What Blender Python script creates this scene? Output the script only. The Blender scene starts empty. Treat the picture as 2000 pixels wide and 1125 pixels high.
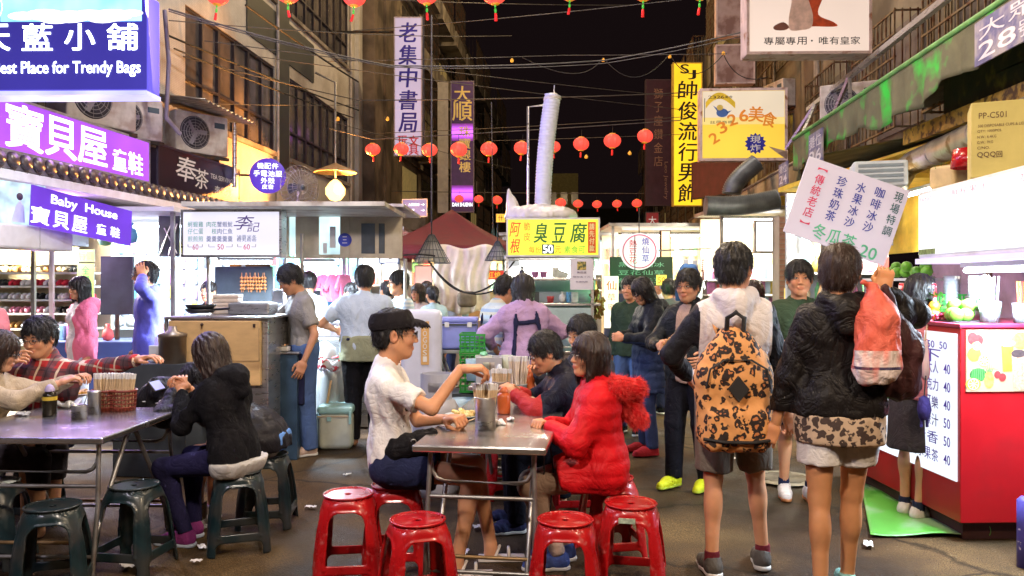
import bpy,bmesh,math,random
import numpy as np
from mathutils import Vector,Matrix,Euler
random.seed(7)
rng=np.random.default_rng(5)
SC=bpy.context.scene
COL=SC.collection
PI=math.pi
F=1600.0;CX=1000.0;HY=550.0;EYE=1.55
YAW=math.atan(130/1600)
cd=bpy.data.cameras.new('street_camera');cam=bpy.data.objects.new('street_camera',cd);COL.objects.link(cam)
cam.location=(0,0,EYE);cam.rotation_euler=(PI/2,0,YAW)
cd.sensor_width=36;cd.lens=36*F/2000;cd.shift_y=-12.5/2000;cd.clip_start=.05;cd.clip_end=600
SC.camera=cam
w=bpy.data.worlds.new("World");SC.world=w;w.use_nodes=True
nt=w.node_tree;bg=nt.nodes['Background']
bg.inputs['Color'].default_value=(.0042,.0024,.0026,1);bg.inputs['Strength'].default_value=1.0
SC.view_settings.view_transform='Standard';SC.view_settings.look='None'
SC.view_settings.exposure=0.68;SC.view_settings.gamma=1.0;SC.view_settings.use_curve_mapping=False
cy=SC.cycles
cy.max_bounces=6;cy.diffuse_bounces=3;cy.glossy_bounces=3;cy.transmission_bounces=6;cy.transparent_max_bounces=12
cy.caustics_reflective=False;cy.caustics_refractive=False;cy.sample_clamp_indirect=3.0;cy.use_denoising=True
cy.use_adaptive_sampling=True;cy.adaptive_threshold=0.02
def area(name,loc,target,sx,sy,power,color,parent=None):
 l=bpy.data.lights.new(name,'AREA');l.shape='RECTANGLE';l.size=sx;l.size_y=sy;l.energy=power;l.color=color
 o=bpy.data.objects.new(name,l);COL.objects.link(o);o.location=loc
 d=Vector(target)-Vector(loc);o.rotation_euler=d.to_track_quat('-Z','Y').to_euler()
 if parent:o.parent=parent
 return o
def point(name,loc,power,color,r=.05,parent=None):
 l=bpy.data.lights.new(name,'POINT');l.energy=power;l.color=color;l.shadow_soft_size=r
 o=bpy.data.objects.new(name,l);COL.objects.link(o);o.location=loc
 if parent:o.parent=parent
 return o
ca,sa=math.cos(YAW),math.sin(YAW)
def at(px,D,py=None,z=None):
 cx=(px-CX)/F*D
 if z is None:z=EYE-(py-HY)/F*D if py is not None else 0.0
 return Vector((cx*ca-D*sa,cx*sa+D*ca,z))
def dlat(px,L):
 return L/((px-CX)/F*ca-sa)
def lat(px,py,L):
 return at(px,dlat(px,L),py)
def gd(py,z=0.0):return(EYE-z)*F/(py-HY)
def meta(o,label=None,cat=None,group=None,kind=None):
 if label:o['label']=label
 if cat:o['category']=cat
 if group:o['group']=group
 if kind:o['kind']=kind
 return o
def thing(name,label,cat,loc=(0,0,0),rz=0.0,group=None,rot=None):
 o=bpy.data.objects.new(name,None);COL.objects.link(o);o.location=loc
 o.rotation_euler=rot if rot is not None else(0,0,rz);o.empty_display_size=.1
 return meta(o,label,cat,group)
def copy_tree(o,parent=None):
 c=o.copy();COL.objects.link(c);c.parent=parent
 for ch in list(o.children):
  copy_tree(ch,c)
 return c
def dup(root,loc,rz=None,label=None,scale=None,rot=None):
 c=copy_tree(root);c.location=loc
 if rz is not None:c.rotation_euler=(0,0,rz)
 if rot is not None:c.rotation_euler=rot
 if label:c['label']=label
 if scale:c.scale=scale if hasattr(scale,'__len__')else(scale,)*3
 return c
MATS={}
def _n(nt,t,**kw):
 n=nt.nodes.new(t)
 for k,v in kw.items():setattr(n,k,v)
 return n
def mat(name,col,rough=.6,metal=0.,var=.12,vs=6.,bump=0.,bs=40.,coat=0.,spec=.5,trans=0.,alpha=1.,sss=0.,stretch=None,col2=None,c2s=4.,c2t=(.45,.6),emis=None,es=0.,sheen=0.,ior=1.45,wr=0.):
 if name in MATS:return MATS[name]
 m=bpy.data.materials.new(name);m.use_nodes=True;nt=m.node_tree;b=nt.nodes['Principled BSDF'];L=nt.links
 b.inputs['Roughness'].default_value=rough;b.inputs['Metallic'].default_value=metal
 b.inputs['Coat Weight'].default_value=coat;b.inputs['Coat Roughness'].default_value=.12;b.inputs['Specular IOR Level'].default_value=spec
 b.inputs['Transmission Weight'].default_value=trans;b.inputs['Alpha'].default_value=alpha;b.inputs['IOR'].default_value=ior
 b.inputs['Sheen Weight'].default_value=sheen
 if sss:b.inputs['Subsurface Weight'].default_value=sss;b.inputs['Subsurface Radius'].default_value=(.02,.008,.004)
 tc=_n(nt,'ShaderNodeTexCoord');mp=_n(nt,'ShaderNodeMapping');L.new(tc.outputs['Object'],mp.inputs['Vector'])
 if stretch:mp.inputs['Scale'].default_value=stretch
 c=(*col,1)
 if var>0 or col2:
  nz=_n(nt,'ShaderNodeTexNoise');nz.inputs['Scale'].default_value=vs;nz.inputs['Detail'].default_value=5;nz.inputs['Roughness'].default_value=.6
  L.new(mp.outputs['Vector'],nz.inputs['Vector'])
  hs=_n(nt,'ShaderNodeMapRange');hs.inputs['To Min'].default_value=1-var*1.6;hs.inputs['To Max'].default_value=1+var*1.6;hs.inputs['From Min'].default_value=.25;hs.inputs['From Max'].default_value=.75
  L.new(nz.outputs['Fac'],hs.inputs['Value'])
  mx=_n(nt,'ShaderNodeVectorMath',operation='SCALE');mx.inputs[0].default_value=col;L.new(hs.outputs['Result'],mx.inputs['Scale'])
  src=mx.outputs['Vector']
  if col2:
   n2=_n(nt,'ShaderNodeTexNoise');n2 .inputs['Scale'].default_value=c2s;n2 .inputs['Detail'].default_value=6
   L.new(mp.outputs['Vector'],n2 .inputs['Vector'])
   r2=_n(nt,'ShaderNodeMapRange');r2 .inputs['From Min'].default_value=c2t[0];r2 .inputs['From Max'].default_value=c2t[1];L.new(n2 .outputs['Fac'],r2 .inputs['Value'])
   mm=_n(nt,'ShaderNodeMix',data_type='RGBA');mm.inputs['B'].default_value=(*col2,1)
   L.new(r2 .outputs['Result'],mm.inputs['Factor']);L.new(src,mm.inputs['A']);src=mm.outputs['Result']
  L.new(src,b.inputs['Base Color'])
  rr=_n(nt,'ShaderNodeMapRange');rr.inputs['To Min'].default_value=max(0,rough-.08);rr.inputs['To Max'].default_value=min(1,rough+.1)
  L.new(nz.outputs['Fac'],rr.inputs['Value']);L.new(rr.outputs['Result'],b.inputs['Roughness'])
 else :
  b.inputs['Base Color'].default_value=c
 if bump>0:
  n3=_n(nt,'ShaderNodeTexNoise');n3 .inputs['Scale'].default_value=bs;n3 .inputs['Detail'].default_value=4;L.new(mp.outputs['Vector'],n3 .inputs['Vector'])
  bp=_n(nt,'ShaderNodeBump');bp.inputs['Strength'].default_value=bump;bp.inputs['Distance'].default_value=.01
  L.new(n3 .outputs['Fac'],bp.inputs['Height']);L.new(bp.outputs['Normal'],b.inputs['Normal'])
  if wr>0:
   n4=_n(nt,'ShaderNodeTexNoise');n4 .inputs['Scale'].default_value=6.5;n4 .inputs['Detail'].default_value=3;n4 .inputs['Distortion'].default_value=1.8;L.new(tc.outputs['Object'],n4 .inputs['Vector'])
   a=_n(nt,'ShaderNodeMath',operation='SUBTRACT');a.inputs[1].default_value=.5;L.new(n4 .outputs['Fac'],a.inputs[0]);a2=_n(nt,'ShaderNodeMath',operation='ABSOLUTE');L.new(a.outputs[0],a2 .inputs[0]);a3=_n(nt,'ShaderNodeMath',operation='POWER');a3 .inputs[1].default_value=.6;L.new(a2 .outputs[0],a3 .inputs[0])
   b4=_n(nt,'ShaderNodeBump');b4 .inputs['Strength'].default_value=wr;b4 .inputs['Distance'].default_value=.035;L.new(a3 .outputs[0],b4 .inputs['Height']);L.new(b4 .outputs['Normal'],bp.inputs['Normal'])
 if emis:b.inputs['Emission Color'].default_value=(*emis,1);b.inputs['Emission Strength'].default_value=es
 MATS[name]=m;return m
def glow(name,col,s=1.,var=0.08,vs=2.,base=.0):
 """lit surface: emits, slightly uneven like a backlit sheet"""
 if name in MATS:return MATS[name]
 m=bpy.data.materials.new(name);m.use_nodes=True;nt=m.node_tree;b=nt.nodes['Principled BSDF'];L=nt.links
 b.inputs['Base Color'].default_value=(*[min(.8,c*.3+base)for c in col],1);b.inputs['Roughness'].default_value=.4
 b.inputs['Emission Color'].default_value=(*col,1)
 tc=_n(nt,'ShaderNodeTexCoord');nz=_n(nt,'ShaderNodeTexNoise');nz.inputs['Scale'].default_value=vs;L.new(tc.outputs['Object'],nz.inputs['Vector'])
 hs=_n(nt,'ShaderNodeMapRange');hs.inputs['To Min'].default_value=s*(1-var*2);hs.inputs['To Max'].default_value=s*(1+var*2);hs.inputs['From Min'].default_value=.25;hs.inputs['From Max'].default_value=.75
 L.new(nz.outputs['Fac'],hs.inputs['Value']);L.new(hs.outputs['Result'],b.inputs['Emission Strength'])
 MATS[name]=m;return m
def vcol_mat(name,rough=.5,spec=.5,sss=0.,bump=0.,bs=60.,coat=0.,var=.06):
 """colour comes from the mesh's own painted pattern attribute Col"""
 if name in MATS:return MATS[name]
 m=mat(name,(1,1,1),rough=rough,var=0,spec=spec,sss=sss,bump=bump,bs=bs,coat=coat)
 nt=m.node_tree;a=_n(nt,'ShaderNodeAttribute');a.attribute_name='Col'
 tc=_n(nt,'ShaderNodeTexCoord');nz=_n(nt,'ShaderNodeTexNoise');nz.inputs['Scale'].default_value=14;nt.links.new(tc.outputs['Object'],nz.inputs['Vector'])
 hs=_n(nt,'ShaderNodeMapRange');hs.inputs['To Min'].default_value=1-var*2;hs.inputs['To Max'].default_value=1+var*2;hs.inputs['From Min'].default_value=.25;hs.inputs['From Max'].default_value=.75
 nt.links.new(nz.outputs['Fac'],hs.inputs['Value'])
 mx=_n(nt,'ShaderNodeVectorMath',operation='SCALE');nt.links.new(a.outputs['Color'],mx.inputs[0]);nt.links.new(hs.outputs['Result'],mx.inputs['Scale'])
 nt.links.new(mx.outputs['Vector'],nt.nodes['Principled BSDF'].inputs['Base Color'])
 return m
def np_mesh(name,v,q,smooth=True,mats=(),mi=None,col=None):
 me=bpy.data.meshes.new(name)
 v=np.asarray(v,dtype=np.float32);q=np.asarray(q,dtype=np.int32);n=q.shape[1]
 me.vertices.add(len(v));me.vertices.foreach_set('co',v.ravel())
 me.loops.add(q.size);me.loops.foreach_set('vertex_index',q.ravel())
 me.polygons.add(len(q));me.polygons.foreach_set('loop_start',np.arange(0,q.size,n,dtype=np.int32));me.polygons.foreach_set('loop_total',np.full(len(q),n,dtype=np.int32))
 for m in mats:me.materials.append(m)
 if mi is not None:me.polygons.foreach_set('material_index',np.asarray(mi,dtype=np.int32))
 me.update(calc_edges=True)
 if smooth:me.polygons.foreach_set('use_smooth',np.ones(len(q),dtype=bool))
 if col is not None:
  a=me.color_attributes.new('Col','FLOAT_COLOR','POINT');c=np.ones((len(v),4),dtype=np.float32);c[:,:3]=col;a.data.foreach_set('color',c.ravel())
 return me
def link(name,me,parent=None,loc=None,rot=None):
 o=bpy.data.objects.new(name,me);COL.objects.link(o)
 if parent:o.parent=parent
 if loc is not None:o.location=loc
 if rot is not None:o.rotation_euler=rot
 return o
class MB:
 def __init__(s):s.v=[];s.f=[];s.m=[];s.sm=[];s.cur=0
 def add(s,vs,fs,smooth=False):
  b=len(s.v);s.v+=[tuple(p)for p in vs]
  for f in fs:s.f.append([b+i for i in f]);s.m.append(s.cur);s.sm.append(smooth)
  return s
 def box(s,c,d,rz=0.,R=None,ch=0.):
  hx,hy,hz=d[0]/2,d[1]/2,d[2]/2;M=R if R is not None else Matrix.Rotation(rz,3,'Z');c=Vector(c)
  ch=min(ch,hx*.45,hy*.45,hz*.45)
  if ch<=0:
   P=[Vector((sx*hx,sy*hy,sz*hz))for sz in(-1,1)for sy in(-1,1)for sx in(-1,1)]
   s.add([c+M@p for p in P],[(0,2,3,1),(4,5,7,6),(0,1,5,4),(2,6,7,3),(0,4,6,2),(1,3,7,5)])
  else :
   bm=bmesh.new();bmesh.ops.create_cube(bm,size=1)
   for v in bm.verts:v.co=Vector((v.co.x*2*hx,v.co.y*2*hy,v.co.z*2*hz))
   bmesh.ops.bevel(bm,geom=bm.edges[:],offset=ch,segments=2,affect='EDGES',profile=.5)
   bm.verts.index_update();s.add([c+M@v.co for v in bm.verts],[[v.index for v in f.verts]for f in bm.faces]);bm.free()
  return s
 def b2(s,x0,x1,y0,y1,z0,z1,ch=0.):
  return s.box(((x0+x1)/2,(y0+y1)/2,(z0+z1)/2),(abs(x1-x0),abs(y1-y0),abs(z1-z0)),ch=ch)
 def tube(s,pts,r,n=8,caps=True,smooth=True):
  pts=[Vector(p)for p in pts];rs=r if hasattr(r,'__len__')else[r]*len(pts);vs=[];up=None
  for i,p in enumerate(pts):
   d=(pts[min(i+1,len(pts)-1)]-pts[max(i-1,0)])
   if d.length<1e-9:d=Vector((0,0,1))
   d.normalize()
   if up is None:up=Vector((0,0,1))if abs(d.z)<.9 else Vector((1,0,0))
   a=d.cross(up)
   if a.length<1e-4:a=d.cross(Vector((0,1,0)))
   a.normalize();b=d.cross(a).normalized();up=-b if False else up
   for k in range(n):vs.append(p+(a*math.cos(2*PI*k/n)+b*math.sin(2*PI*k/n))*rs[i])
  fs=[(i*n+k,i*n+(k+1)%n,(i+1)*n+(k+1)%n,(i+1)*n+k)for i in range(len(pts)-1)for k in range(n)]
  s.add(vs,fs,smooth)
  if caps:s.add(vs[:n][::-1],[tuple(range(n))]);s.add(vs[-n:],[tuple(range(n))])
  return s
 def lathe(s,prof,c=(0,0,0),n=20,ax=None,smooth=True):
  c=Vector(c);R=ax if ax is not None else Matrix.Identity(3);vs=[]
  for r,z in prof:
   for k in range(n):vs.append(c+R@Vector((r*math.cos(2*PI*k/n),r*math.sin(2*PI*k/n),z)))
  fs=[(i*n+k,i*n+(k+1)%n,(i+1)*n+(k+1)%n,(i+1)*n+k)for i in range(len(prof)-1)for k in range(n)]
  s.add(vs,fs,smooth);return s
 def quad(s,a,b,c,d):s.add([a,b,c,d],[(0,1,2,3)]);return s
 def prism(s,poly,y0,y1,smooth=False):
  """polygon in x,z extruded from y0 to y1"""
  n=len(poly);s.add([(x,y0,z)for x,z in poly]+[(x,y1,z)for x,z in poly],[tuple(range(n)),tuple(range(2*n-1,n-1,-1))]+[(i,i+n,(i+1)%n+n,(i+1)%n)for i in range(n)]);return s
 def sheet(s,fn,nu,nv,smooth=True):
  vs=[fn(i/nu,j/nv)for j in range(nv+1)for i in range(nu+1)]
  s.add(vs,[(j*(nu+1)+i,j*(nu+1)+i+1,(j+1)*(nu+1)+i+1,(j+1)*(nu+1)+i)for j in range(nv)for i in range(nu)],smooth);return s
 def mesh(s,name,*mats):
  me=bpy.data.meshes.new(name);me.from_pydata(s.v,[],s.f)
  for m in mats:me.materials.append(m)
  me.polygons.foreach_set('material_index',s.m);me.polygons.foreach_set('use_smooth',s.sm);me.update();return me
 def build(s,name,mats,parent=None,loc=None,rot=None,thick=0.):
  if not isinstance(mats,(list,tuple)):mats=[mats]
  o=link(name,s.mesh(name,*mats),parent,loc,rot)
  if thick:md=o.modifiers.new('thickness','SOLIDIFY');md.thickness=thick
  return o
def ROT(x=0,y=0,z=0):return Euler((x,y,z)).to_matrix()
_gc={}
def glyphs(body,bold=0.):
 k=(body,bold)
 if k not in _gc:
  c=bpy.data.curves.new('lettering_curve','FONT');c.body=body;c.offset=bold;c.resolution_u=3
  o=bpy.data.objects.new('lettering_curve',c);COL.objects.link(o);bpy.context.view_layer.update()
  me=bpy.data.meshes.new_from_object(o.evaluated_get(bpy.context.evaluated_depsgraph_get()))
  v=np.array([p.co[:]for p in me.vertices]).reshape(-1,3);f=[list(p.vertices)for p in me.polygons]
  bpy.data.objects.remove(o);bpy.data.curves.remove(c);bpy.data.meshes.remove(me)
  _gc[k]=(v,f)
 return _gc[k]
class Txt:
 def __init__(s):s.mb=MB()
 def put(s,body,x,z,w,h,m=0,bold=.012,rot=0.,skew=0.,ypos=0.):
  """fit the string in a box centred x,z of width w, height h"""
  hv=bold>.005;v,f=glyphs(body,0. if any(ord(c)>127 for c in body)else min(bold,.006))
  if not len(v):return s
  mn,mx=v[:,:2].min(0),v[:,:2].max(0);c=(mn+mx)/2;sz=np.maximum(mx-mn,1e-5)
  px=(v[:,0]-c[0])/sz[0]*w;pz=(v[:,1]-c[1])/sz[1]*h;px=px+pz*skew
  cr,sr=math.cos(rot),math.sin(rot)
  s.mb.cur=m;k=(bold-.001)*h*.75
  for j,(dx,dz)in enumerate(((-1,-.6),(1,-.6),(-1,.6),(1,.6))if hv else((0,0),)):
   s.mb.add([(x+a*cr-b*sr+dx*k,ypos-.0002*j,z+a*sr+b*cr+dz*k)for a,b in zip(px,pz)],f)
  return s
 def row(s,chars,x0,x1,z,h,m=0,bold=.012,cw=None,**k):
  n=len(chars);p=(x1-x0)/n;cw=cw or p*.88
  for i,ch in enumerate(chars):
   if ch!=' ':s.put(ch,x0+p*(i+.5),z,cw,h,m,bold,**k)
  return s
 def colm(s,chars,x,z1,z0,w,m=0,bold=.012,ch=None,**k):
  n=len(chars);p=(z1-z0)/n;hh=ch or p*.86
  for i,c in enumerate(chars):
   if c!=' ':s.put(c,x,z1-p*(i+.5),w,hh,m,bold,**k)
  return s
 def build(s,name,mats,parent,y=-.006):return s.mb.build(name,mats,parent,loc=(0,y,0))
class SDF:
 def __init__(s,lo,hi,dx):
  s.lo=np.array(lo,float);s.dx=dx;s.n=np.maximum(4,np.ceil((np.array(hi)-s.lo)/dx).astype(int)+1);s.f=np.full(s.n,9.,dtype=np.float32)
 def _sub(s,lo,hi,pad):
  a=np.clip(np.floor((np.asarray(lo)-pad-s.lo)/s.dx).astype(int),0,s.n);b=np.clip(np.ceil((np.asarray(hi)+pad-s.lo)/s.dx).astype(int)+1,0,s.n)
  if(b<=a).any():return None
  ax=[s.lo[i]+s.dx*np.arange(a[i],b[i])for i in range(3)]
  return(slice(a[0],b[0]),slice(a[1],b[1]),slice(a[2],b[2])),np.meshgrid(*ax,indexing='ij',sparse=True)
 def _mix(s,sl,d,k,op):
  g=s.f[sl]
  if op=='u':
   if k>0:h=np.clip(.5+.5*(g-d)/k,0,1);r=g+(d-g)*h-k*h*(1-h)
   else :r=np.minimum(g,d)
  elif op=='s':
   if k>0:h=np.clip(.5-.5*(g+d)/k,0,1);r=g+(-d-g)*h+k*h*(1-h)
   else :r=np.maximum(g,-d)
  else :r=np.maximum(g,d)
  s.f[sl]=r
 def cap(s,a,b,ra,rb=None,k=.02,op='u',flat=1.,up=None,cut=(0,0)):
  """tapered capsule; flat squashes it along 'up' (a depth direction); cut makes flat ends"""
  rb=ra if rb is None else rb;a=np.array(a,float);b=np.array(b,float);R=max(ra,rb)
  t=s._sub(np.minimum(a,b)-R,np.maximum(a,b)+R,max(k,.02))
  if t is None:return s
  sl,(X,Y,Z)=t;px,py,pz=X-a[0],Y-a[1],Z-a[2];ab=b-a;L2=max(1e-9,ab@ab)
  tt=(px*ab[0]+py*ab[1]+pz*ab[2])/L2;h=np.clip(tt,0,1)
  qx,qy,qz=px-ab[0]*h,py-ab[1]*h,pz-ab[2]*h
  if flat!=1. and up is not None:
   u=np.array(up,float);u=u/np.linalg.norm(u);m=qx*u[0]+qy*u[1]+qz*u[2];e=(1/flat-1)*m
   d=np.sqrt((qx+u[0]*e)**2+(qy+u[1]*e)**2+(qz+u[2]*e)**2)-(ra+(rb-ra)*h);d=d*(.5+.5*flat)
  else :d=np.sqrt(qx*qx+qy*qy+qz*qz)-(ra+(rb-ra)*h)
  L=math.sqrt(L2)
  if cut[0]:d=np.maximum(d,-tt*L)
  if cut[1]:d=np.maximum(d,(tt-1)*L)
  s._mix(sl,d,k,op);return s
 def ell(s,c,r,k=.02,op='u',R=None):
  c=np.array(c,float);r=np.array(r,float);t=s._sub(c-r.max(),c+r.max(),max(k,.02))
  if t is None:return s
  sl,(X,Y,Z)=t;x,y,z=X-c[0],Y-c[1],Z-c[2]
  if R is not None:M=np.array(R).T;x,y,z=(M[0,0]*x+M[0,1]*y+M[0,2]*z),(M[1,0]*x+M[1,1]*y+M[1,2]*z),(M[2,0]*x+M[2,1]*y+M[2,2]*z)
  n=np.sqrt((x/r[0])**2+(y/r[1])**2+(z/r[2])**2);g=np.sqrt((x/r[0]**2)**2+(y/r[1]**2)**2+(z/r[2]**2)**2)+1e-6
  d=n*(n-1)/g;d=np.where(n<.3,-r.min()*.5,d)
  s._mix(sl,d,k,op);return s
 def bx(s,c,h,rad=.01,k=0.,op='u',R=None):
  c=np.array(c,float);h=np.array(h,float);m=np.linalg.norm(h)
  t=s._sub(c-m,c+m,max(k,.02)+rad)
  if t is None:return s
  sl,(X,Y,Z)=t;x,y,z=X-c[0],Y-c[1],Z-c[2]
  if R is not None:M=np.array(R).T;x,y,z=(M[0,0]*x+M[0,1]*y+M[0,2]*z),(M[1,0]*x+M[1,1]*y+M[1,2]*z),(M[2,0]*x+M[2,1]*y+M[2,2]*z)
  x,y,z=np.abs(x)-h[0]+rad,np.abs(y)-h[1]+rad,np.abs(z)-h[2]+rad
  d=np.sqrt(np.maximum(x,0)**2+np.maximum(y,0)**2+np.maximum(z,0)**2)+np.minimum(np.maximum(np.maximum(x,y),z),0)-rad
  s._mix(sl,d,k,op);return s
 def plane(s,p,n):
  """keep the side the normal points away from"""
  n=np.array(n,float);n/=np.linalg.norm(n);p=np.array(p,float);ax=[s.lo[i]+s.dx*np.arange(s.n[i])for i in range(3)]
  X,Y,Z=np.meshgrid(*ax,indexing='ij',sparse=True);s.f=np.maximum(s.f,((X-p[0])*n[0]+(Y-p[1])*n[1]+(Z-p[2])*n[2]).astype(np.float32));return s
 def folds(s,amp,freq,seed=0,aniso=(1,1,.45)):
  r=np.random.default_rng(seed);ax=[s.lo[i]+s.dx*np.arange(s.n[i])for i in range(3)];X,Y,Z=np.meshgrid(*ax,indexing='ij',sparse=True)
  msk=np.abs(s.f)<amp*4+s.dx*2
  I=np.nonzero(msk)
  x,y,z=[ax[i][I[i]]for i in range(3)];t=0;wgt=0
  for i in range(6):
   d=r.normal(size=3)*np.array(aniso);d/=np.linalg.norm(d);fr=freq*(1+.55*i)*2*PI;w2=1/(1+.5*i)
   wx=np.sin((x*1.3+y*.7)*freq*3+r.uniform(0,6))*.8
   ph=(x*d[0]+y*d[1]+z*d[2])*fr+wx*1.5+r.uniform(0,6);t=t+w2*(np.sin(ph)if i%2 else 1.3-2.3*np.abs(np.sin(ph*.5))**.8);wgt+=w2
  s.f[I]+=(amp*t/wgt*1.8).astype(np.float32);return s
 def nets(s):
  f=s.f;f=np.pad(f,1,constant_values=9.);lo=s.lo-s.dx;S=f<0
  c=np.zeros(np.array(f.shape)-1,dtype=np.int8)
  for i in(0,1):
   for j in(0,1):
    for k in(0,1):c+=S[i:f.shape[0]-1+i,j:f.shape[1]-1+j,k:f.shape[2]-1+k]
  I=np.array(np.nonzero((c>0)&(c<8)));n=I.shape[1]
  if n==0:return np.zeros((0,3)),np.zeros((0,4),int)
  idx=-np.ones(c.shape,dtype=np.int32);idx[tuple(I)]=np.arange(n)
  acc=np.zeros((3,n));cnt=np.zeros(n)
  E=[((0,0,0),(1,0,0)),((0,1,0),(1,1,0)),((0,0,1),(1,0,1)),((0,1,1),(1,1,1)),((0,0,0),(0,1,0)),((1,0,0),(1,1,0)),((0,0,1),(0,1,1)),((1,0,1),(1,1,1)),((0,0,0),(0,0,1)),((1,0,0),(1,0,1)),((0,1,0),(0,1,1)),((1,1,0),(1,1,1))]
  for a,b in E:
   fa=f[I[0]+a[0],I[1]+a[1],I[2]+a[2]];fb=f[I[0]+b[0],I[1]+b[1],I[2]+b[2]];cr=(fa<0)!=(fb<0)
   t=np.where(cr,fa/np.where(cr,fa-fb,1),0)
   for d in range(3):acc[d]+=np.where(cr,a[d]+t*(b[d]-a[d]),0)
   cnt+=cr
  V=((I+acc/cnt).T)*s.dx+lo
  Q=[]
  for axi in range(3):
   A=[0,0,0];A[axi]=1;u,v=[(1,2),(2,0),(0,1)][axi]
   s0=S[:S.shape[0]-A[0],:S.shape[1]-A[1],:S.shape[2]-A[2]];s1=S[A[0]:,A[1]:,A[2]:]
   J=np.array(np.nonzero(s0!=s1));J=J[:,(J[u]>0)&(J[v]>0)]
   inside=s0[tuple(J)]
   du=np.zeros((3,1),int);du[u]=1;dv=np.zeros((3,1),int);dv[v]=1
   q=np.stack([idx[tuple(J-du-dv)],idx[tuple(J-dv)],idx[tuple(J)],idx[tuple(J-du)]],1)
   q[~inside]=q[~inside][:,::-1];Q.append(q)
  Q=np.concatenate(Q);Q=Q[(Q>=0).all(1)]
  return V,Q
def relax(V,Q,it=1,lam=.5):
 for _ in range(it):
  a=np.concatenate([Q[:,[0,1]],Q[:,[1,2]],Q[:,[2,3]],Q[:,[3,0]]]);S=np.zeros_like(V);c=np.zeros(len(V))
  for d in range(3):S[:,d]=np.bincount(a[:,0],V[a[:,1],d],len(V))+np.bincount(a[:,1],V[a[:,0],d],len(V))
  c=np.bincount(a[:,0],minlength=len(V))+np.bincount(a[:,1],minlength=len(V));V=V*(1-lam)+lam*S/np.maximum(c,1)[:,None]
 return V
def _unit(v):v=np.array(v,float);return v/max(1e-9,np.linalg.norm(v))
def _ik(a,b,l1,l2,pole):
 """middle joint of a two-bone limb from a to b bending towards pole; returns joint and end (clamped)"""
 a,b=np.array(a,float),np.array(b,float);d=b-a;L=np.linalg.norm(d);mx=(l1+l2)*.998
 if L>mx:b=a+d/L*mx;d=b-a;L=mx
 x=(l1*l1-l2*l2+L*L)/(2*L);h=math.sqrt(max(0,l1*l1-x*x));u=d/L;p=np.array(pole,float);p=p-(p@u)*u;p=_unit(p)
 return a+u*x+p*h,b
def _head_geo(fem,dx=.0042):
 s=SDF((-.12,-.15,-.20),(.12,.15,.16),dx)
 s.ell((0,-.014,.035),(.076,.094,.084),0).ell((0,.022,-.03),(.063,.066,.085),.03)
 s.ell((0,.052,-.092),(.024,.026,.019),.03)
 for q in(-1,1):
  s.cap((q*.056,.0,-.05),(q*.016,.052,-.092),.018,.016,k=.03)
  s.ell((q*.036,.062,-.028),(.024,.022,.024),.02)
 s.cap((-.03,.078,.024),(.03,.078,.024),.011,k=.018)
 for q in(-1,1):s.ell((q*.031,.100,.004),(.018,.020,.013),.014,op='s')
 s.cap((0,.086,.006),(0,.103,-.030),.007,.0105,k=.010)
 for q in(-1,1):s.ell((q*.011,.096,-.033),(.008,.009,.007),.006)
 for q in(-1,1):s.ell((q*.031,.0765,.004),(.0145,.0105,.0095),.002)
 s.cap((-.016,.0835,-.060),(.016,.0835,-.060),.0075 if not fem else .0085,k=.006)
 s.cap((-.012,.084,-.069),(.012,.084,-.069),.0075,k=.005)
 s.cap((-.022,.097,-.0645),(.022,.097,-.0645),.0045,k=.003,op='s')
 for q in(-1,1):
  s.ell((q*.080,-.010,-.008),(.011,.021,.032),.008,R=np.array(ROT(.15,0,q*-.35)))
  s.ell((q*.089,-.004,-.006),(.006,.010,.016),.004,op='s')
 s.cap((0,-.022,-.06),(0,-.040,-.19),.052 if not fem else .044,.054 if not fem else .046,k=.03)
 V,Q=s.nets();V=relax(V,Q,1,.35)
 return V,Q
_HG={}
def head_geo(fem,far):
 k=(fem,far)
 if k not in _HG:
  V,Q=_head_geo(fem,.0075 if far else .0042)
  x,y,z=V.T;C=np.ones((len(V),3));skin=np.array([1.,1.,1.])
  lip=np.clip(1.25-np.sqrt((x/.026)**2+((z+.0645)/.0115)**2),0,1)*(y>.07)*(.55 if not fem else .9);lip=np.clip(lip*1.6,0,.9 if fem else .55)
  C=C*(1-lip[:,None])+lip[:,None]*np.array([.80,.34,.34])
  ck=np.exp(-(((np.abs(x)-.042)/.02)**2+((z+.028)/.02)**2))*(y>.03)*.22;C=C*(1-ck[:,None]*np.array([0,.6,.6]))
  er=((np.abs(x)>.078)&(np.abs(z+.008)<.035))*.2;C=C*(1-er[:,None]*np.array([.1,.6,.6]))
  _HG[k]=(V,Q,C)
 return _HG[k]
_HD={}
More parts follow.
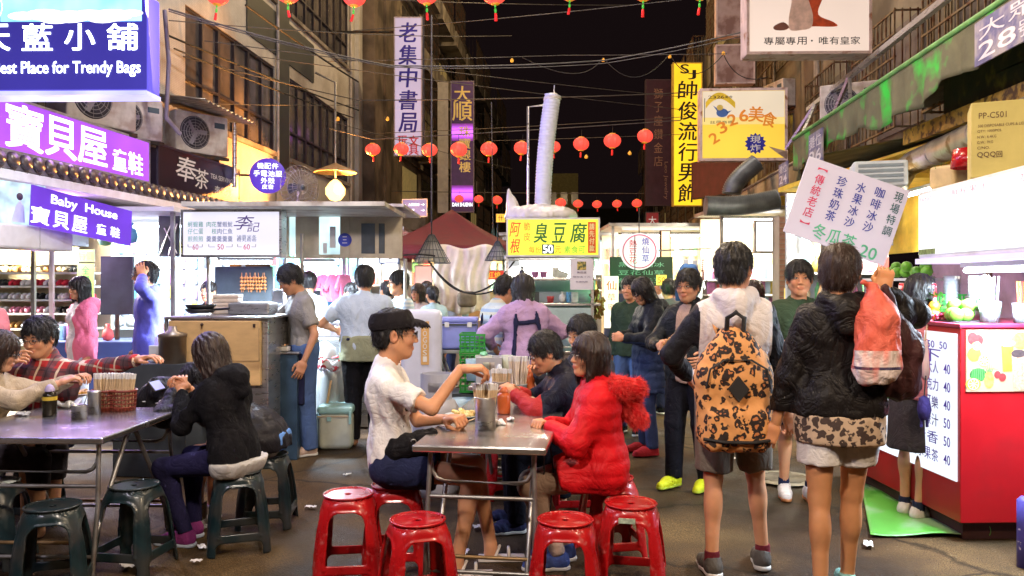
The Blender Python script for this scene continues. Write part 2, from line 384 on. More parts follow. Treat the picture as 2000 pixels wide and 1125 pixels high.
def hand_geo(pose,far):
 k=(pose,far)
 if k in _HD:return _HD[k]
 curls={'relax':(.35,.45,.3),'grip':(1.15,1.25,.8),'flat':(.08,.12,.1),'pinch':(.75,.65,.35),'hold':(.7,.8,.6)}[pose]
 s=SDF((-.075,-.03,-.10),(.085,.20,.05),.0065 if far else .0038)
 s.cap((0,-.02,0),(0,.02,0),.027,.028,k=.0,flat=.75,up=(0,0,1))
 s.bx((0,.052,0),(.040,.044,.0135),.0125,k=.02)
 s.ell((.030,.03,-.008),(.018,.032,.015),.012)
 for i,(x,L)in enumerate(((.031,.078),(.0105,.087),(-.010,.080),(-.030,.062))):
  a=0.;p=np.array([x,.090,.0]);sp=(.10,.02,-.05,-.13)[i]
  c=list(curls)
  if pose=='pinch' and i>0:c=[v*1.35 for v in c]
  r=.0092-.0008*(i==3)
  for j,(fr,cu)in enumerate(zip((.45,.32,.23),c)):
   a+=cu;d=np.array([math.sin(sp)*math.cos(a),math.cos(a),-math.sin(a)]);q=p+d*L*fr*1.08
   s.cap(p,q,r,r*.9,k=.0035 if j else .007);p=q;r*=.92
 g=1.0 if pose in('grip','pinch','hold')else .35
 p0=np.array([.028,.018,-.004]);p1=p0+np.array([.030-.008*g,.030,-.012-.012*g]);p2=p1+np.array([.010-.02*g,.028,-.004-.012*g]);p3=p2+np.array([.0-.012*g,.022,-.004-.004*g])
 s.cap(p0,p1,.015,.0115,k=.012);s.cap(p1,p2,.0112,.0098,k=.004);s.cap(p2,p3,.0098,.0085,k=.003)
 V,Q=s.nets();V=relax(V,Q,1,.3);_HD[k]=(V,Q);return _HD[k]
def _basis(y,z):
 y=_unit(y);z=np.array(z,float);z=_unit(z-(z@y)*y);x=np.cross(y,z);return np.stack([x,y,z],1)
SKIN=lambda :vcol_mat('skin',rough=.48,spec=.35,sss=.12,bump=.08,bs=160,var=.05)
HAIRM={}
def hair_mat(c):
 if c not in HAIRM:
  base={'black':(.007,.005,.005),'brown':(.024,.010,.006),'grey':(.05,.048,.045)}[c]
  HAIRM[c]=mat('hair_'+c,base,rough=.42,var=.35,vs=50,bump=.7,bs=110,stretch=(1,1,.12),spec=.5)
 return HAIRM[c]
def leopard(name,ground,spot,core,scale=26.):
 if name in MATS:return MATS[name]
 m=mat(name,ground,rough=.75,var=0,bump=.15,bs=60);nt=m.node_tree;L=nt.links
 tc=_n(nt,'ShaderNodeTexCoord');nz=_n(nt,'ShaderNodeTexNoise');nz.inputs['Scale'].default_value=scale*.9;L.new(tc.outputs['Object'],nz.inputs['Vector'])
 mx=_n(nt,'ShaderNodeMix',data_type='RGBA');mx.blend_type='LINEAR_LIGHT';mx.inputs['Factor'].default_value=.035
 L.new(tc.outputs['Object'],mx.inputs['A']);L.new(nz.outputs['Color'],mx.inputs['B'])
 vo=_n(nt,'ShaderNodeTexVoronoi');vo.inputs['Scale'].default_value=scale;L.new(mx.outputs['Result'],vo.inputs['Vector'])
 r=_n(nt,'ShaderNodeValToRGB');e=r.color_ramp.elements;r.color_ramp.interpolation='LINEAR'
 e[0].position=0.0;e[0].color=(*core,1);e[1].position=.20;e[1].color=(*core,1)
 for p,c in((.24,spot),(.47,spot),(.53,ground),(1,ground)):
  x=r.color_ramp.elements.new(p);x.color=(*c,1)
 L.new(vo.outputs['Distance'],r.inputs['Fac'])
 n2=_n(nt,'ShaderNodeTexNoise');n2 .inputs['Scale'].default_value=scale*1.4;L.new(tc.outputs['Object'],n2 .inputs['Vector'])
 gt=_n(nt,'ShaderNodeMath',operation='GREATER_THAN');gt.inputs[1].default_value=.63;L.new(n2 .outputs['Fac'],gt.inputs[0])
 mm=_n(nt,'ShaderNodeMix',data_type='RGBA');mm.inputs['B'].default_value=(*ground,1);L.new(gt.outputs[0],mm.inputs['Factor']);L.new(r.outputs['Color'],mm.inputs['A'])
 L.new(mm.outputs['Result'],nt.nodes['Principled BSDF'].inputs['Base Color']);return m
def plaid(name,scale=9.):
 if name in MATS:return MATS[name]
 m=mat(name,(.5,.05,.04),rough=.85,var=0,bump=.2,bs=120);nt=m.node_tree;L=nt.links
 tc=_n(nt,'ShaderNodeTexCoord');sp=_n(nt,'ShaderNodeSeparateXYZ')
 mp=_n(nt,'ShaderNodeMapping');mp.inputs['Rotation'].default_value=(.15,.1,.12);L.new(tc.outputs['Object'],mp.inputs['Vector']);L.new(mp.outputs['Vector'],sp.inputs[0])
 def band(sock,fr,lo,ph=0.):
  a=_n(nt,'ShaderNodeMath',operation='MULTIPLY_ADD');a.inputs[1].default_value=fr;a.inputs[2].default_value=ph;L.new(sock,a.inputs[0])
  f=_n(nt,'ShaderNodeMath',operation='FRACT');L.new(a.outputs[0],f.inputs[0]);g=_n(nt,'ShaderNodeMath',operation='LESS_THAN');g.inputs[1].default_value=lo;L.new(f.outputs[0],g.inputs[0]);return g.outputs[0]
 col=None
 def over(prev,fac,c,amt):
  k=_n(nt,'ShaderNodeMath',operation='MULTIPLY');k.inputs[1].default_value=amt;L.new(fac,k.inputs[0])
  x=_n(nt,'ShaderNodeMix',data_type='RGBA');x.inputs['B'].default_value=(*c,1);L.new(k.outputs[0],x.inputs['Factor'])
  if prev is None:x.inputs['A'].default_value=(.45,.03,.03,1)
  else :L.new(prev,x.inputs['A'])
  return x.outputs['Result']
 for ax,fr in((sp.outputs['Z'],scale),(sp.outputs['X'],scale)):
  col=over(col,band(ax,fr,.42),(.07,.05,.06),.75);col=over(col,band(ax,fr,.09,.3),(.75,.62,.45),.8);col=over(col,band(ax,fr,.05,.75),(.02,.02,.03),.7)
 L.new(col,nt.nodes['Principled BSDF'].inputs['Base Color']);return m
def stripes(name,cols,fr=9.,axis='Z',rough=.8):
 if name in MATS:return MATS[name]
 m=mat(name,cols[0],rough=rough,var=0,bump=.15,bs=90);nt=m.node_tree;L=nt.links
 tc=_n(nt,'ShaderNodeTexCoord');sp=_n(nt,'ShaderNodeSeparateXYZ');L.new(tc.outputs['Object'],sp.inputs[0])
 a=_n(nt,'ShaderNodeMath',operation='MULTIPLY');a.inputs[1].default_value=fr;L.new(sp.outputs[axis],a.inputs[0]);f=_n(nt,'ShaderNodeMath',operation='FRACT');L.new(a.outputs[0],f.inputs[0])
 r=_n(nt,'ShaderNodeValToRGB');r.color_ramp.interpolation='CONSTANT';e=r.color_ramp.elements;e[0].color=(*cols[0],1);e[1].position=1/len(cols);e[1].color=(*cols[1],1)
 for i,c in enumerate(cols[2:]):x=e.new((i+2)/len(cols));x.color=(*c,1)
 L.new(f.outputs[0],r.inputs['Fac']);L.new(r.outputs['Color'],nt.nodes['Principled BSDF'].inputs['Base Color']);return m
def cloth(name,c,rough=.85,var=.10,bump=.16,sheen=.0,bs=90,**k):return mat(name,c,spec=.2,wr=k.pop('wr',.32),rough=rough,var=var,vs=5,bump=bump,bs=bs,sheen=sheen,**k)
_SH={}
def shoe_meshes(far):
 if far in _SH:return _SH[far]
 dx=.011 if far else .0065
 s=SDF((-.06,-.11,-.01),(.06,.20,.12),dx)
 s.cap((0,-.055,.045),(0,.06,.042),.043,.042,k=0,flat=1.).cap((0,.06,.034),(-.004,.135,.026),.042,.034,k=.03).cap((0,-.045,.045),(0,-.040,.095),.036,.038,k=.03,cut=(0,1))
 s.ell((0,-.038,.115),(.026,.034,.03),.006,op='s');s.plane((0,0,.012),(0,0,-1));s.folds(.0015,14,3)
 V,Q=s.nets();up=np_mesh('shoe_upper',relax(V,Q,1,.4),Q)
 s=SDF((-.07,-.12,-.01),(.07,.21,.05),dx*.8)
 s.cap((0,-.06,.014),(0,.055,.014),.044,.043,k=0).cap((0,.055,.014),(-.003,.138,.014),.044,.036,k=.02)
 s.plane((0,0,.026),(0,0,1)).plane((0,0,.0015),(0,0,-1));V,Q=s.nets();so=np_mesh('sole_mesh',relax(V,Q,1,.4),Q)
 _SH[far]=(up,so);return _SH[far]
_lm={}
def with_mat(me,m):
 k=(me.name,m.name)
 if k not in _lm:c=me.copy();c.materials.clear();c.materials.append(m);_lm[k]=c
 return _lm[k]
def strands(V,hair,hc,par,n,seed,ln=None):
 r=np.random.default_rng(seed);P=V[r.integers(0,len(V),n)];N=P-np.array([0,-.02,.02]);N[:,2]*=.6;N/=np.linalg.norm(N,axis=1)[:,None]
 ok=P[:,1]<.12;P,N=P[ok],N[ok];n=len(P)
 crown=np.array([0,-.045,.14]);T=P-crown;T[:,2]-=.05;T-=(T*N).sum(1)[:,None]*N;T/=np.linalg.norm(T,axis=1)[:,None]+1e-6
 lg=hair in('long','bob','medium');T=T*(.4 if lg else 1)+np.array([0,0,-1.2 if lg else-.15]);T+=r.normal(size=T.shape)*(.10 if lg else .28)
 D=T+N*r.uniform(.02,.14 if lg else .45,(n,1));D/=np.linalg.norm(D,axis=1)[:,None];L=r.uniform(.04,.10,(n,1))if lg else r.uniform(.018,.040,(n,1))
 if ln:L=L*ln
 sd=np.cross(D,N+r.normal(size=N.shape)*.4);sd/=np.linalg.norm(sd,axis=1)[:,None]+1e-6;q=P-N*.003
 vv=np.stack([q-sd*.0010,q+sd*.0010,q+D*L*.6+sd*.0006,q+D*L],1).reshape(-1,3);i=np.arange(n)[:,None]*4
 me=np_mesh('hair_strands',vv,np.concatenate([i,i+1,i+2,i+3],1),mats=[hair_mat(hc)]);o=link('hair_strands',me,par);o['kind']='stuff';return o
def person(label,loc,rz,pose='stand',H=1.68,fem=False,far=False,group=None,lean=0.,side=0.,twist=0.,head=(0,0,0),wr=None,wl=None,er=None,el=None,hr='relax',hl='relax',hn_r=None,hn_l=None,ar=None,al=None,kr=None,kl=None,pz=None,hair='short',hairc='black',skin=(.60,.29,.155),shf=.92,top=None,top2=None,sleeve='long',hem=.0,puff=.0,hood=None,bottom=None,legs='trousers',loose=.0,shoe=None,sole=None,sock=None,glasses=False,hat=None,apron=None,bangs=True,build=1.,dx=None,low=-1.,fold=.006,name='person',open_front=None,moustache=False):
 """person in a local frame: y is forward, x to the person's right, z up, origin on the ground; lengths in metres"""
 S=H/1.70;rt=thing(name,label,'person',loc,rz,group)
 seat=pose=='sit'
 if pz is None:pz=.54 if seat else .945*S
 pelvis=np.array([0,0,pz]);Rl=np.array(ROT(-lean,side,twist));hipR=np.array(ROT(0,side*.3,twist*.35))
 sp=lambda x,y,z:pelvis+Rl@(np.array([x,y,z])*S)
 waist=pelvis+(Rl@np.array([0,0,.12])*.7+np.array([0,0,.12])*.3)*S
 chest=sp(0,.0,.31);nb=sp(0,-.012,.475);hc0=nb+Rl@np.array([0,.018,.045])*S
 hR=np.array(ROT(head[0],head[2],head[1])@ROT(-lean*.35,0,twist));hcn=hc0+hR@np.array([0,.028,.105])*S
 sw=(.160 if not fem else .140)*build
 shr,shl=sp(sw,-.012,.400),sp(-sw,-.012,.400)
 l1,l2=.285*S,.245*S
 wr=shr+np.array([.06,.03,-.52])*S if wr is None else np.array(wr,float);wl=shl+np.array([-.06,.03,-.52])*S if wl is None else np.array(wl,float)
 eR,wr=_ik(shr,wr,l1,l2,er if er is not None else(.4,-1,-.3));eL,wl=_ik(shl,wl,l1,l2,el if el is not None else(-.4,-1,-.3))
 hw=.088*build;hipr,hipl=pelvis+hipR@np.array([hw,0,-.02])*S,pelvis+hipR@np.array([-hw,0,-.02])*S
 if seat:ar=ar or(.11,.40,.085);al=al or(-.11,.40,.085)
 else :ar=ar or(.095,0,.085);al=al or(-.095,0,.085)
 t1,t2=.425*S,.415*S
 kR,ar=_ik(hipr,ar,t1,t2,kr if kr is not None else((.15,1,.5)if seat else(0,1,0)));kL,al=_ik(hipl,al,t1,t2,kl if kl is not None else((-.15,1,.5)if seat else(0,1,0)))
 fw=Rl@np.array([0,1,0]);dxb=dx or(.022 if far else .0125)
 pts=np.array([pelvis,chest,nb,shr,shl,eR,eL,wr,wl,kR,kL,ar,al,hcn]);lo=pts.min(0)-.24;hi=pts.max(0)+.24;lo[2]=max(lo[2],-.02 if low<0 else low)
 def torso(s,inf,k=.05,bust=True):
  b=build
  s.cap(pelvis+Rl@np.array([-.055*b,0,0]),pelvis+Rl@np.array([.055*b,0,0]),(.118 if fem else .110)*S*b+inf,k=.0,flat=.86,up=fw)
  s.cap(waist-Rl@np.array([.035*b,0,0])*S,waist+Rl@np.array([.035*b,0,0])*S,(.100 if fem else .112)*S*b+inf,k=k*1.6,flat=.86,up=fw)
  s.cap(chest-Rl@np.array([.065*b,0,0])*S,chest+Rl@np.array([.065*b,0,0])*S,(.108 if fem else .120)*S*b+inf,k=k*1.8,flat=.84,up=fw)
  s.cap(sp(-.10*b,-.015,.385),sp(.10*b,-.015,.385),.058*S+inf*.8,k=k*1.6)
  for q in(-1,1):s.cap(sp(q*.11*b,-.015,.392),sp(q*.02,-.015,.448),.046*S+inf*.8,.044*S+inf*.6,k=.035)
  s.cap(sp(0,-.02,.40),nb,.060*S+inf,.048*S+inf*.6,k=.04)
  if fem and bust:
   for q in(-1,1):s.ell(sp(q*.062,.085,.285),(.055,.05,.055),.04)
 G=lambda :SDF(lo,hi,dxb)
 s=G();torso(s,-.012,bust=False)
 for a,e,w_ in((shr,eR,wr),(shl,eL,wl)):s.cap(a,e,.046*S*build,.036*S*build,k=.03);s.cap(e,w_,.037*S*build,.025*S,k=.012)
 for h,k_,a in((hipr,kR,ar),(hipl,kL,al)):
  s.cap(h,k_,(.084 if fem else .080)*S*build,.050*S*build,k=.04);s.cap(k_,a,.049*S*build,.032*S,k=.02)
  m_=k_*.68+a*.32;back=np.cross(np.cross(a-k_,h-k_),a-k_);back=-_unit(np.array([0,1,0]))if not seat else np.array([0,-1,0]);s.ell(m_+back*.016,(.044*S*build,.044*S*build,.09*S),.03)
  s.cap(a,a+np.array([0,.0,-.05]),.034*S,.036*S,k=.01)
 s.cap(nb-Rl@np.array([0,0,.04]),hcn+hR@np.array([0,-.03,-.09])*S,(.052 if not fem else .044)*S,(.050 if not fem else .043)*S,k=.03)
 V,Q=s.nets();V=relax(V,Q,1,.4);C=np.tile(np.array(skin),(len(V),1));Vs,Qs,Cs=[V],[Q],[C];off=len(V)
 hv,hq,hcx=head_geo(fem,far);hs=S*(.98 if fem else 1.02)
 Vs.append(hv*hs@hR.T+hcn);Qs.append(hq+off);off+=len(hv)
 hcol=hcx*np.array(skin);
 if moustache:
  mk=((np.abs(hv[:,0])<.022)&(np.abs(hv[:,2]+.050)<.005)&(hv[:,1]>.08))|((np.abs(hv[:,0])<.012)&(np.abs(hv[:,2]+.085)<.009)&(hv[:,1]>.07));hcol[mk]*=.3
 Cs.append(hcol)
 for sd,w_,e,po,hn in((1,wr,eR,hr,hn_r),(-1,wl,eL,hl,hn_l)):
  gv,gq=hand_geo(po,far);fd=_unit(w_-e)
  if hn is None:hn=(sd*1.,.0,.0)if not seat else(0,0,1.)
  hfd=fd
  if isinstance(hn[0],(tuple,list,np.ndarray)):hfd=_unit(hn[1]);hn=hn[0]
  B=_basis(hfd,hn);g=gv.copy()
  flip=-1 if sd==1 else 1
  g[:,0]*=flip;gq2=gq[:,::-1]if flip<0 else gq
  if sd==1 and hn[0]>.5 or sd==-1 and hn[0]<-.5:pass
  Vs.append((g*S*(.93 if fem else 1.0))@B.T+w_+hfd*.012);Qs.append(gq2+off);off+=len(gv);Cs.append(np.tile(np.array(skin)*np.array([1.02,.96,.95]),(len(gv),1)))
 me=np_mesh('body',np.concatenate(Vs),np.concatenate(Qs),mats=[SKIN()],col=np.concatenate(Cs));link('body',me,rt)
 HM=Matrix.LocRotScale(Vector(hcn),Matrix(hR.tolist()).to_quaternion(),Vector((hs,)*3))
 ew=mat('eye_white',(.62,.58,.55),rough=.2,var=0);ei=mat('eye_iris',(.012,.008,.006),rough=.1,var=0)
 for q in(-1,1):
  m=MB();m.cur=0;m.lathe([(0,-.0045),(.008,-.0035),(.0125,0),(.008,.0035),(0,.0045)],(q*.031,.0868,.004),12,ROT(0,0,0))
  m.cur=1;m.lathe([(0,-.001),(.0042,-.0006),(.0052,.0006),(.0035,.0022),(0,.003)],(q*.031,.0905 if False else .0968,.0042),10,ROT(-PI/2,0,0))
  m.tube([(q*.0165,.0905,.002),(q*.024,.0972,.0085),(q*.033,.0975,.0095),(q*.046,.0895,.0065)],[.0008,.0019,.0020,.0008],5)
  o=m.build('eye',[ew,ei],rt);o.matrix_local=HM
  m=MB();m.tube([(q*.015,.0895,.0225),(q*.027,.0915,.0275),(q*.040,.083,.0275),(q*.051,.070,.022)],[.0022,.0034,.0028,.0010],6);o=m.build('eyebrow',hair_mat(hairc),rt);o.matrix_local=HM
 if hair!='none':
  hdx=.010 if far else .0058;longz={'short':-.02,'buzz':-.02,'bald':.0,'bun':-.03,'bob':-.135,'long':-.30,'cap':-.01,'medium':-.17,'ponytail':-.03}[hair]
  s=SDF((-.14,-.19,longz-.07),(.14,.15,.20),hdx);th={'short':.016,'buzz':.008,'bald':.006,'bun':.012,'bob':.020,'long':.018,'cap':.006,'medium':.018,'ponytail':.012}[hair]
  s.ell((0,-.016,.040),(.076+th,.094+th,.084+th*1.1),0)
  if hair in('bob','long','medium'):
   zb=longz
   s.cap((0,-.030,.02),(0,-.055,zb+.05),.100,.088 if hair!='bob' else .094,k=.04,flat=.80,up=(0,1,0))
   for q in(-1,1):s.cap((q*.074,.012,.02),(q*.072,.020 if hair=='bob' else .0,max(zb+.03,-.20)),.024,.022,k=.03)
   s.plane((0,-.05,zb),(0,.25,-1))
  elif hair=='short' or hair=='buzz' or hair=='cap' or hair=='bald':
   s.ell((0,-.055,-.02),(.072,.055,.060),.03)
   s.plane((0,-.06,-.062),(0,-.15,-1))
  elif hair in('bun','ponytail'):
   s.ell((0,-.05,-.02),(.070,.058,.060),.03);s.plane((0,-.06,-.075),(0,-.15,-1))
   if hair=='bun':s.ell((0,-.13,.06),(.045,.042,.045),.015)
   else :s.cap((0,-.115,.05),(0,-.15,-.02),.022,.03,k=.01).cap((0,-.15,-.02),(0,-.135,-.16),.03,.012,k=.02)
  fz=.052 if not bangs else(.036 if fem else .048)
  if hair=='bald':fz=.075
  s.ell((0,.105,fz-.09),(.083 if hair not in('bob','long','medium')else .060,.075,.095),.012,op='s')
  if hair not in('bob','long','medium'):
   for q in(-1,1):s.ell((q*.092,.012,-.030),(.03,.042,.040),.006,op='s')
  else :s.cap((0,.05,-.10),(0,.05,-.25),.055,k=.01,op='s')
  if hair=='bald':s.ell((0,.05,.13),(.055,.09,.05),.02,op='s')
  ax=[s.lo[i]+s.dx*np.arange(s.n[i])for i in range(3)];X,Y,Z=np.meshgrid(*ax,indexing='ij');an=np.arctan2(X,-Y+.02)
  am=.0035 if hair!='buzz' else .001
  s.f+=(am*np.sin(an*17+Z*25+np.sin(Z*60))+am*.7*np.sin(an*31-Z*40+1)+(.004*np.sin(X*90+Y*40)*np.sin(Y*75-X*30)if hair=='short' else 0)).astype(np.float32)
  V,Q=s.nets();V=relax(V,Q,1,.25)
  if len(V):o=link('hair',np_mesh('hair',V,Q,mats=[hair_mat(hairc)]),rt);o.matrix_local=HM;strands(V,hair,hairc,o,1400 if far else 9000,sum(map(ord,label)))
 if glasses:
  m=MB();gm=mat('glasses_frame',(.03,.025,.03),rough=.3,var=0)
  for q in(-1,1):
   pts_=[(q*.032+.020*math.cos(t),.1065-abs(.020*math.cos(t)+q*.0)*.15,.002+.0145*math.sin(t))for t in[2*PI*i/12 for i in range(13)]]
   m.tube(pts_,.0019,5,caps=False);m.tube([(q*.052,.1035,.006),(q*.078,.06,.008),(q*.083,-.01,.004)],.0016,5)
  m.tube([(-.013,.1065,.006),(.013,.1065,.006)],.0016,5);o=m.build('glasses',gm,rt);o.matrix_local=HM
 inf=.016+puff
 if top is not None:
  s=G();torso(s,inf)
  if legs=='coat' or hem>0:pass
  for sd,a,e,w_ in((1,shr,eR,wr),(-1,shl,eL,wl)):
   if sleeve=='long':
    s.cap(a,e,(.053+puff*.8)*S*build,(.050+puff*.7)*S*build,k=.045);wc=w_-_unit(w_-e)*.012;s.cap(e,wc,(.050+puff*.7)*S*build,(.036+puff*.4)*S,k=.02,cut=(0,1))
   elif sleeve=='short':
    ee=a+(e-a)*.72;s.cap(a,ee,(.055+puff)*S*build,.058*S*build,k=.045,cut=(0,1))
   elif sleeve=='half':
    s.cap(a,e,(.053+puff*.8)*S*build,(.052+puff*.7)*S*build,k=.045);ee=e+(w_-e)*.35;s.cap(e,ee,.050*S*build,.048*S,k=.02,cut=(0,1))
  hb=-.10-hem
  if not seat:
   s.cap(pelvis+np.array([-.05*build,0,.0]),pelvis+np.array([-.05*build,0,hb*S-.06]),.118*S*build+inf*.8,(.122+hem*.08)*S*build+inf*.8,k=.05,flat=.85,up=(0,1,0)).cap(pelvis+np.array([.05*build,0,.0]),pelvis+np.array([.05*build,0,hb*S-.06]),.118*S*build+inf*.8,(.122+hem*.08)*S*build+inf*.8,k=.06,flat=.85,up=(0,1,0))
   s.plane(pelvis+np.array([0,0,hb*S]),(0,0,-1))
  else :
   if hem>.15:
    for h,k_ in((hipr,kR),(hipl,kL)):s.cap(h,h+(k_-h)*min(.9,hem*1.6),.105*S+puff*.7,.088*S+puff*.6,k=.06,cut=(0,1))
    s.plane(pelvis+np.array([0,0,-.125*S]),(0,.12,-1))
   else :s.plane(pelvis+np.array([0,0,-.075*S]),(0,-.25,-1))
  s.ell(nb+Rl@np.array([0,.035,.055])*S,(.060*S,.062*S,.060*S),.008,op='s')
  if hood=='down':
   s.cap(nb+Rl@np.array([-.075,-.055,.015])*S,nb+Rl@np.array([0,-.105,-.02])*S,.042,.058,k=.03);s.cap(nb+Rl@np.array([.075,-.055,.015])*S,nb+Rl@np.array([0,-.105,-.02])*S,.042,.058,k=.03)
   s.cap(nb+Rl@np.array([0,-.105,-.02])*S,nb+Rl@np.array([0,-.125,-.10])*S,.065,.045,k=.03);s.ell(nb+Rl@np.array([0,-.02,.06])*S,(.07,.06,.07),.01,op='s')
  elif hood=='collar':
   s.cap(nb+Rl@np.array([0,-.008,-.02])*S,nb+Rl@np.array([0,.004,.055])*S,.075*S,.066*S,k=.02,cut=(0,1));s.ell(nb+Rl@np.array([0,.035,.085])*S,(.058,.075,.07),.006,op='s')
  sd_=abs(hash(label))%997 if False else sum(map(ord,label))%997
  s.folds(fold,5.5,sd_);s.folds(fold*.5,12,sd_+1)
  if puff>.015:
   ax=[s.lo[i]+s.dx*np.arange(s.n[i])for i in range(3)];Z=ax[2][None,None,:];s.f+=(.0075*np.abs(np.sin(Z*PI/.075))**.6*-1+.005).astype(np.float32)
  V,Q=s.nets();V=relax(V,Q,1,.35);me=np_mesh('shirt',V,Q,mats=[top]+([top2]if top2 else[]))
  if top2:
   fc=V[Q].mean(1);rel=(fc-chest)@Rl
   mi=(np.abs(rel[:,0])>.155*build).astype(int)if open_front!='front' else((np.abs(rel[:,0])<.05)&(rel[:,1]>.03)).astype(int)
   me.polygons.foreach_set('material_index',mi.astype(np.int32))
  link('jacket' if sleeve=='long' and(hood or puff)else 'shirt',me,rt)
 if bottom is not None:
  s=G();bi=.010+loose
  s.cap(pelvis+hipR@np.array([-.05*build,0,.03]),pelvis+hipR@np.array([.05*build,0,.03]),(.116 if fem else .110)*S*build+bi,k=0.,flat=.88,up=(0,1,0))
  if legs=='skirt':
   if not seat:s.cap(pelvis,pelvis+np.array([0,0,-.46*S]),.145*S+bi,.165*S+bi,k=.06,flat=.8,up=(0,1,0)).plane(pelvis+np.array([0,0,-.46*S]),(0,0,-1))
   else :s.cap(pelvis,(kR+kL)/2,.15*S,.13*S,k=.05)
  for h,k_,a in((hipr,kR,ar),(hipl,kL,al)):
   if legs=='trousers':
    s.cap(h,k_,.092*S*build+bi*.8,.060*S*build+bi,k=.05);s.cap(k_,a+np.array([0,0,-.02]),.060*S*build+bi,.046*S+bi*1.0,k=.02,cut=(0,1))
   elif legs=='tights':
    s.cap(h,k_,.092*S*build,.060*S,k=.05);s.cap(k_,a,.059*S,.042*S,k=.02,cut=(0,1));s.ell(k_*.68+a*.32+np.array([0,-.014,0]),(.045,.045,.09),.03)
   elif legs=='shorts':s.cap(h,h+(k_-h)*shf,.092*S*build+bi,.076*S*build+bi,k=.018,cut=(0,1))
   elif legs=='hotpants':s.cap(h,h+(k_-h)*.60,.088*S*build+bi,.086*S*build+bi,k=.008,cut=(0,1))
   elif legs=='cropped':s.cap(h,k_,.090*S*build+bi,.062*S*build+bi,k=.05);s.cap(k_,k_+(a-k_)*.45,.060*S*build+bi,.052*S+bi,k=.02,cut=(0,1))
  s.plane(pelvis+Rl@np.array([0,0,.10 if seat else .045])*S,Rl@np.array([0,0,1]))
  s.folds(.005 if legs!='tights' else .002,6,3);V,Q=s.nets();V=relax(V,Q,1,.35)
  link({'skirt':'skirt','shorts':'shorts','hotpants':'shorts'}.get(legs,'trousers'),np_mesh('trousers',V,Q,mats=[bottom]),rt)
 if shoe is not None:
  up_,so_=shoe_meshes(far)
  for q,a,k_ in((1,ar,kR),(-1,al,kL)):
   tz=-.12*q
   o=link('shoe',with_mat(up_,shoe),rt,loc=(a[0],a[1]+.035,a[2]-.085),rot=(0,0,tz));o.scale=(S,S,S)
   link('sole',with_mat(so_,sole or mat('sole_white',(.6,.58,.54),var=.2)),o)
   if sock is not None:m=MB();m.tube([(a[0],a[1],a[2]-.04),(a[0],a[1]-.002,a[2]+.045)],[.040*S,.0375*S],14);m.build('sock',sock,rt)
 if hat is not None:
  s=SDF((-.13,-.16,-.02),(.13,.22,.20),.006);s.ell((0,-.016,.045),(.094,.114,.062),0).cap((0,-.018,.035),(0,-.020,.060),.089,.092,k=.015,flat=1.18,up=(0,1,0),cut=(0,0));s.plane((0,0,.030),(0,.12,-1));s.plane((0,-.02,.112),(0,-.16,1))
  s.folds(.002,14,4);V,Q=s.nets();o=link('cap_crown',np_mesh('cap_crown',relax(V,Q,1,.4),Q,mats=[hat]),rt);o.matrix_local=HM
  s=SDF((-.12,.02,-.01),(.12,.22,.08),.005);s.ell((0,.075,.030),(.082,.098,.05),0).ell((0,.075,.023),(.082,.098,.05),.0,op='s');s.plane((0,.07,0),(0,-1,0));s.plane((0,0,.022),(0,0,-1));V,Q=s.nets()
  if len(V):o=link('cap_peak',np_mesh('cap_peak',relax(V,Q,1,.4),Q,mats=[hat]),rt);o.matrix_local=HM
 J=dict(root=rt,pelvis=pelvis,chest=chest,nb=nb,Rl=Rl,S=S,shr=shr,shl=shl,eR=eR,eL=eL,wr=wr,wl=wl,head=hcn,hM=HM,kR=kR,kL=kL,ar=ar,al=al,sp=sp,waist=waist)
 return J
M=dict(steel=mat('stainless_steel',(.55,.54,.53),rough=.28,metal=.9,var=.12,bump=.05,bs=30,stretch=(1,1,6)),steel_d=mat('dull_steel',(.36,.35,.34),rough=.42,metal=.8,var=.2,bump=.08,bs=20,col2=(.20,.16,.12),c2s=5,c2t=(.5,.72)),iron=mat('dark_iron',(.03,.028,.026),rough=.6,metal=.4,var=.25,col2=(.09,.04,.02),c2s=9),white=mat('white_paint',(.72,.72,.72),rough=.5,var=.08,col2=(.50,.47,.42),c2s=3,c2t=(.52,.72)),cream=mat('cream_plastic',(.60,.55,.45),rough=.5,var=.12),wire=mat('cable_rubber',(.012,.012,.013),rough=.6,var=.1),wire2=mat('pale_cable',(.075,.07,.065),rough=.6,var=.2),conc=mat('concrete',(.26,.23,.20),rough=.9,var=.2,vs=2,bump=.3,bs=8,col2=(.11,.09,.075),c2s=1.2),conc_d=mat('soot_stained_concrete',(.16,.12,.09),rough=.9,var=.25,vs=1.5,bump=.3,bs=6,col2=(.06,.045,.035),c2s=.8),dglass=mat('dark_window_glass',(.07,.065,.065),rough=.15,var=.3,vs=1.2,spec=.7,col2=(.20,.17,.15),c2s=.5),alu=mat('bronze_aluminium',(.055,.045,.05),rough=.4,metal=.4,var=.15),wood=mat('bamboo_wood',(.62,.42,.22),rough=.6,var=.15,vs=20),paper=mat('white_paper',(.78,.76,.74),rough=.8,var=.06,bump=.1),plastic_film=mat('plastic_film',(.75,.72,.66),rough=.3,var=.15,bump=.9,bs=7,trans=.25,spec=.6),red=mat('red_plastic',(.40,.006,.008),rough=.27,var=.15,vs=8,coat=.3,col2=(.50,.12,.11),c2s=13,c2t=(.62,.70),bump=.03,bs=120),green=mat('green_plastic',(.02,.26,.03),rough=.4,var=.1),blue=mat('blue_plastic',(.18,.22,.62),rough=.4,var=.1),black=mat('black_paint',(.012,.012,.013),rough=.5,var=.2),)
TUBE_B=glow('cool_tube',(.75,.88,1.0),14,var=.0);TUBE_W=glow('white_tube',(1.,.95,.85),12,var=.0);TUBE_Y=glow('warm_tube',(1.,.78,.40),10,var=.0)
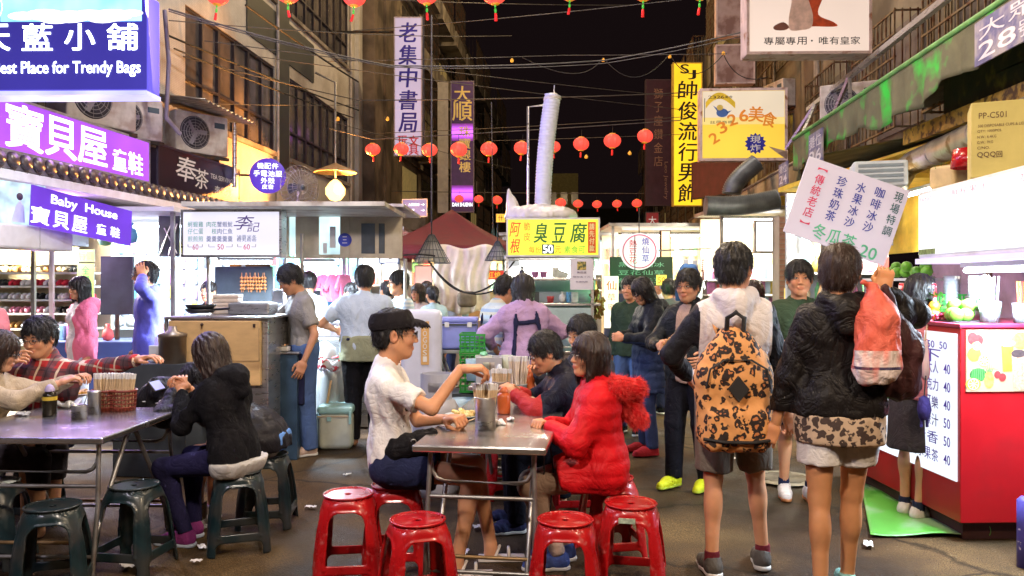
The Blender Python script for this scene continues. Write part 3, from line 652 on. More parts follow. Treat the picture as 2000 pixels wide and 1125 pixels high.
def fixture(p0,p1,col='b',power=30,group='fluorescent tubes lighting the stalls',label=None,aim=(0,0,-1),name='tube_light'):
 """a fluorescent tube fitting with the light it gives"""
 p0,p1=Vector(p0),Vector(p1);c=(p0+p1)/2;L=(p1-p0).length;d=(p1-p0).normalized()
 t=thing(name,label or{'b':'cool blue-white fluorescent tube under a stall roof','w':'white fluorescent tube under a stall roof','y':'warm yellow tube under a stall roof'}[col],'light',c,0,group)
 m=MB();m.tube([p0-c,p1-c],.016,8);m.build('tube',{'b':TUBE_B,'w':TUBE_W,'y':TUBE_Y}[col],t)
 m=MB();R=d.to_track_quat('X','Z').to_matrix();m.box((0,0,.035),(L+.04,.05,.03),R=R);m.build('holder',M['white'],t)
 cc={'b':(.68,.84,1.),'w':(1.,.90,.72),'y':(1.,.74,.36)}[col]
 l=bpy.data.lights.new('tube_glow','AREA');l.shape='RECTANGLE';l.size=L;l.size_y=.05;l.energy=power;l.color=cc
 o=bpy.data.objects.new('tube_glow',l);COL.objects.link(o);o.parent=t;z=-Vector(aim).normalized();x=(d-d.dot(z)*z).normalized();y=z.cross(x)
 o.matrix_local=Matrix.Translation(Vector(aim).normalized()*.03)@Matrix((x,y,z)).transposed().to_4x4();return t
g=mat('asphalt',(.056,.029,.013),spec=.22,rough=.62,var=.35,vs=1.3,bump=.9,bs=110,col2=(.125,.078,.032),c2s=.55,c2t=(.44,.62))
nt_=g.node_tree;b_=nt_.nodes['Principled BSDF']
tc_=_n(nt_,'ShaderNodeTexCoord');vz=_n(nt_,'ShaderNodeTexVoronoi');vz.inputs['Scale'].default_value=42;nt_.links.new(tc_.outputs['Object'],vz.inputs['Vector'])
gt=_n(nt_,'ShaderNodeMath',operation='LESS_THAN');gt.inputs[1].default_value=.10;nt_.links.new(vz.outputs['Distance'],gt.inputs[0])
nz_=_n(nt_,'ShaderNodeTexNoise');nz_.inputs['Scale'].default_value=2.2;nt_.links.new(tc_.outputs['Object'],nz_.inputs['Vector']);g2=_n(nt_,'ShaderNodeMath',operation='GREATER_THAN');g2 .inputs[1].default_value=.56;nt_.links.new(nz_.outputs['Fac'],g2 .inputs[0])
ml=_n(nt_,'ShaderNodeMath',operation='MULTIPLY');nt_.links.new(gt.outputs[0],ml.inputs[0]);nt_.links.new(g2 .outputs[0],ml.inputs[1])
mxx=_n(nt_,'ShaderNodeMix',data_type='RGBA');mxx.inputs['B'].default_value=(.22,.20,.16,1);prev=b_.inputs['Base Color'].links[0].from_socket;nt_.links.new(prev,mxx.inputs['A']);nt_.links.new(ml.outputs[0],mxx.inputs['Factor']);nt_.links.new(mxx.outputs['Result'],b_.inputs['Base Color'])
meta(MB().sheet(lambda u,v:(-60+120*u,-25+190*v,.012*math.sin(u*190)*math.sin(v*140)*math.exp(-((v-.16)*18)**2)),160,260).build('ground',g),kind='structure')
n5=_n(nt_,'ShaderNodeTexNoise');n5 .inputs['Scale'].default_value=1.1;n5 .inputs['Detail'].default_value=8;nt_.links.new(tc_.outputs['Object'],n5 .inputs['Vector'])
vm=_n(nt_,'ShaderNodeMix',data_type='RGBA');vm.blend_type='LINEAR_LIGHT';vm.inputs['Factor'].default_value=.35;nt_.links.new(tc_.outputs['Object'],vm.inputs['A']);nt_.links.new(n5 .outputs['Color'],vm.inputs['B'])
ve=_n(nt_,'ShaderNodeTexVoronoi',feature='DISTANCE_TO_EDGE');ve.inputs['Scale'].default_value=.62;nt_.links.new(vm.outputs['Result'],ve.inputs['Vector'])
er=_n(nt_,'ShaderNodeMapRange');er.inputs['From Min'].default_value=.0;er.inputs['From Max'].default_value=.016;er.inputs['To Min'].default_value=.25;nt_.links.new(ve.outputs['Distance'],er.inputs['Value'])
st_=_n(nt_,'ShaderNodeMapRange');st_.inputs['From Min'].default_value=.42;st_.inputs['From Max'].default_value=.60;st_.inputs['To Min'].default_value=.42;nt_.links.new(n5 .outputs['Fac'],st_.inputs['Value'])
mu=_n(nt_,'ShaderNodeMath',operation='MULTIPLY');nt_.links.new(er.outputs['Result'],mu.inputs[0]);nt_.links.new(st_.outputs['Result'],mu.inputs[1])
sc5=_n(nt_,'ShaderNodeVectorMath',operation='SCALE');nt_.links.new(mxx.outputs['Result'],sc5 .inputs[0]);nt_.links.new(mu.outputs[0],sc5 .inputs['Scale']);n7=_n(nt_,'ShaderNodeTexNoise');n7 .inputs['Scale'].default_value=150;n7 .inputs['Detail'].default_value=2;nt_.links.new(tc_.outputs['Object'],n7 .inputs['Vector'])
m7=_n(nt_,'ShaderNodeMapRange');m7 .inputs['From Min'].default_value=.35;m7 .inputs['From Max'].default_value=.68;m7 .inputs['To Min'].default_value=.45;m7 .inputs['To Max'].default_value=1.75;nt_.links.new(n7 .outputs['Fac'],m7 .inputs['Value'])
s7=_n(nt_,'ShaderNodeVectorMath',operation='SCALE');nt_.links.new(sc5 .outputs['Vector'],s7 .inputs[0]);nt_.links.new(m7 .outputs['Result'],s7 .inputs['Scale']);nt_.links.new(s7 .outputs['Vector'],b_.inputs['Base Color'])
rr5=_n(nt_,'ShaderNodeMapRange');rr5 .inputs['From Min'].default_value=.38;rr5 .inputs['From Max'].default_value=.58;rr5 .inputs['To Min'].default_value=.36;rr5 .inputs['To Max'].default_value=.85;nt_.links.new(n5 .outputs['Fac'],rr5 .inputs['Value']);nt_.links.new(rr5 .outputs['Result'],b_.inputs['Roughness'])
p=at(1532,gd(938),z=.018);t=thing('manhole_cover','round pale metal cover set in the asphalt beside the white trainers','manhole cover',p)
MB().lathe([(0,.004),(.20,.004),(.22,.006),(.24,.002),(.25,0)],n=32).build('lid',mat('worn_iron',(.30,.27,.20),rough=.5,metal=.3,var=.3,vs=9),t)
m=MB()
for k in range(-4,5):
 x=math.sqrt(max(0,.18**2-(k*.04)**2));m.box((0,k*.04,.0065),(2*x+.01,.012,.005))
m.build('tread_ribs',MATS['worn_iron'],t)
kc=mat('kerb_stone',(.30,.27,.22),rough=.9,var=.3,bump=.4,bs=20,col2=(.12,.10,.08),c2s=3)
kerb=MB().b2(2.42,14,6.9,60,-.02,.11,.015).build('raised_pavement',mat('pavement_concrete',(.16,.145,.125),rough=.9,var=.3,vs=3,bump=.35,bs=25));meta(kerb,kind='structure')
km=[MB().box((0,0,.055),(.16-.01*k,.56,.11+.006*k),ch=.02).mesh('kerb_stone_%d'%k,kc)for k in range(3)]
for i in range(34):link('kerbstone',km[i%3],kerb,loc=(2.33+.006*math.sin(i*2.1),7.2+i*.58,0.0),rot=(0,0,.012*math.sin(i*1.7)))
meta(MB().b2(-14,-5.0,-2,60,-.02,.05,.012).build('shop_floor',mat('shop_tiles',(.35,.33,.30),rough=.4,var=.2)),kind='structure')
rl=random.Random(3)
for i,(px,py,s_,lb)in enumerate([(607,996,.05,'crumpled white tissue on the asphalt left of the red stools'),(678,932,.035,'small orange-tinted scrap on the asphalt by the round cooler'),(395,1075,.04,'pale round scrap on the asphalt before the dark stools'),(385,1103,.03,'small pale scrap nearest the bottom edge by the dark stools'),(1697,1070,.05,'thin white paper strip on dark asphalt by the woman\'s leg'),(245,1110,.055,'crumpled foil wrapper under the dark stool'),(940,1035,.05,'white wrapper under the middle table'),(905,1085,.06,'torn pink paper under the middle table'),(985,930,.05,'folded napkin under the far end of the middle table'),(1440,900,.06,'flattened pale napkin on the street behind the leopard backpack man')]):
 rr=[rl.uniform(.6,1.2)for _ in range(9)]
 m=MB();m.sheet(lambda u,v:((u-.5)*s_*2*rr[int(u*8)],(v-.5)*s_*rr[int(v*8)],.012+.012*abs(math.sin(u*7+v*5+i))),6,4,False);m.build('x',M['paper'])
 o=COL.objects[-1]if False else bpy.data.objects['x'];o.name='paper_scrap';o.location=at(px,gd(py),z=.006);o.rotation_euler=(0,0,i*1.1);md=o.modifiers.new('thickness','SOLIDIFY');md.thickness=.0012;meta(o,lb,'litter','litter on the street')
def slab(mb,x0,x1,y0,y1,z0,z1,ch=0):mb.b2(x0,x1,y0,y1,z0,z1,ch);return mb
tile=mat('small_beige_tiles',(.58,.55,.51),rough=.55,var=.12,vs=3,col2=(.26,.22,.18),c2s=.7,c2t=(.5,.75))
def tile_grid(m,sc=14,dark=.72):
 nt=m.node_tree;b=nt.nodes['Principled BSDF'];tc=_n(nt,'ShaderNodeTexCoord');sp=_n(nt,'ShaderNodeSeparateXYZ');cb=_n(nt,'ShaderNodeCombineXYZ');L=nt.links
 L.new(tc.outputs['Object'],sp.inputs[0]);ad=_n(nt,'ShaderNodeMath',operation='ADD');L.new(sp.outputs['X'],ad.inputs[0]);L.new(sp.outputs['Y'],ad.inputs[1]);L.new(ad.outputs[0],cb.inputs['X']);L.new(sp.outputs['Z'],cb.inputs['Y'])
 br=_n(nt,'ShaderNodeTexBrick');br.offset=0;br.inputs['Scale'].default_value=sc;br.inputs['Mortar Size'].default_value=.035;br.inputs['Color1'].default_value=(1,1,1,1);br.inputs['Color2'].default_value=(.92,.92,.92,1);br.inputs['Mortar'].default_value=(dark,dark,dark,1);L.new(cb.outputs[0],br.inputs['Vector'])
 mx=_n(nt,'ShaderNodeMix',data_type='RGBA');mx.blend_type='MULTIPLY';mx.inputs['Factor'].default_value=1;L.new(b.inputs['Base Color'].links[0].from_socket,mx.inputs['A']);L.new(br.outputs['Color'],mx.inputs['B']);L.new(mx.outputs['Result'],b.inputs['Base Color'])
tile_grid(tile,9)
dtile=mat('dark_green_tiles',(.06,.065,.055),rough=.5,var=.2,vs=3);tile_grid(dtile,9,.6)
XB=-6.4
t=thing('tiled_building','beige tiled building with bands of dark windows and a dark plus-shaped panel','building',(XB,12,0))
def T(x):return x
y0,y1=10.8,23.4
bands=[(4.28,6.08),(7.5,9.3),(10.6,12.4)];zc=2.9;m=MB()
grp=[(12.9-12,16.85-12),(17.75-12,22.4-12)]
yy0,yy1=y0-12,y1-12
for a,b in bands+[(13.6,13.6)]:
 slab(m,-.5,0,yy0,yy1,zc,a);
 if b>a:
  slab(m,-.5,-.001,yy0,grp[0][0],a,b);slab(m,-.5,-.001,grp[0][1],grp[1][0],a,b);slab(m,-.5,-.001,grp[1][1],yy1,a,b)
 zc=b
m.build('wall',tile,t)
slab(MB(),-6,-.52,yy0,yy1,0,13.6).build('building_core',M['conc_d'],t)
m=MB();slab(m,0,.03,grp[0][1]+.1,grp[1][0]-.1,4.0,9.6);slab(m,.0,.028,grp[0][1]-1.5,grp[0][1]+.098,6.35,7.25);slab(m,.0,.028,grp[1][0]-.098,grp[1][0]+1.6,6.35,7.25);m.build('plus_panel',dtile,t)
m=MB();slab(m,0,.12,yy1-.35,yy1+.05,2.7,13.7);m.build('corner_pilaster',tile,t)
fm_c={};blind=mat('drawn_blind',(.40,.33,.30),rough=.9,var=.15,vs=1.5,stretch=(1,1,.2))
for a,b in bands[:2]:
 for ga,gb in grp:
  w_=gb-ga;n=3 if ga<3 else 4;pw=w_/n
  for i in range(n):
   k=(round(pw,2),round(b-a,2))
   if k not in fm_c:
    m=MB();h=b-a;f=.045
    for yy in(f/2,pw-f/2,pw/2):m.box((0,yy,h/2),(.07,f if yy!=pw/2 else .035,h))
    for zz in(f/2,h-f/2,h*.34):m.box((.002,pw/2,zz),(.07,pw-.002,f))
    g_=MB().b2(-.03,-.022,.02,pw-.02,.02,h-.02).mesh('pane',M['dglass']);fm_c[k]=(m.mesh('window_frame',M['alu']),g_,MB().b2(-.06,-.05,.04,pw-.04,h*.1,h-.02).mesh('blind',blind))
   w=link('window',fm_c[k][0],t,loc=(-.06,ga+i*pw,a));link('pane',fm_c[k][1],w)
   if(i+int(a))%3!=1:link('blind',fm_c[k][2],w)
 for ga,gb in grp:MB().b2(.0,.07,ga-.05,gb+.05,a-.09,a-.001).build('sill',M['conc'],t)
for yy in(yy0+.2,4.87,10.45):MB().tube([(.06,yy,2.6),(.06,yy,13.4)],.035,8).build('drainpipe',mat('pale_pipe',(.42,.38,.36),rough=.5,var=.25,vs=4),t)
t=thing('corner_building','dark grey building behind the glowing blue and pink shop signs','building',(-6.6,4,0))
MB().b2(-5,0,-4,6.75,2.6,12).build('wall',mat('grey_render',(.17,.15,.17),rough=.85,var=.2,vs=1.2,bump=.3,bs=9,col2=(.08,.07,.08),c2s=.9),t)
for i,(yy,zz)in enumerate([(.6,3.5),(2.6,3.5),(4.9,3.6),(1.6,6.0),(4.4,6.0)]):
 m=MB();
 for k in range(9):m.tube([(.16,yy-.5+k*.15,zz),(.16,yy-.5+k*.15,zz+1.1)],.009,5)
 for k in range(7):m.tube([(.162,yy-.55,zz+k*.18),(.162,yy+.75,zz+k*.18)],.009,5)
 for q in(yy-.55,yy+.75):m.tube([(0,q,zz),(.16,q,zz),(.16,q,zz+1.1),(0,q,zz+1.1)],.011,5)
 m.build('window_cage',M['iron'],t);MB().b2(0.002,.03,yy-.5,yy+.7,zz,zz+1.1).build('window',M['dglass'],t)
t=thing('concrete_tower','brown stained concrete block between the tiled building and the balconies','building',(-6.2,23.5,0))
MB().b2(-6,.25,.1,3.1,0,15,.03).build('wall',M['conc_d'],t);MB().b2(.25,.32,1.2,1.9,0,15).build('rib',M['conc_d'],t)
t=thing('balcony_building','long old apartment block with caged balconies and sloping roofline','building',(-6.0,27,0))
MB().b2(-6,0,-.35,36,0,14.2).build('wall',mat('dirty_stucco',(.27,.22,.16),rough=.9,var=.25,vs=.8,bump=.3,bs=5,col2=(.12,.09,.06),c2s=.5),t)
wy=mat('dim_lit_window',(.35,.28,.12),rough=.4,var=.3,emis=(.9,.6,.2),es=.10)
bal=MB().b2(0,.85,0,3.0,0,.14).b2(.79,.85,0,3.0,.14,.62).b2(0,.79,0,.06,.14,.62).b2(0,.79,2.94,3.0,.14,.62).mesh('balcony',M['conc'])
m=MB()
for k in range(20):m.box((.82,.08+k*.15,1.5),(.018,.018,1.76))
for z in(.95,1.5,2.36):m.box((.822,1.5,z),(.026,2.96,.026))
for k in range(5):m.box((.05+k*.19,.03,1.5),(.016,.016,1.76))
cage=m.mesh('grille',M['iron']);wn=MB().b2(-.02,.012,.3,2.7,.3,2.2).mesh('window',M['dglass']);wl_=MB().b2(-.02,.012,.3,2.7,.3,2.2).mesh('window_lit',wy)
for fl in range(4):
 for i in range(10):
  z=3.3+fl*2.75;y=.3+i*3.55
  b=link('balcony',bal,t,loc=(0,y,z));w=link('window',wl_ if(fl*7+i*3)%5==0 else wn,t,loc=(.001,y,z))
  if(fl+i)%3:link('grille',cage,b)
 MB().b2(.0,.10,-.3,36,3.02+fl*2.75,3.2+fl*2.75).build('floor_band',M['conc'],t)
fw_=mat('far_wall',(.10,.09,.05),rough=.9,var=.2)
t=thing('far_block','pale narrow block at the far end of the street behind the tofu stall','building',at(1098,62));MB().b2(-1.2,1.2,-1,4,0,9.6).build('wall',mat('far_pale_wall',(.42,.36,.14),rough=.9,var=.2),t)
for i in range(3):MB().b2(-.9+i*.8,-.4+i*.8,-1.03,-.99,7.3,8.2).build('window',M['dglass'],t)
t=thing('end_building','dark low block closing the far end of the street','building',at(1060,75));MB().b2(-12,9,0,4,0,8.2).build('wall',mat('far_dark_wall',(.035,.03,.02),rough=.9,var=.2),t)
for i in range(10):MB().b2(-10+i*1.9,-9+i*1.9,-.04,-.001,5.2,6.4).build('window',M['dglass']if i%4 else mat('far_lit_window',(.3,.6,.5),emis=(.5,.9,.8),es=.6),t)
XR=4.6
for nm,ya,yb,h,c,lb in(('old_building',3.0,17.4,11,(.20,.17,.12),'old brown building with caged windows over the green awning'),('narrow_building',17.45,30,12,(.17,.14,.09),'dim yellowish building behind the tall yellow sign'),('dark_building',30.05,60,10.5,(.08,.06,.05),'dark building at the far right of the street')):
 t=thing(nm,lb,'building',(XR,ya,0));L_=yb-ya
 wm=mat('wall_'+nm,c,rough=.9,var=.25,vs=1.1,bump=.3,bs=6,col2=tuple(v*.45 for v in c),c2s=.8)
 MB().b2(0,6,0,L_,2.7,h).build('wall',wm,t)
 for fl in range(3):
  for i in range(int(L_/2.6)):
   yy=.5+i*2.6;zz=3.7+fl*2.7
   w=MB().b2(-.03,-.002,yy,yy+1.7,zz,zz+1.5).build('window',wy if(i*5+fl*3)%4==1 else M['dglass'],t)
   m=MB()
   for k in range(12):m.box((-.40,yy+k*.155,zz+.7),(.02,.02,1.6))
   for k in range(6):m.box((-.402,yy+.85,zz-.08+k*.31),(.026,1.76,.026))
   for q in(yy,yy+1.7):
    for z_ in(zz-.08,zz+1.47):m.box((-.2,q,z_),(.4,.024,.024))
    for k in range(3):m.box((-.1-.1*k,q,zz+.7),(.018,.018,1.6))
   m.build('window_cage',mat('rusty_bars',(.20,.15,.09),rough=.6,metal=.5,var=.3,col2=(.10,.04,.02),c2s=6),t)
 rp=random.Random(4)
 for k in range(int(L_/1.8)):yy=rp.uniform(.2,L_-.3);MB().tube([(-.07,yy,2.8),(-.07,yy+rp.uniform(-.1,.1),h-.2)],rp.uniform(.02,.05),7).build('pipe',mat('grey_drainpipe',(.24,.21,.17),rough=.6,var=.3),t)
aw=mat('weathered_green_canvas',(.10,.10,.055),rough=.7,var=.3,vs=4,bump=.4,bs=14,col2=(.02,.50,.04),c2s=2.6,c2t=(.52,.66))
zt=3.27;LA=2.6
t=thing('green_awning','long dirty green canvas awning sagging over the right-hand stalls','awning',(LA,3.6,zt))
def vsh(u,v):
 y=6.6*u;hh=.34+.045*math.sin(y*2.3)+.03*math.sin(y*7.1)
 return(.05*math.sin(y*9)*v*.3-.02*math.sin(y*21)*v,y,-hh*v)
MB().sheet(vsh,120,8).build('valance',aw,t,thick=.006)
MB().sheet(lambda u,v:(2.0*v,6.6*u,.02+.45*v+.02*math.sin(u*60)*math.sin(v*3)),60,6).build('canopy',mat('awning_top',(.08,.08,.06),rough=.8,var=.3,col2=(.16,.14,.10),c2s=2),t,thick=.006)
MB().tube([(0,0,.01),(0,6.6,.01)],.022,8).build('front_rail',mat('green_rail',(.10,.28,.08),rough=.5,var=.3),t)
t2=thing('brown_awning','mouldy brown canvas awning further along the right side','awning',(LA+.12,10.35,3.05))
MB().sheet(lambda u,v:(.02*math.sin(u*50)*v,10.2*u,-(.36+.03*math.sin(u*40))*v),100,5).build('valance',mat('mouldy_canvas',(.30,.24,.13),rough=.8,var=.3,vs=3,bump=.4,bs=12,col2=(.06,.06,.04),c2s=2.5,c2t=(.45,.6)),t2,thick=.006)
MB().sheet(lambda u,v:(1.9*v,10.2*u,.02+.35*v),30,3).build('canopy',MATS['awning_top'],t2,thick=.006)
MB().tube([(0,0,.01),(0,10.2,.01)],.02,8).build('front_rail',M['steel_d'],t2)
t=thing('steel_truss','grey steel brace running diagonally above the green awning','truss',(0,0,0))
A,B=at(1578,11.2,214),at(1860,5.8,-12);m=MB();m.box((A+B)/2,((B-A).length,.05,.05),R=(B-A).to_track_quat('X','Z').to_matrix());m.build('top_chord',M['steel'],t)
for f,q in((.10,.04),(.10,.17),(.44,.40),(.44,.52)):
 P=A.lerp(B,f);yq=A.y+(B.y-A.y)*q;Q=Vector((LA+.18,yq,zt+.06));m=MB();m.box((P+Q)/2,((P-Q).length,.035,.035),R=(P-Q).to_track_quat('X','Z').to_matrix());m.build('strut',M['steel'],t)
def sign(name,label,cat,c,rz,w,h,d,face,frame,group=None,rot=None,fr=.02,name_face='face'):
 t=thing(name,label,cat,c,rz,group,rot)
 MB().b2(-w/2,w/2,0.001,d,-h/2,h/2,min(.012,d/4)).build('casing',frame,t)
 m=MB()
 if fr>0:
  m.b2(-w/2-.002,w/2+.002,-.012,.003,h/2-fr,h/2+.002).b2(-w/2-.002,w/2+.002,-.012,.003,-h/2-.002,-h/2+fr).b2(-w/2-.001,-w/2+fr,-.011,.002,-h/2+fr,h/2-fr).b2(w/2-fr,w/2+.001,-.011,.002,-h/2+fr,h/2-fr);m.build('frame',frame,t)
 MB().b2(-w/2+fr,w/2-fr,-.004,.0005,-h/2+fr,h/2-fr).build(name_face,face,t);return t
bmat=mat('faded_blue_print',(.12,.12,.26),rough=.6,var=.3,col2=(.3,.28,.30),c2s=6)
for px,py,D_,w_,h_,tx,lb in((1968,52,4.55,.40,.28,('大眾','28號'),'blue number banner on the near end of the green awning'),(1593,290,9.3,.26,.36,('攤位','26'),'blue hand-lettered banner where the green awning ends'),(1530,340,11.2,.22,.28,('攤位','24'),'small blue banner on the brown awning')):
 p=lat(px,py,LA-.05);t=sign('number_banner',lb,'banner',p,-PI/2,w_*2,h_*1.0,.01,bmat,bmat,'number banners on awning edges',fr=0)
 T=Txt();T.row(tx[0],-w_*.9,w_*.9,h_*.22,h_*.36);T.row(tx[1],-w_*.9,w_*.9,-h_*.22,h_*.36);T.build('lettering',mat('pale_ink',(.62,.60,.66),var=.1),t)
WHT=glow('lit_white_lettering',(.92,.95,1.),1.5,var=0);WHB=glow('lit_blue_white_lettering',(.80,.88,1.),3.5,var=0)
darkm=mat('sign_dark_casing',(.03,.03,.05),rough=.5,var=.2);alum=mat('sign_aluminium',(.45,.44,.46),rough=.45,metal=.5,var=.15);rustw=mat('rusty_white_casing',(.55,.42,.38),rough=.6,var=.2,vs=5,col2=(.28,.12,.06),c2s=8,c2t=(.56,.7))
purple_ink=mat('purple_ink',(.045,.022,.22),rough=.6,var=.1);black_ink=mat('black_ink',(.012,.010,.012),rough=.6,var=.1);red_ink=mat('red_ink',(.55,.03,.05),rough=.6,var=.1)
D_=7.3;c=at(110,D_,84);t=sign('shop_sign','large dark blue illuminated bag shop sign at the top left corner','shop sign',c,YAW-.02,1.66,.86,.22,glow('deep_blue_face',(.028,.022,.20),1.0,vs=1.2),glow('blue_case',(.10,.08,.55),.8),fr=.012)
MB().b2(-.50,.77,-.008,-.004,.19,.40).build('sky_picture',[glow('sky_print',(.25,.62,.95),1.3,vs=3,var=.3)],t)
m=MB()
for x,z,r in((-.3,.25,.09),(-.1,.26,.12),(.12,.24,.13),(.3,.26,.10),(.5,.25,.13),(.68,.27,.07),(0,.22,.1),(.42,.22,.09)):
 m.add([(x+r*1.5*math.cos(a),-.0085-.0001*r*10,z-.01+r*.42*math.sin(a))for a in[2*PI*k/16 for k in range(16)]],[tuple(range(16))])
m.build('cloud_picture',glow('cloud_print',(.95,.98,1.),1.3),t)
area('sign_glow',c+Vector((.0,-.35,-.1)),c+Vector((.3,-2,-.9)),1.5,.6,45,(.42,.35,1.));area('sign_glow',c+Vector((.95,.0,.0)),c+Vector((2.2,2.2,.3)),.3,.8,60,(.45,.35,1.));T=Txt();T.row('天藍小舖',-.74,.79,.05,.235,0,.022,cw=.27);T.put('Best Place for Trendy Bags',.10,-.235,1.32,.14,0,.008);T.build('lettering',WHB,t,-.010)
m=MB();m.tube([(-.60+.11*a/6*math.cos(a),-.008,.30+.16*a/6*math.sin(a)*.8)for a in[k*.3 for k in range(24)]],.004,5,False);m.build('swirl',WHT,t)
m=MB();m.b2(-.83,.84,-.06,.22,-.475,-.44);m.build('light_ledge',glow('ledge_glow',(.45,.45,.95),.9,var=.2),t)
def lat_sign(name,label,x0px,x1px,L,z0,z1,d,face,frame,side=-1,yr=None,fr=.03,grp_=None):
 ya=L and at(x0px,dlat(x0px,L)).y;yb=at(x1px,dlat(x1px,L)).y
 if yr:ya,yb=yr
 c=(L,(ya+yb)/2,(z0+z1)/2);w=abs(yb-ya);return sign(name,label,'shop sign',c,PI/2 if side<0 else-PI/2,w,z1-z0,d,face,frame,grp_,fr=fr),w,z1-z0
t,w_,h_=lat_sign('shop_sign','long glowing pink and violet children\'s shoe shop sign with white characters',-70,292,-5.6,2.83,3.385,.2,glow('pink_violet_face',(.33,.07,.66),1.0,vs=.8,var=.22),alum,fr=.025)
xa=-w_/2;sc_=lambda px:(at(px,dlat(px,-5.6)).y-(at(-70,dlat(-70,-5.6)).y+at(292,dlat(292,-5.6)).y)/2)
area('sign_glow',(-5.45,8.6,3.1),(-3.5,8.6,2.4),.5,3.0,55,(.62,.30,1.))
T=Txt()
for ch,a,b,hh,zz in(('寶',10,83,.44,0),('貝',88,148,.42,0),('屋',152,208,.41,0),('童',220,247,.26,-.07),('鞋',250,278,.27,-.07)):
 T.put(ch,(sc_(a)+sc_(b))/2,zz,abs(sc_(b)-sc_(a))*1.0,hh,0,.035)
T.build('lettering',WHT,t)
t=thing('tiled_eave','row of scalloped roof tiles along the left shopfronts','roof eave',(-5.35,6.2,2.72))
MB().b2(-.5,-.03,0,8.6,-.10,.06).build('eave_board',mat('eave_board',(.16,.14,.15),rough=.8,var=.2),t)
tl=MB().lathe([(.0,-.002),(.072,-.002),(.08,.02),(.075,.30)],(0,0,0),14,ROT(0,-PI/2-.25,0)).mesh('tile',mat('brown_glazed_tile',(.06,.045,.045),rough=.3,var=.3,vs=9,spec=.6))
for i in range(46):o=link('tile',tl,t,loc=(.0,.08+i*.185,.0),rot=(0,0,.05*math.sin(i*3)))
m=MB()
for i in range(46):
 a0=.08+i*.185;m.add([(-.005,a0-.075,-.045),(-.005,a0+.075,-.045),(-.005,a0,-.12)],[(0,1,2)])
m.build('drip_tile',MATS['brown_glazed_tile'],t)
MB().b2(-.9,-.01,0,8.6,-.20,-.11).build('soffit',mat('white_soffit',(.70,.72,.75),var=.1),t)
p=[lat(68,362,-5.05),lat(262,408,-4.8),lat(250,485,-4.8),lat(55,438,-5.05)]
cc=sum(p,Vector())/4;xd=((p[1]-p[0])+(p[2]-p[3])).normalized();zd=((p[0]-p[3])+(p[1]-p[2])).normalized();yd=zd.cross(xd).normalized();zd=xd.cross(yd)
w_=(p[1]-p[0]).length;h_=(p[0]-p[3]).length
t=thing('hanging_banner','tilted purple banner with two lines of white lettering under the tiled eave','banner',cc);t.rotation_euler=Matrix((xd,yd,zd)).transposed().to_euler()
MB().b2(-w_/2,w_/2,0,.012,-h_/2,h_/2).build('panel',glow('purple_banner',(.13,.035,.55),.75,vs=1.5,var=.2),t)
T=Txt();T.put('Baby  House',.0,h_*.23,w_*.66,h_*.30,0,.02)
for ch,x,ww,hh in(('寶',-.40,.16,.42),('貝',-.22,.145,.42),('屋',-.05,.145,.42),('童',.16,.10,.28),('鞋',.30,.10,.28)):T.put(ch,x*w_*1.05,-h_*.22,ww*w_,hh*h_,0,.03)
T.build('lettering',WHT,t)
c=lat(30,402,-5.2);t=thing('photo_poster','pale garden photo poster left of the tilted purple banner','poster',c,PI/2-.2);MB().b2(-.30,.34,0,.01,-.20,.22).build('print',glow('garden_print',(.45,.62,.72),.9,vs=7,var=.32),t)
m=MB();m.prism([(-.05,-.15),(.1,-.15),(.09,.0),(.05,.06),(.0,.0)],-.004,-.001);m.build('figure_print',mat('pale_dress_print',(.7,.75,.85)),t)
m=MB();m.lathe([(0,-.002),(.035,-.002),(.035,.001)],(.045,-.003,.09),12,ROT(-PI/2,0,0));m.build('head_print',mat('dark_head_print',(.08,.05,.08)),t)
c=lat(60,462,-5.1);t=thing('shutter_box','long white shutter housing under the photo poster','box',c,PI/2);MB().b2(-.8,.62,-.02,.3,-.12,.10,.02).build('casing',M['white'],t);MB().b2(.1,.104,-.024,-.019,-.12,.10).build('seam',M['steel'],t)
t,w_,h_=lat_sign('shop_sign','dark brown tea shop sign with white brush characters',308,468,-5.7,2.83,3.44,.25,mat('dark_plum_face',(.012,.007,.012),rough=.35,var=.15),mat('plum_case',(.03,.02,.035),rough=.4,var=.2),fr=.03)
pw=mat('pale_lettering',(.72,.70,.68),var=.05);T=Txt();T.put('奉',-w_*.20,.05,.62,.36,0,.012,skew=.2);T.put('茶',-w_*.02,-.03,.44,.30,0,.010,skew=.1);T.put('TEA SERVING',w_*.24,.06,.80,.075,0,.004);T.row('來恁兜',w_*.14,w_*.38,-.13,.12);T.build('lettering',pw,t)
c=at(523,14,343);t=thing('round_sign','round violet sign with white characters above the food carts','sign',c,YAW+.25)
MB().lathe([(0,0),(.285,0),(.30,.01),(.30,.09),(0,.09)],n=36,ax=ROT(-PI/2,0,0)).build('disc',glow('violet_disc',(.10,.04,.50),.7),t)
T=Txt();T.row('機配件',-.18,.18,.165,.10);T.row('手電池服',-.24,.24,.035,.10);T.row('外殼',-.12,.12,-.085,.10);T.row('皮套',-.10,.10,-.19,.08);T.build('lettering',WHT,t,-.004)
MB().tube([(-.3,.05,0),(-1.2,.05,.02)],.02,6).build('bracket',M['iron'],t)
def vsign(label,px,y0_,y1_,wpx,D_,face,frame,d=.2,rz=YAW):
 c=at(px,D_,(y0_+y1_)/2);return sign('vertical_sign',label,'shop sign',c,rz,wpx/F*D_,(y1_-y0_)/F*D_,d,face,frame,fr=.03),wpx/F*D_,(y1_-y0_)/F*D_
t,w_,h_=vsign('tall white bookshop sign with five blue brush characters',797,33,305,55,22,glow('pale_lilac_face',(.42,.34,.50),.62,vs=.8,base=.1),mat('lilac_case',(.35,.30,.38),var=.15))
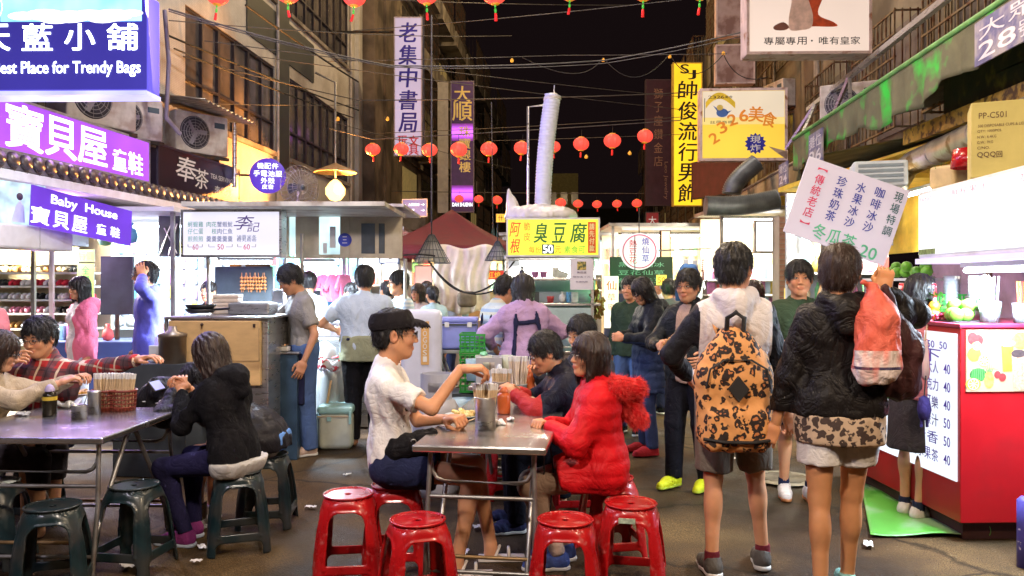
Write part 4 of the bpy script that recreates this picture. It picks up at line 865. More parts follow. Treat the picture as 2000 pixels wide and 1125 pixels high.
T=Txt();T.colm('老集中書局',0,h_*.47,-h_*.34,w_*.62,0,.03,skew=.08);T.build('lettering',mat('blue_ink',(.03,.02,.32),var=.1),t)
T=Txt();T.put('文',w_*.2,-h_*.39,w_*.34,.27,0,.03).put('具',w_*.2,-h_*.455,w_*.34,.27,0,.03).put('玩',-w_*.2,-h_*.39,w_*.34,.27,0,.03).put('具',-w_*.2,-h_*.455,w_*.34,.27,0,.03);T.build('small_lettering',red_ink,t)
MB().b2(w_/2,w_/2+.05,.05,.1,-h_*.5,h_*.5).build('edge',darkm,t);MB().tube([(-w_/2-1.6,.1,h_*.4),(-w_/2,.1,h_*.4)],.03,6).build('bracket',M['iron'],t)
t,w_,h_=vsign('tall purple jeweller sign with gold characters',903,158,415,46,26,mat('deep_purple_face',(.055,.012,.13),rough=.4,var=.2),mat('purple_case',(.20,.16,.22),var=.2))
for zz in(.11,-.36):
 o=MB().sheet(lambda u,v:((u-.5)*w_*.9,0,(v-.5)*.55),1,1).build('painted_glow_patch',MATS.get('patch')or mat('patch',(.3,.05,.6)),t,loc=(0,-.0065,h_*zz))  # emission gradient painted on the patch, imitating a tube behind the face
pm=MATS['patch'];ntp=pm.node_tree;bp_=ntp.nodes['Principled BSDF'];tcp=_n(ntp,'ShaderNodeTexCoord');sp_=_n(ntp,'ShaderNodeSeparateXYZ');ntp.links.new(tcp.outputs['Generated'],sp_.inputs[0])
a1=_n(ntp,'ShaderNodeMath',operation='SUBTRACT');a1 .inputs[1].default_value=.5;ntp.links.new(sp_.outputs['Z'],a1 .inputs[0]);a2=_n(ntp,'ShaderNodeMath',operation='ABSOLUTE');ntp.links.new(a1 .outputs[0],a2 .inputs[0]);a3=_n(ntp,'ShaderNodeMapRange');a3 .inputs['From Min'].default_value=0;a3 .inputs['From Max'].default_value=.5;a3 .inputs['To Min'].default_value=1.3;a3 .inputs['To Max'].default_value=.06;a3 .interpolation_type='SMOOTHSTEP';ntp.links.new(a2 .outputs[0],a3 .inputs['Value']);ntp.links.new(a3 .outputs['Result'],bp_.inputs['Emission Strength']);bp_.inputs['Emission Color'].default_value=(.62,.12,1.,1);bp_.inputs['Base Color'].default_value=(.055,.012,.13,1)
T=Txt();T.put('大',0,h_*.40,.50,.50,0,.02).put('順',0,h_*.27,.62,.60,0,.02);T.colm('珠寶銀樓',.08,h_*.16,-h_*.20,.36,0,.02);T.build('lettering',mat('gold_lettering',(.55,.38,.12),rough=.35,metal=.4,var=.15,emis=(.8,.5,.12),es=.12),t,-.012)
T=Txt();T.put('DAH SHUENN',0,-h_*.44,w_*.85,.12,0,.01);T.build('small_lettering',WHT,t,-.012)
t=thing('plain_signboard','plain pale panel beside the tall purple jeweller sign','panel',at(865,26.3,288),YAW);MB().b2(-.17,.17,0,.1,-2.1,2.1).build('sheet',mat('pale_panel',(.38,.34,.30),var=.15),t)
t,w_,h_=vsign('tall bright yellow menswear sign with black brush characters',1343,122,403,58,22.5,glow('yellow_face',(.85,.50,.015),.92,vs=.9,var=.10),mat('yellow_case',(.5,.35,.06),var=.2))
T=Txt();T.put('S',-.08,h_*.455,.24,.26,0,.012).put('J',.12,h_*.415,.22,.26,0,.012);T.colm('帥俊流行男飾',.0,h_*.38,-h_*.48,w_*.62,0,.022,ch=.50,skew=.06);T.build('lettering',black_ink,t)
t,w_,h_=vsign('tall unlit maroon jewellery sign left of the bright yellow sign',1287,155,402,52,24,mat('dark_maroon_face',(.035,.010,.022),rough=.4,var=.2),mat('maroon_case',(.04,.02,.03),var=.2))
T=Txt();T.colm('獅子座鑽金店',-.02,h_*.44,-h_*.20,.26,0,.0,ch=.30);T.put('Leo Jewelry',.2,-h_*.30,1.1,.13,0,0,rot=-PI/2);T.build('lettering',mat('dull_gold_lettering',(.22,.13,.09),var=.1),t)
D_=14;t=sign('shop_sign','square yellow and cream sign with orange numbers and a blue starburst','shop sign',at(1452,D_,243),YAW-.05,1.48,1.24,.22,glow('cream_yellow_face',(.86,.56,.06),.62,vs=.7,var=.1),rustw,fr=.045)
o=MB().b2(-.69,.69,-.0065,-.0045,.12,.57).build('upper_panel',glow('cream_face',(.72,.60,.44),.62,vs=.8),t)
m=MB();m.b2(-.69,.69,-.0068,-.0047,.0,.115);m.build('middle_panel',glow('pale_yellow_face',(.80,.60,.20),.62),t)
oi=mat('orange_ink',(.62,.20,.02),var=.1,emis=(1,.35,.03),es=.12);T=Txt()
for ch,x,z,r,s_ in(('2',-.50,-.23,.55,.18),('3',-.36,-.05,.45,.19),('2',-.19,.08,.3,.19),('6',.0,.15,.12,.20),('美',.21,.17,-.05,.26),('食',.43,.08,-.22,.25)):T.put(ch,x,z,s_*(.75 if ch.isdigit()else .95),s_,0,.03,rot=r)
T.build('lettering',oi,t,-.012)
m=MB();
m.add([(.20+(.185 if k%2 else .145)*math.cos(PI*k/14),-.009,-.33+(.185 if k%2 else .145)*math.sin(PI*k/14))for k in range(28)],[tuple(range(28))]);m.build('starburst',mat('royal_blue_ink',(.02,.02,.30)),t)
T=Txt();T.put('現',.20,-.26,.17,.12,0,.015).put('炸',.20,-.40,.17,.12,0,.015);T.build('starburst_lettering',pw,t,-.012)
m=MB();m.tube([(-.66,-.008,.05),(-.655,-.008,.45)],.006,5);m.build('flag_pole',black_ink,t)
m=MB();n_=14
m.add([(-.64+.50*k/n_,-.008,.38+.17*math.sin(PI*(k/n_)**.9))for k in range(n_+1)]+[(-.64+.50*k/n_,-.008,.27+.17*math.sin(PI*(k/n_)**.9))for k in range(n_,-1,-1)],[(k,k+1,2*n_-k,2*n_+1-k)for k in range(n_)]);m.build('flag',mat('flag_yellow',(.7,.5,.03)),t)
m=MB();m.add([(-.36+.10*math.cos(a),-.0085,.20+.075*math.sin(a))for a in[2*PI*k/18 for k in range(18)]],[tuple(range(18))]);m.add([(-.44,-.0085,.22),(-.52,-.0085,.33),(-.42,-.0085,.26)],[(0,1,2)]);m.add([(-.28,-.0085,.22),(-.20,-.0085,.24),(-.28,-.0085,.17)],[(0,1,2)]);m.build('bird_print',mat('bird_blue',(.05,.12,.35)),t)
m=MB();m.add([(-.40+.055*math.cos(a),-.0095,.29+.05*math.sin(a))for a in[2*PI*k/14 for k in range(14)]],[tuple(range(14))]);m.build('bird_head_print',mat('bird_yellow',(.6,.45,.1)),t)
T=Txt();T.row('註冊商標',-.57,-.17,.04,.05,0,.0);T.row('2326美食',-.6,-.18,.47,.05,0,.0);T.build('small_lettering',black_ink,t,-.0095)
m=MB();m.add([(.42,-.012,-.38),(.72,-.05,-.47),(.72,-.012,-.60),(.55,-.06,-.50)],[(0,1,3),(3,1,2)]);m.build('peeled_corner',mat('peeled_vinyl',(.35,.25,.18)),t)
D_=9;t=sign('billboard','white pet shop sign box with a cat and a red dog at the top edge','billboard',at(1580,D_,22),YAW-.03,1.36,.94,.28,glow('cream_poster_face',(.70,.55,.46),.66,vs=.6,base=.1),rustw,fr=.03)
def blob(pts,y=-.0075,n=40):
 """smooth closed outline through the points"""
 P=np.array(pts,float);k=len(P);out=[]
 for i in range(k):
  a,b,c_,d_=P[i-1],P[i],P[(i+1)%k],P[(i+2)%k]
  for s_ in np.linspace(0,1,5)[:-1]:out.append(.5*((2*b)+(-a+c_)*s_+(2*a-5*b+4*c_-d_)*s_**2+(-a+3*b-3*c_+d_)*s_**3))
 return[(x,y,z)for x,z in out]
def outline(name,pts,m_,parent,y=-.0075):
 v=blob(pts,y);MB().add(v,[tuple(range(len(v)))]).build(name,m_,parent)
outline('dog_print',[(-.02,.42),(.12,.42),(.22,.30),(.14,.12),(.10,-.04),(.26,-.12),(.30,-.17),(.10,-.17),(.0,-.15),(-.04,0),(-.06,.2)],mat('red_dog_print',(.50,.07,.02),var=.3,vs=12),t)
outline('cat_print',[(-.20,.42),(-.08,.42),(-.05,.25),(.0,.1),(.04,-.05),(.02,-.18),(-.10,-.21),(-.20,-.21),(-.26,-.14),(-.36,-.17),(-.38,-.20),(-.24,-.20),(-.22,-.05),(-.19,.12),(-.21,.28)],mat('beige_cat_print',(.62,.44,.36),var=.2,vs=10),t,-.0085)
outline('cat_tail_print',[(-.38,-.16),(-.28,-.12),(-.22,-.18),(-.30,-.21),(-.38,-.20)],mat('brown_tail_print',(.18,.07,.05)),t,-.0095)
T=Txt();T.row('專屬專用',-.50,-.02,-.325,.085,0,.012);T.put('·',.03,-.325,.02,.02,0,.01);T.row('唯有皇家',.10,.56,-.325,.085,0,.012);T.build('lettering',black_ink,t)
for i,(px,py,w_,h_,lb)in enumerate([(1436,125,.80,.82,'stained pale sign box above the yellow number sign'),(1436,30,.78,.85,'upper stained pale sign box above the yellow number sign')]):
 t=sign('sign_box',lb,'sign',at(px,17,py),YAW-.1,w_,h_,.25,mat('stained_pale_face',(.42,.30,.27),var=.2,vs=3,col2=(.20,.11,.09),c2s=3),rustw,'stained pale sign boxes',fr=.03)
t=sign('sign_box','dark red sign panel under the brown awning line','sign',at(1400,16,345),-PI/2+.5,1.6,.75,.1,mat('dull_red_face',(.07,.015,.015),var=.25),M['iron'],fr=.02)
t=sign('notice_board','small blue and white notice with arrows on the left far facade','sign',at(810,20,406),YAW-.05,.62,.44,.04,glow('notice_blue',(.16,.18,.48),.6),alum,fr=.02)
T=Txt();T.row('大腸麵線',-.16,.12,.08,.07);T.row('蚵仔',-.16,.0,-.06,.07);T.put('→',.20,.08,.1,.06).put('→',.20,-.06,.1,.06).put('人',-.23,.03,.07,.12);T.build('lettering',WHT,t)
acw=mat('ac_casing',(.50,.46,.42),rough=.5,var=.15,col2=(.33,.26,.22),c2s=4)
def ac_unit(label,loc,rz,s=1.):
 t=thing('air_conditioner',label,'air conditioner',loc,rz,'air conditioner units on the facades')
 MB().b2(-.42,.42,0,.32,0,.58,.02).build('casing',acw,t)
 m=MB()
 for r in(.06,.10,.14,.18,.22):m.lathe([(r-.004,-.010),(r+.004,-.010),(r+.004,-.004)],(-.12,0,.29),28,ROT(-PI/2,0,0))
 for k in range(12):a=k*PI/6;m.box((-.12+.12*math.cos(a),-.008,.29+.12*math.sin(a)),(.22,.004,.004),R=ROT(0,-a,0))
 m.build('grille',mat('grille_wire',(.30,.29,.30),rough=.4,metal=.3,var=.1),t)
 m=MB();m.lathe([(0,-.001),(.235,-.001),(.235,.002)],(-.12,0,.29),28,ROT(-PI/2,0,0));m.build('fan_shade_disc',mat('fan_shadow',(.05,.045,.06),var=.1),t)  # dark disc paints the shade behind the fan grille
 m=MB()
 for k in range(3):a=k*2*PI/3;m.box((-.12+.1*math.cos(a),-.0045,.29+.1*math.sin(a)),(.17,.004,.09),R=ROT(0,-a,0)@ROT(.3,0,0))
 m.lathe([(0,-.008),(.035,-.008),(.04,-.002)],(-.12,0,.29),14,ROT(-PI/2,0,0));m.build('fan',mat('fan_blade',(.22,.20,.24),var=.1),t)
 MB().b2(.19,.36,-.004,.001,.40,.48).build('badge',mat('dark_badge',(.05,.08,.10)),t)
 m=MB();m.b2(-.45,.45,.02,.06,-.05,-.005).b2(-.45,.45,.26,.30,-.05,-.005).b2(-.40,-.36,.3,.75,-.05,-.01).b2(.36,.40,.3,.75,-.05,-.01);m.build('bracket',M['iron'],t)
 t.scale=(s,)*3;return t
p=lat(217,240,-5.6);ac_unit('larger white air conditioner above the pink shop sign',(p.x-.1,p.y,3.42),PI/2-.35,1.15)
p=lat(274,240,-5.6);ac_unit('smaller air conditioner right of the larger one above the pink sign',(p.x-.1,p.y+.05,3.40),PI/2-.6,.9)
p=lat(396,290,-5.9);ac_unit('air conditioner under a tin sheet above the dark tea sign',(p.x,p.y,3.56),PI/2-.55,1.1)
t=thing('tin_canopy','corrugated tin sheet over the air conditioner above the tea sign','canopy',(p.x+.1,p.y,4.32));MB().sheet(lambda u,v:((v-.6)*.95,(u-.5)*1.9,.02*math.sin(u*75)-.12*v),60,2).build('sheet',M['steel_d'],t,thick=.004)
t=thing('steel_mast','short bright steel mast standing on the tea shop sign','pole',lat(458,330,-5.6)+Vector((0,0,-.3)));MB().tube([(0,0,0),(0,0,1.05)],.035,10).build('pole',M['steel'],t)
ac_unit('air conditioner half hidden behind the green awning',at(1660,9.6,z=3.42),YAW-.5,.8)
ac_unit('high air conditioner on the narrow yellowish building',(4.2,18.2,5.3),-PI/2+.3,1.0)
lm=mat('lantern_silk',(.75,.07,.05),rough=.45,var=.12,vs=9,emis=(1.,.085,.055),es=.6);gold=mat('lantern_gold',(.75,.35,.05),rough=.4,metal=.3,emis=(1,.4,.02),es=.25);tasr=mat('tassel_red',(.65,.02,.02),emis=(1,.03,.02),es=.3);tasg=mat('tassel_green',(.08,.5,.05),emis=(.1,1,.1),es=.2)
def lantern(loc,label,s=1.,group='',far=True):
 if 'lp' not in globals():
  n=24;vs=[];R_=11
  for i in range(R_+1):
   a=-PI/2*.86+PI*.86*i/R_;r=.15*math.cos(a);z=.125*math.sin(a)
   for k in range(n):q=r*(1+.035*(1 if k%2 else-1));vs.append((q*math.cos(2*PI*k/n),q*math.sin(2*PI*k/n),z))
  m=MB();m.add(vs,[(i*n+k,i*n+(k+1)%n,(i+1)*n+(k+1)%n,(i+1)*n+k)for i in range(R_)for k in range(n)],False)
  globals()['lp']=dict(shade=m.mesh('shade',lm),cap=MB().lathe([(0,.0),(.052,.0),(.055,.012),(.05,.022),(0,.022)],n=16).mesh('cap',gold),bead=MB().lathe([(0,0),(.012,.005),(.016,.03),(.012,.055),(0,.06)],n=8).lathe([(0,.07),(.012,.075),(.012,.10),(0,.105)],n=8).mesh('bead',tasg),tas=MB().lathe([(.004,.0),(.016,-.01),(.020,-.10),(.010,-.105)],n=10).mesh('tassel',tasr),loop=MB().tube([(0,0,.12),(0,0,.26)],.004,5).mesh('cord',M['wire']))
 t=thing('paper_lantern',label,'lantern',loc,0,group,(random.uniform(-.10,.10),random.uniform(-.10,.10),random.uniform(0,6)));q_=s*random.uniform(.92,1.08);t.scale=(q_,q_,q_*random.uniform(.92,1.06))
 link('shade',lp['shade'],t);link('cap',lp['cap'],t,loc=(0,0,.108));link('cap',lp['cap'],t,loc=(0,0,-.128));link('cord',lp['loop'],t)
 if far:return link('tassel',lp['tas'],t,loc=(0,0,-.145)).parent
 sw=random.uniform(-.25,.25);link('bead',lp['bead'],t,loc=(0,0,-.235));link('tassel',lp['tas'],t,loc=(0,0,-.235),rot=(sw*.5,sw,0));return t
ords=['first','second','third','fourth','fifth','sixth','seventh','eighth','ninth','tenth']
for i,(px,D_)in enumerate([(425,10.5),(563,10.5),(692,10.5),(833,10.5),(966,10.5),(1113,10.5),(1257,10.6),(1368,10.7)]):lantern(at(px,D_,[-8,-12,-6,-10,-11,-16,-18,-20][i]),f'large red lantern cut by the top edge, {ords[i]} from the left',1.0,'large lanterns along the top edge',False)
for i,(px,py)in enumerate([(728,292),(784,291),(839,293),(896,292),(955,291),(1019,289),(1080,287),(1135,281),(1196,275),(1260,266)]):lantern(at(px,16,py),f'red lantern in the middle row over the street, {ords[i]} from the left',1.03,'middle row of red lanterns')
for i,(px,py)in enumerate([(897,388),(935,389),(971,391),(1095,396),(1129,398),(1166,399),(1205,398),(1244,397)]):lantern(at(px,26,py),f'small far red lantern in the lowest row, {ords[i]} from the left',1.05,'far row of small red lanterns')
def cable(pts,r,label,m_=None,sag=.0,n=14):
 P=[Vector(p)for p in pts];out=[]
 for a,b in zip(P[:-1],P[1:]):
  for k in range(n+1 if b is P[-1]else n):u=k/n;q=a.lerp(b,u);q.z-=4*sag*u*(1-u)*(a-b).length;out.append(q)
 c=out[0].copy();o=MB().tube([p-c for p in out],r,5,smooth=True).build('overhead_cable',m_ or M['wire2'],loc=c);return meta(o,label,'cable','overhead cables across the street')
cable([at(300,10.5,-60),at(1440,11,-70)],.010,'cable carrying the large lanterns',sag=.003)
cable([at(640,16,250),at(728,16,272),at(1330,16.5,235)],.010,'cable carrying the middle lantern row',sag=.002)
cable([at(700,26,372),at(1330,26,378)],.013,'cable carrying the far lantern row',sag=.003)
cable([at(330,9,18),at(760,12,128),at(1180,13,118),at(1500,12,50)],.011,'thick pale cable bundle dipping across the dark sky',sag=.012)
cable([at(330,9,22),at(760,12,131),at(1180,13,124),at(1500,12,58)],.007,'thin cable just below the pale bundle',sag=.013)
cable([at(320,13,100),at(700,17,196),at(1400,18,178)],.012,'dark cable crossing beneath the white sign top',sag=.006)
cable([at(640,15,120),at(1100,16,108),at(1420,15,105)],.007,'straight thin wire with clips left of the yellow sign',sag=.002)
for i,(a,b,c_)in enumerate([((1020,112),(1140,158),(1178,112)),((1178,112),(1240,175),(1308,106)),((1308,106),(1350,165),(1413,106)),((1413,106),(1440,152),(1500,150))]):
 A,Bm,C_=at(a[0],15.8,a[1]),at(b[0],15.8,b[1]),at(c_[0],15.6,c_[1]);P=[A*(1-u)**2+Bm*2*u*(1-u)+C_*u*u+Vector((0,0,-.35*u*(1-u)))for u in[k/12 for k in range(13)]];cable(P,.009,f'looping black wire between clips, {ords[i]} loop from the left',M['wire'],n=1)
for i,(px,py)in enumerate([(1178,117),(1308,110),(1413,104),(660,232),(757,232),(1000,118),(1145,306),(1230,299)]):
 o=MB().lathe([(0,-.04),(.03,-.03),(.035,.0),(.02,.03),(0,.045)],n=10).build('cable_clip',mat('amber_clip',(.7,.35,.05),emis=(1,.45,.05),es=.3),loc=at(px,15.8,py));meta(o,'small amber clip on an overhead wire, '+['between lantern rows and tofu duct top','at the top of the maroon sign','over the yellow sign top','at the concrete tower','left of the bookshop sign foot','near the sky centre','below the fourth middle lantern','right of the middle lanterns'][i],'clip','amber clips on the overhead wires')
for i,(a,b,D1,D2,r,sg)in enumerate([((330,40),(1000,70),11,18,.008,.01),((400,80),(1340,190),12,20,.008,.004),((500,110),(1340,215),14,20,.008,.004),((560,-10),(1240,10),14,20,.009,.006),((690,60),(1450,-15),16,14,.008,.006),((330,70),(700,215),12.5,19,.018,.006),((340,95),(690,230),12.5,19,.014,.006),((480,10),(700,160),12.5,19,.02,.004),((700,262),(1340,228),20,20,.008,.004),((640,235),(1000,330),17,24,.008,.004),((960,275),(1340,262),22,22,.008,.002),((320,200),(700,205),13,18,.007,.004)]):
 cable([at(a[0],D1,a[1]),at(b[0],D2,b[1])],r,['thin wire from the blue sign edge to the dark sky centre','thin wire crossing the white bookshop sign to the yellow sign','thin wire under it ending at the middle of the yellow sign','highest wire near the top edge of the sky','wire rising to the top right from the concrete tower','thickest cable sagging over the tiled building windows','lower thick cable along the tiled building','upper thick cable by the top floor windows','wire just above the middle lantern row','wire dropping from the tower towards the duct','short wire left of the maroon sign','level wire from the tea sign corner to the tower'][i],M['wire']if i in(5,6,7)else M['wire2'],sag=sg)
cable([at(843,12,30),at(843,12,445)],.014,'vertical black cord holding the mesh lamp cage')
cable([at(960,13,200),at(963,13,470)],.008,'vertical thin cord beside the red canopy')
cable([at(322,10.6,20),at(330,10.6,120),at(325,10.7,230),at(352,10.9,262)],.03,'thick bundled cables climbing the corner of the tiled building',mat('dusty_bundle',(.25,.22,.26)))
sob=glow('facade_lamp_bulb',(1.,.72,.40),12,var=0)
for k,(x,y,z,pw_,cl_)in enumerate(((-1.2,10.2,7.9,430,(1.,.90,.82)),(.9,10.5,8.2,330,(1.,.84,.62)),(-1.8,19.5,11.5,800,(1.,.70,.36)),(-.6,30,14.5,800,(1.,.68,.32)))):  # added lamps out of view, put in to light the upper facades
 t=thing('added_facade_lamp',['nearest','second','third','farthest'][k]+' added unseen lamp lighting the facades from above the frame','lamp',(x,y,z),0,'added facade lamps above the frame');MB().lathe([(0,.13),(.10,.12),(.20,.04),(.21,.0)],n=20).build('shade',M['steel_d'],t,thick=.003);MB().lathe([(0,-.10),(.06,-.08),(.09,-.02),(.06,.04),(0,.06)],n=14).build('bulb',sob,t);MB().tube([(0,0,.13),(0,0,1.0)],.012,6).build('cord',M['wire'],t)
 point('lamp_glow',(x,y,z-.18),pw_,cl_,.15)
gc=[mat('goods_%d'%i,c,rough=.5,var=.2,vs=12)for i,c in enumerate([(.55,.08,.08),(.65,.5,.1),(.1,.3,.5),(.6,.6,.58),(.1,.35,.15),(.5,.2,.4),(.05,.05,.06),(.6,.35,.2),(.7,.65,.5),(.25,.5,.6)])]
rg=random.Random(11);CN=dict(zip(['goods_%d'%i for i in range(10)],['red','yellow','blue','white','green','mauve','black','tan','cream','aqua']));CN['sky_case']='pale blue'
def pts_box(name,label,cat,px,D,z0,w,d,h,m,rz=YAW,group=None,ch=.01):
 t=thing(name,label,cat,at(px,D,z=z0),rz,group);MB().b2(-w/2,w/2,-d/2,d/2,0,h,ch).build('body',m,t);return t
_gm={}
def goods(kind,label,loc,rz,m,group,s=1.):
 if kind not in _gm:
  if kind=='packet':_gm[kind]=MB().box((0,0,.09),(.12,.05,.18),ch=.008).mesh('packet',gc[0])
  if kind=='bottle':_gm[kind]=MB().lathe([(0,0),(.03,.0),(.032,.02),(.032,.12),(.012,.16),(.012,.19),(0,.19)],n=12).mesh('bottle',gc[0])
  if kind=='tub':_gm[kind]=MB().lathe([(0,0),(.05,0),(.065,.10),(.068,.105),(.0,.108)],n=14).mesh('tub',gc[0])
  if kind=='bag':
   mm=MB();mm.lathe([(0,0),(.05,.01),(.065,.06),(.05,.12),(.015,.15),(.03,.19),(.0,.19)],n=9);_gm[kind]=mm.mesh('bag',gc[0])
  if kind=='case':mm=MB();mm.box((0,0,.08),(.075,.012,.15),ch=.004);mm.tube([(0,0,.155),(0,0,.18)],.004,5);_gm[kind]=mm.mesh('case',gc[0])
  if kind=='shirt':mm=MB();mm.prism([(-.10,0),(.10,0),(.12,.28),(.20,.16),(.25,.20),(.14,.40),(.05,.42),(0,.39),(-.05,.42),(-.14,.40),(-.25,.20),(-.20,.16),(-.12,.28)],-.02,.02);_gm[kind]=mm.mesh('shirt',gc[0])
 o=link({'packet':'goods_packet','bottle':'goods_bottle','tub':'plastic_tub','bag':'goods_bag','case':'phone_case','shirt':'hanging_garment'}[kind],with_mat(_gm[kind],m),None,loc,(0,0,rz));o.scale=(s,)*3;return meta(o,label,{'packet':'packet','bottle':'bottle','tub':'tub','bag':'bag','case':'phone case','shirt':'garment'}[kind],group)
def shelf_stall(label,px0,px1,D,ztop,zs,wallm,tube,power,kinds,n,glabel,group,depth=1.2,roof=None,counter=None,tone=None,gs=1.,postm=None):
 w=(px1-px0)/F*D;t=thing('market_stall',label,'stall',at((px0+px1)/2,D),YAW)
 MB().b2(-w/2,w/2,.3,.36,.0,ztop).build('back_panel',wallm,t)
 for q in(-1,1):MB().b2(q*w/2-.02,q*w/2+.02,-depth,-depth+.04,0,ztop+.02).build('post',postm or M['steel_d'],t)
 MB().b2(-w/2-.08,w/2+.08,-depth-.15,.36,ztop+.021,ztop+.07).build('roof',roof or M['steel_d'],t)
 for i,z in enumerate(zs):
  MB().b2(-w/2+.03,w/2-.03,-.02,.299,z-.02,z).build('shelf',M['white'],t)
  for k in range(n):
   x=-w/2+.08+(w-.16)*(k+.5)/n;loc=at((px0+px1)/2,D)+Matrix.Rotation(YAW,3,'Z')@Vector((x+rg.uniform(-.02,.02),.08+rg.uniform(0,.08),z+.001))
   kd=kinds[(i+k*2)%len(kinds)]if rg.random()<.9 else kinds[0]
   mi=rg.randrange(len(tone or gc));goods(kd,f'{CN[(tone or gc)[mi].name]} {kd} {ords[min(k,9)]} from left, {["lower","middle","upper","top"][i]} shelf, '+glabel,loc,YAW+rg.uniform(-.3,.3),(tone or gc)[mi],group,gs*rg.uniform(.8,1.15))
 if counter is not None:
  MB().b2(-w/2+.05,w/2-.05,-depth+.05,-depth+.65,.02,counter[0],.01).build('counter',counter[1],t)
  for k in range(max(2,int(n*.8))):
   loc=at((px0+px1)/2,D)+Matrix.Rotation(YAW,3,'Z')@Vector((rg.uniform(-w/2+.15,w/2-.15),-depth+.3+rg.uniform(-.15,.15),counter[0]+.001));mi=rg.randrange(len(tone or gc));goods(kinds[k%len(kinds)],f'{CN[(tone or gc)[mi].name]} {kinds[k % len(kinds)]} lying on the counter, {ords[min(k,9)]} set out, '+glabel,loc,rg.uniform(0,3),(tone or gc)[mi],group,gs)
 c0=at((px0+px1)/2,D);Rm=Matrix.Rotation(YAW,3,'Z')
 power*=1.15
 if tube:fixture(c0+Rm@Vector((-w*.36,-.35,ztop-.06)),c0+Rm@Vector((w*.36,-.35,ztop-.06)),tube,power,'tube lights inside the market stalls',aim=Rm@Vector((0,.3,-.95)),label='tube light inside the '+' '.join(label.split()[:8]))
 return t
bw=mat('bright_backboard',(.50,.55,.62),rough=.6,var=.12,vs=2);ww=mat('warm_backboard',(.70,.58,.36),rough=.6,var=.15,vs=2);dk=mat('dark_backboard',(.05,.06,.07),rough=.5,var=.2)
wtone=[gc[3],gc[0],gc[9],gc[1],gc[7],gc[2],gc[5],gc[6]]
shelf_stall('shoe shop rack under a yellow-green price board',-60,192,9.7,2.35,(),ww,'w',240,('tub',),1,'','',depth=1.0,roof=M['white'],postm=M['white'])
def mk_shoe():
 s=SDF((-.05,-.10,-.005),(.05,.16,.09),.011);s.cap((0,-.055,.035),(0,.05,.03),.034,.032,k=0).cap((0,.05,.026),(0,.11,.02),.033,.026,k=.02);s.ell((0,-.04,.075),(.024,.04,.04),.01,op='s');s.plane((0,0,.002),(0,0,-1));V,Q=s.nets();return np_mesh('rack_shoe',V,Q)
rs_=mk_shoe();c0=at(66,9.7);Rm=Matrix.Rotation(YAW,3,'Z');shcol=[cloth('shoe_%s'%n,c,rough=.5)for n,c in(('white',(.7,.68,.66)),('black',(.02,.02,.02)),('red',(.5,.03,.05)),('pink',(.7,.25,.35)),('tan',(.35,.18,.06)),('grey',(.3,.3,.33)),('beige',(.55,.42,.25)))]
names_=['white','black','red','pink','tan','grey','beige']
rack=[(1.66,[4,6,6,4,6,6,4,6,1,4]),(1.50,[0,0,1,2,0,2,0,2,5,0]),(1.34,[1,0,5,0,0,1,5,0,2,2]),(1.18,[5,0,0,3,3,3,0,1,0,0]),(1.00,[0,1,4,4,5,5,0,0,3,0]),(.82,[0,1,1,5,0,6,0,6,0,0])]
for z,row in rack:
 sh=MB().b2(-.72,.72,-.10,.22,-.02,0).build('display_shelf',M['white']);sh.location=c0+Rm@Vector((0,0,z));sh.rotation_euler=(0,0,YAW)
 meta(sh,{1.66:'top',1.50:'second',1.34:'third',1.18:'fourth',1.0:'fifth',.82:'lowest'}[z]+' white shelf of the shoe rack','shelf','shelves of the shoe rack')
 for k,ci in enumerate(row):
  for q in(-1,1):
   o=link('display_shoe',with_mat(rs_,shcol[ci]),None,c0+Rm@Vector((-.64+k*.142+q*.032,.03+rg.uniform(-.01,.01),z+.001)),(0,0,YAW+PI+rg.uniform(-.15,.15)));o.scale=(.62,.9,1.2)
   meta(o,['left','right'][q>0]+' '+names_[ci]+' shoe of the '+ords[k]+' pair, '+{1.66:'top',1.50:'second',1.34:'third',1.18:'fourth',1.0:'fifth',.82:'lowest'}[z]+' shelf of the shoe rack','shoe','shoes on the left shop rack')
t=sign('price_board','long yellow handwritten price board above the shoe rack','sign',c0+Rm@Vector((-.03,-.22,1.85)),YAW,1.35,.20,.02,glow('yellow_board',(.95,.85,.45),.8,vs=3),alum,fr=.0);T=Txt();T.put('290',.05,0,.26,.13).put('特價',-.35,0,.3,.12);T.build('lettering',mat('orange_marker',(.75,.35,.05)),t)
t=sign('price_strip','bright green vertical strip with dark characters beside the shoe rack','sign',c0+Rm@Vector((.74,-.24,1.40)),YAW,.19,.72,.02,glow('green_strip',(.42,.78,.15),.75,vs=3),alum,fr=.0);T=Txt();T.colm('全部特價出清',0,.34,-.34,.09);T.build('lettering',mat('dark_green_ink',(.03,.2,.04)),t)
t=sign('price_strip','orange-lettered green card at the end of the yellow board','sign',c0+Rm@Vector((.74,-.24,1.85)),YAW,.2,.14,.02,MATS['green_strip'],alum,fr=.0);T=Txt();T.row('特價',-.09,.09,0,.1);T.build('lettering',MATS['orange_marker'],t)
for zz,xx in((1.97,-.6),(1.97,.2)):t=thing('goods_carton',['left','right'][xx>0]+' white carton stacked above the shoe rack','carton',c0+Rm@Vector((xx,0,zz)),YAW,'cartons above the shoe rack');MB().b2(-.35,.35,-.2,.2,0,.28,.01).build('carton',bw,t)
t=thing('black_board','plain black display board between the pink hoodie and the purple jacket','board',at(228,9.4,z=0),YAW);MB().b2(-.185,.185,0,.04,1.17,1.84).build('panel',mat('charcoal_board',(.03,.035,.045),rough=.35,var=.2),t);MB().b2(-.02,.02,.0,.03,.05,1.17).build('stand',M['iron'],t)
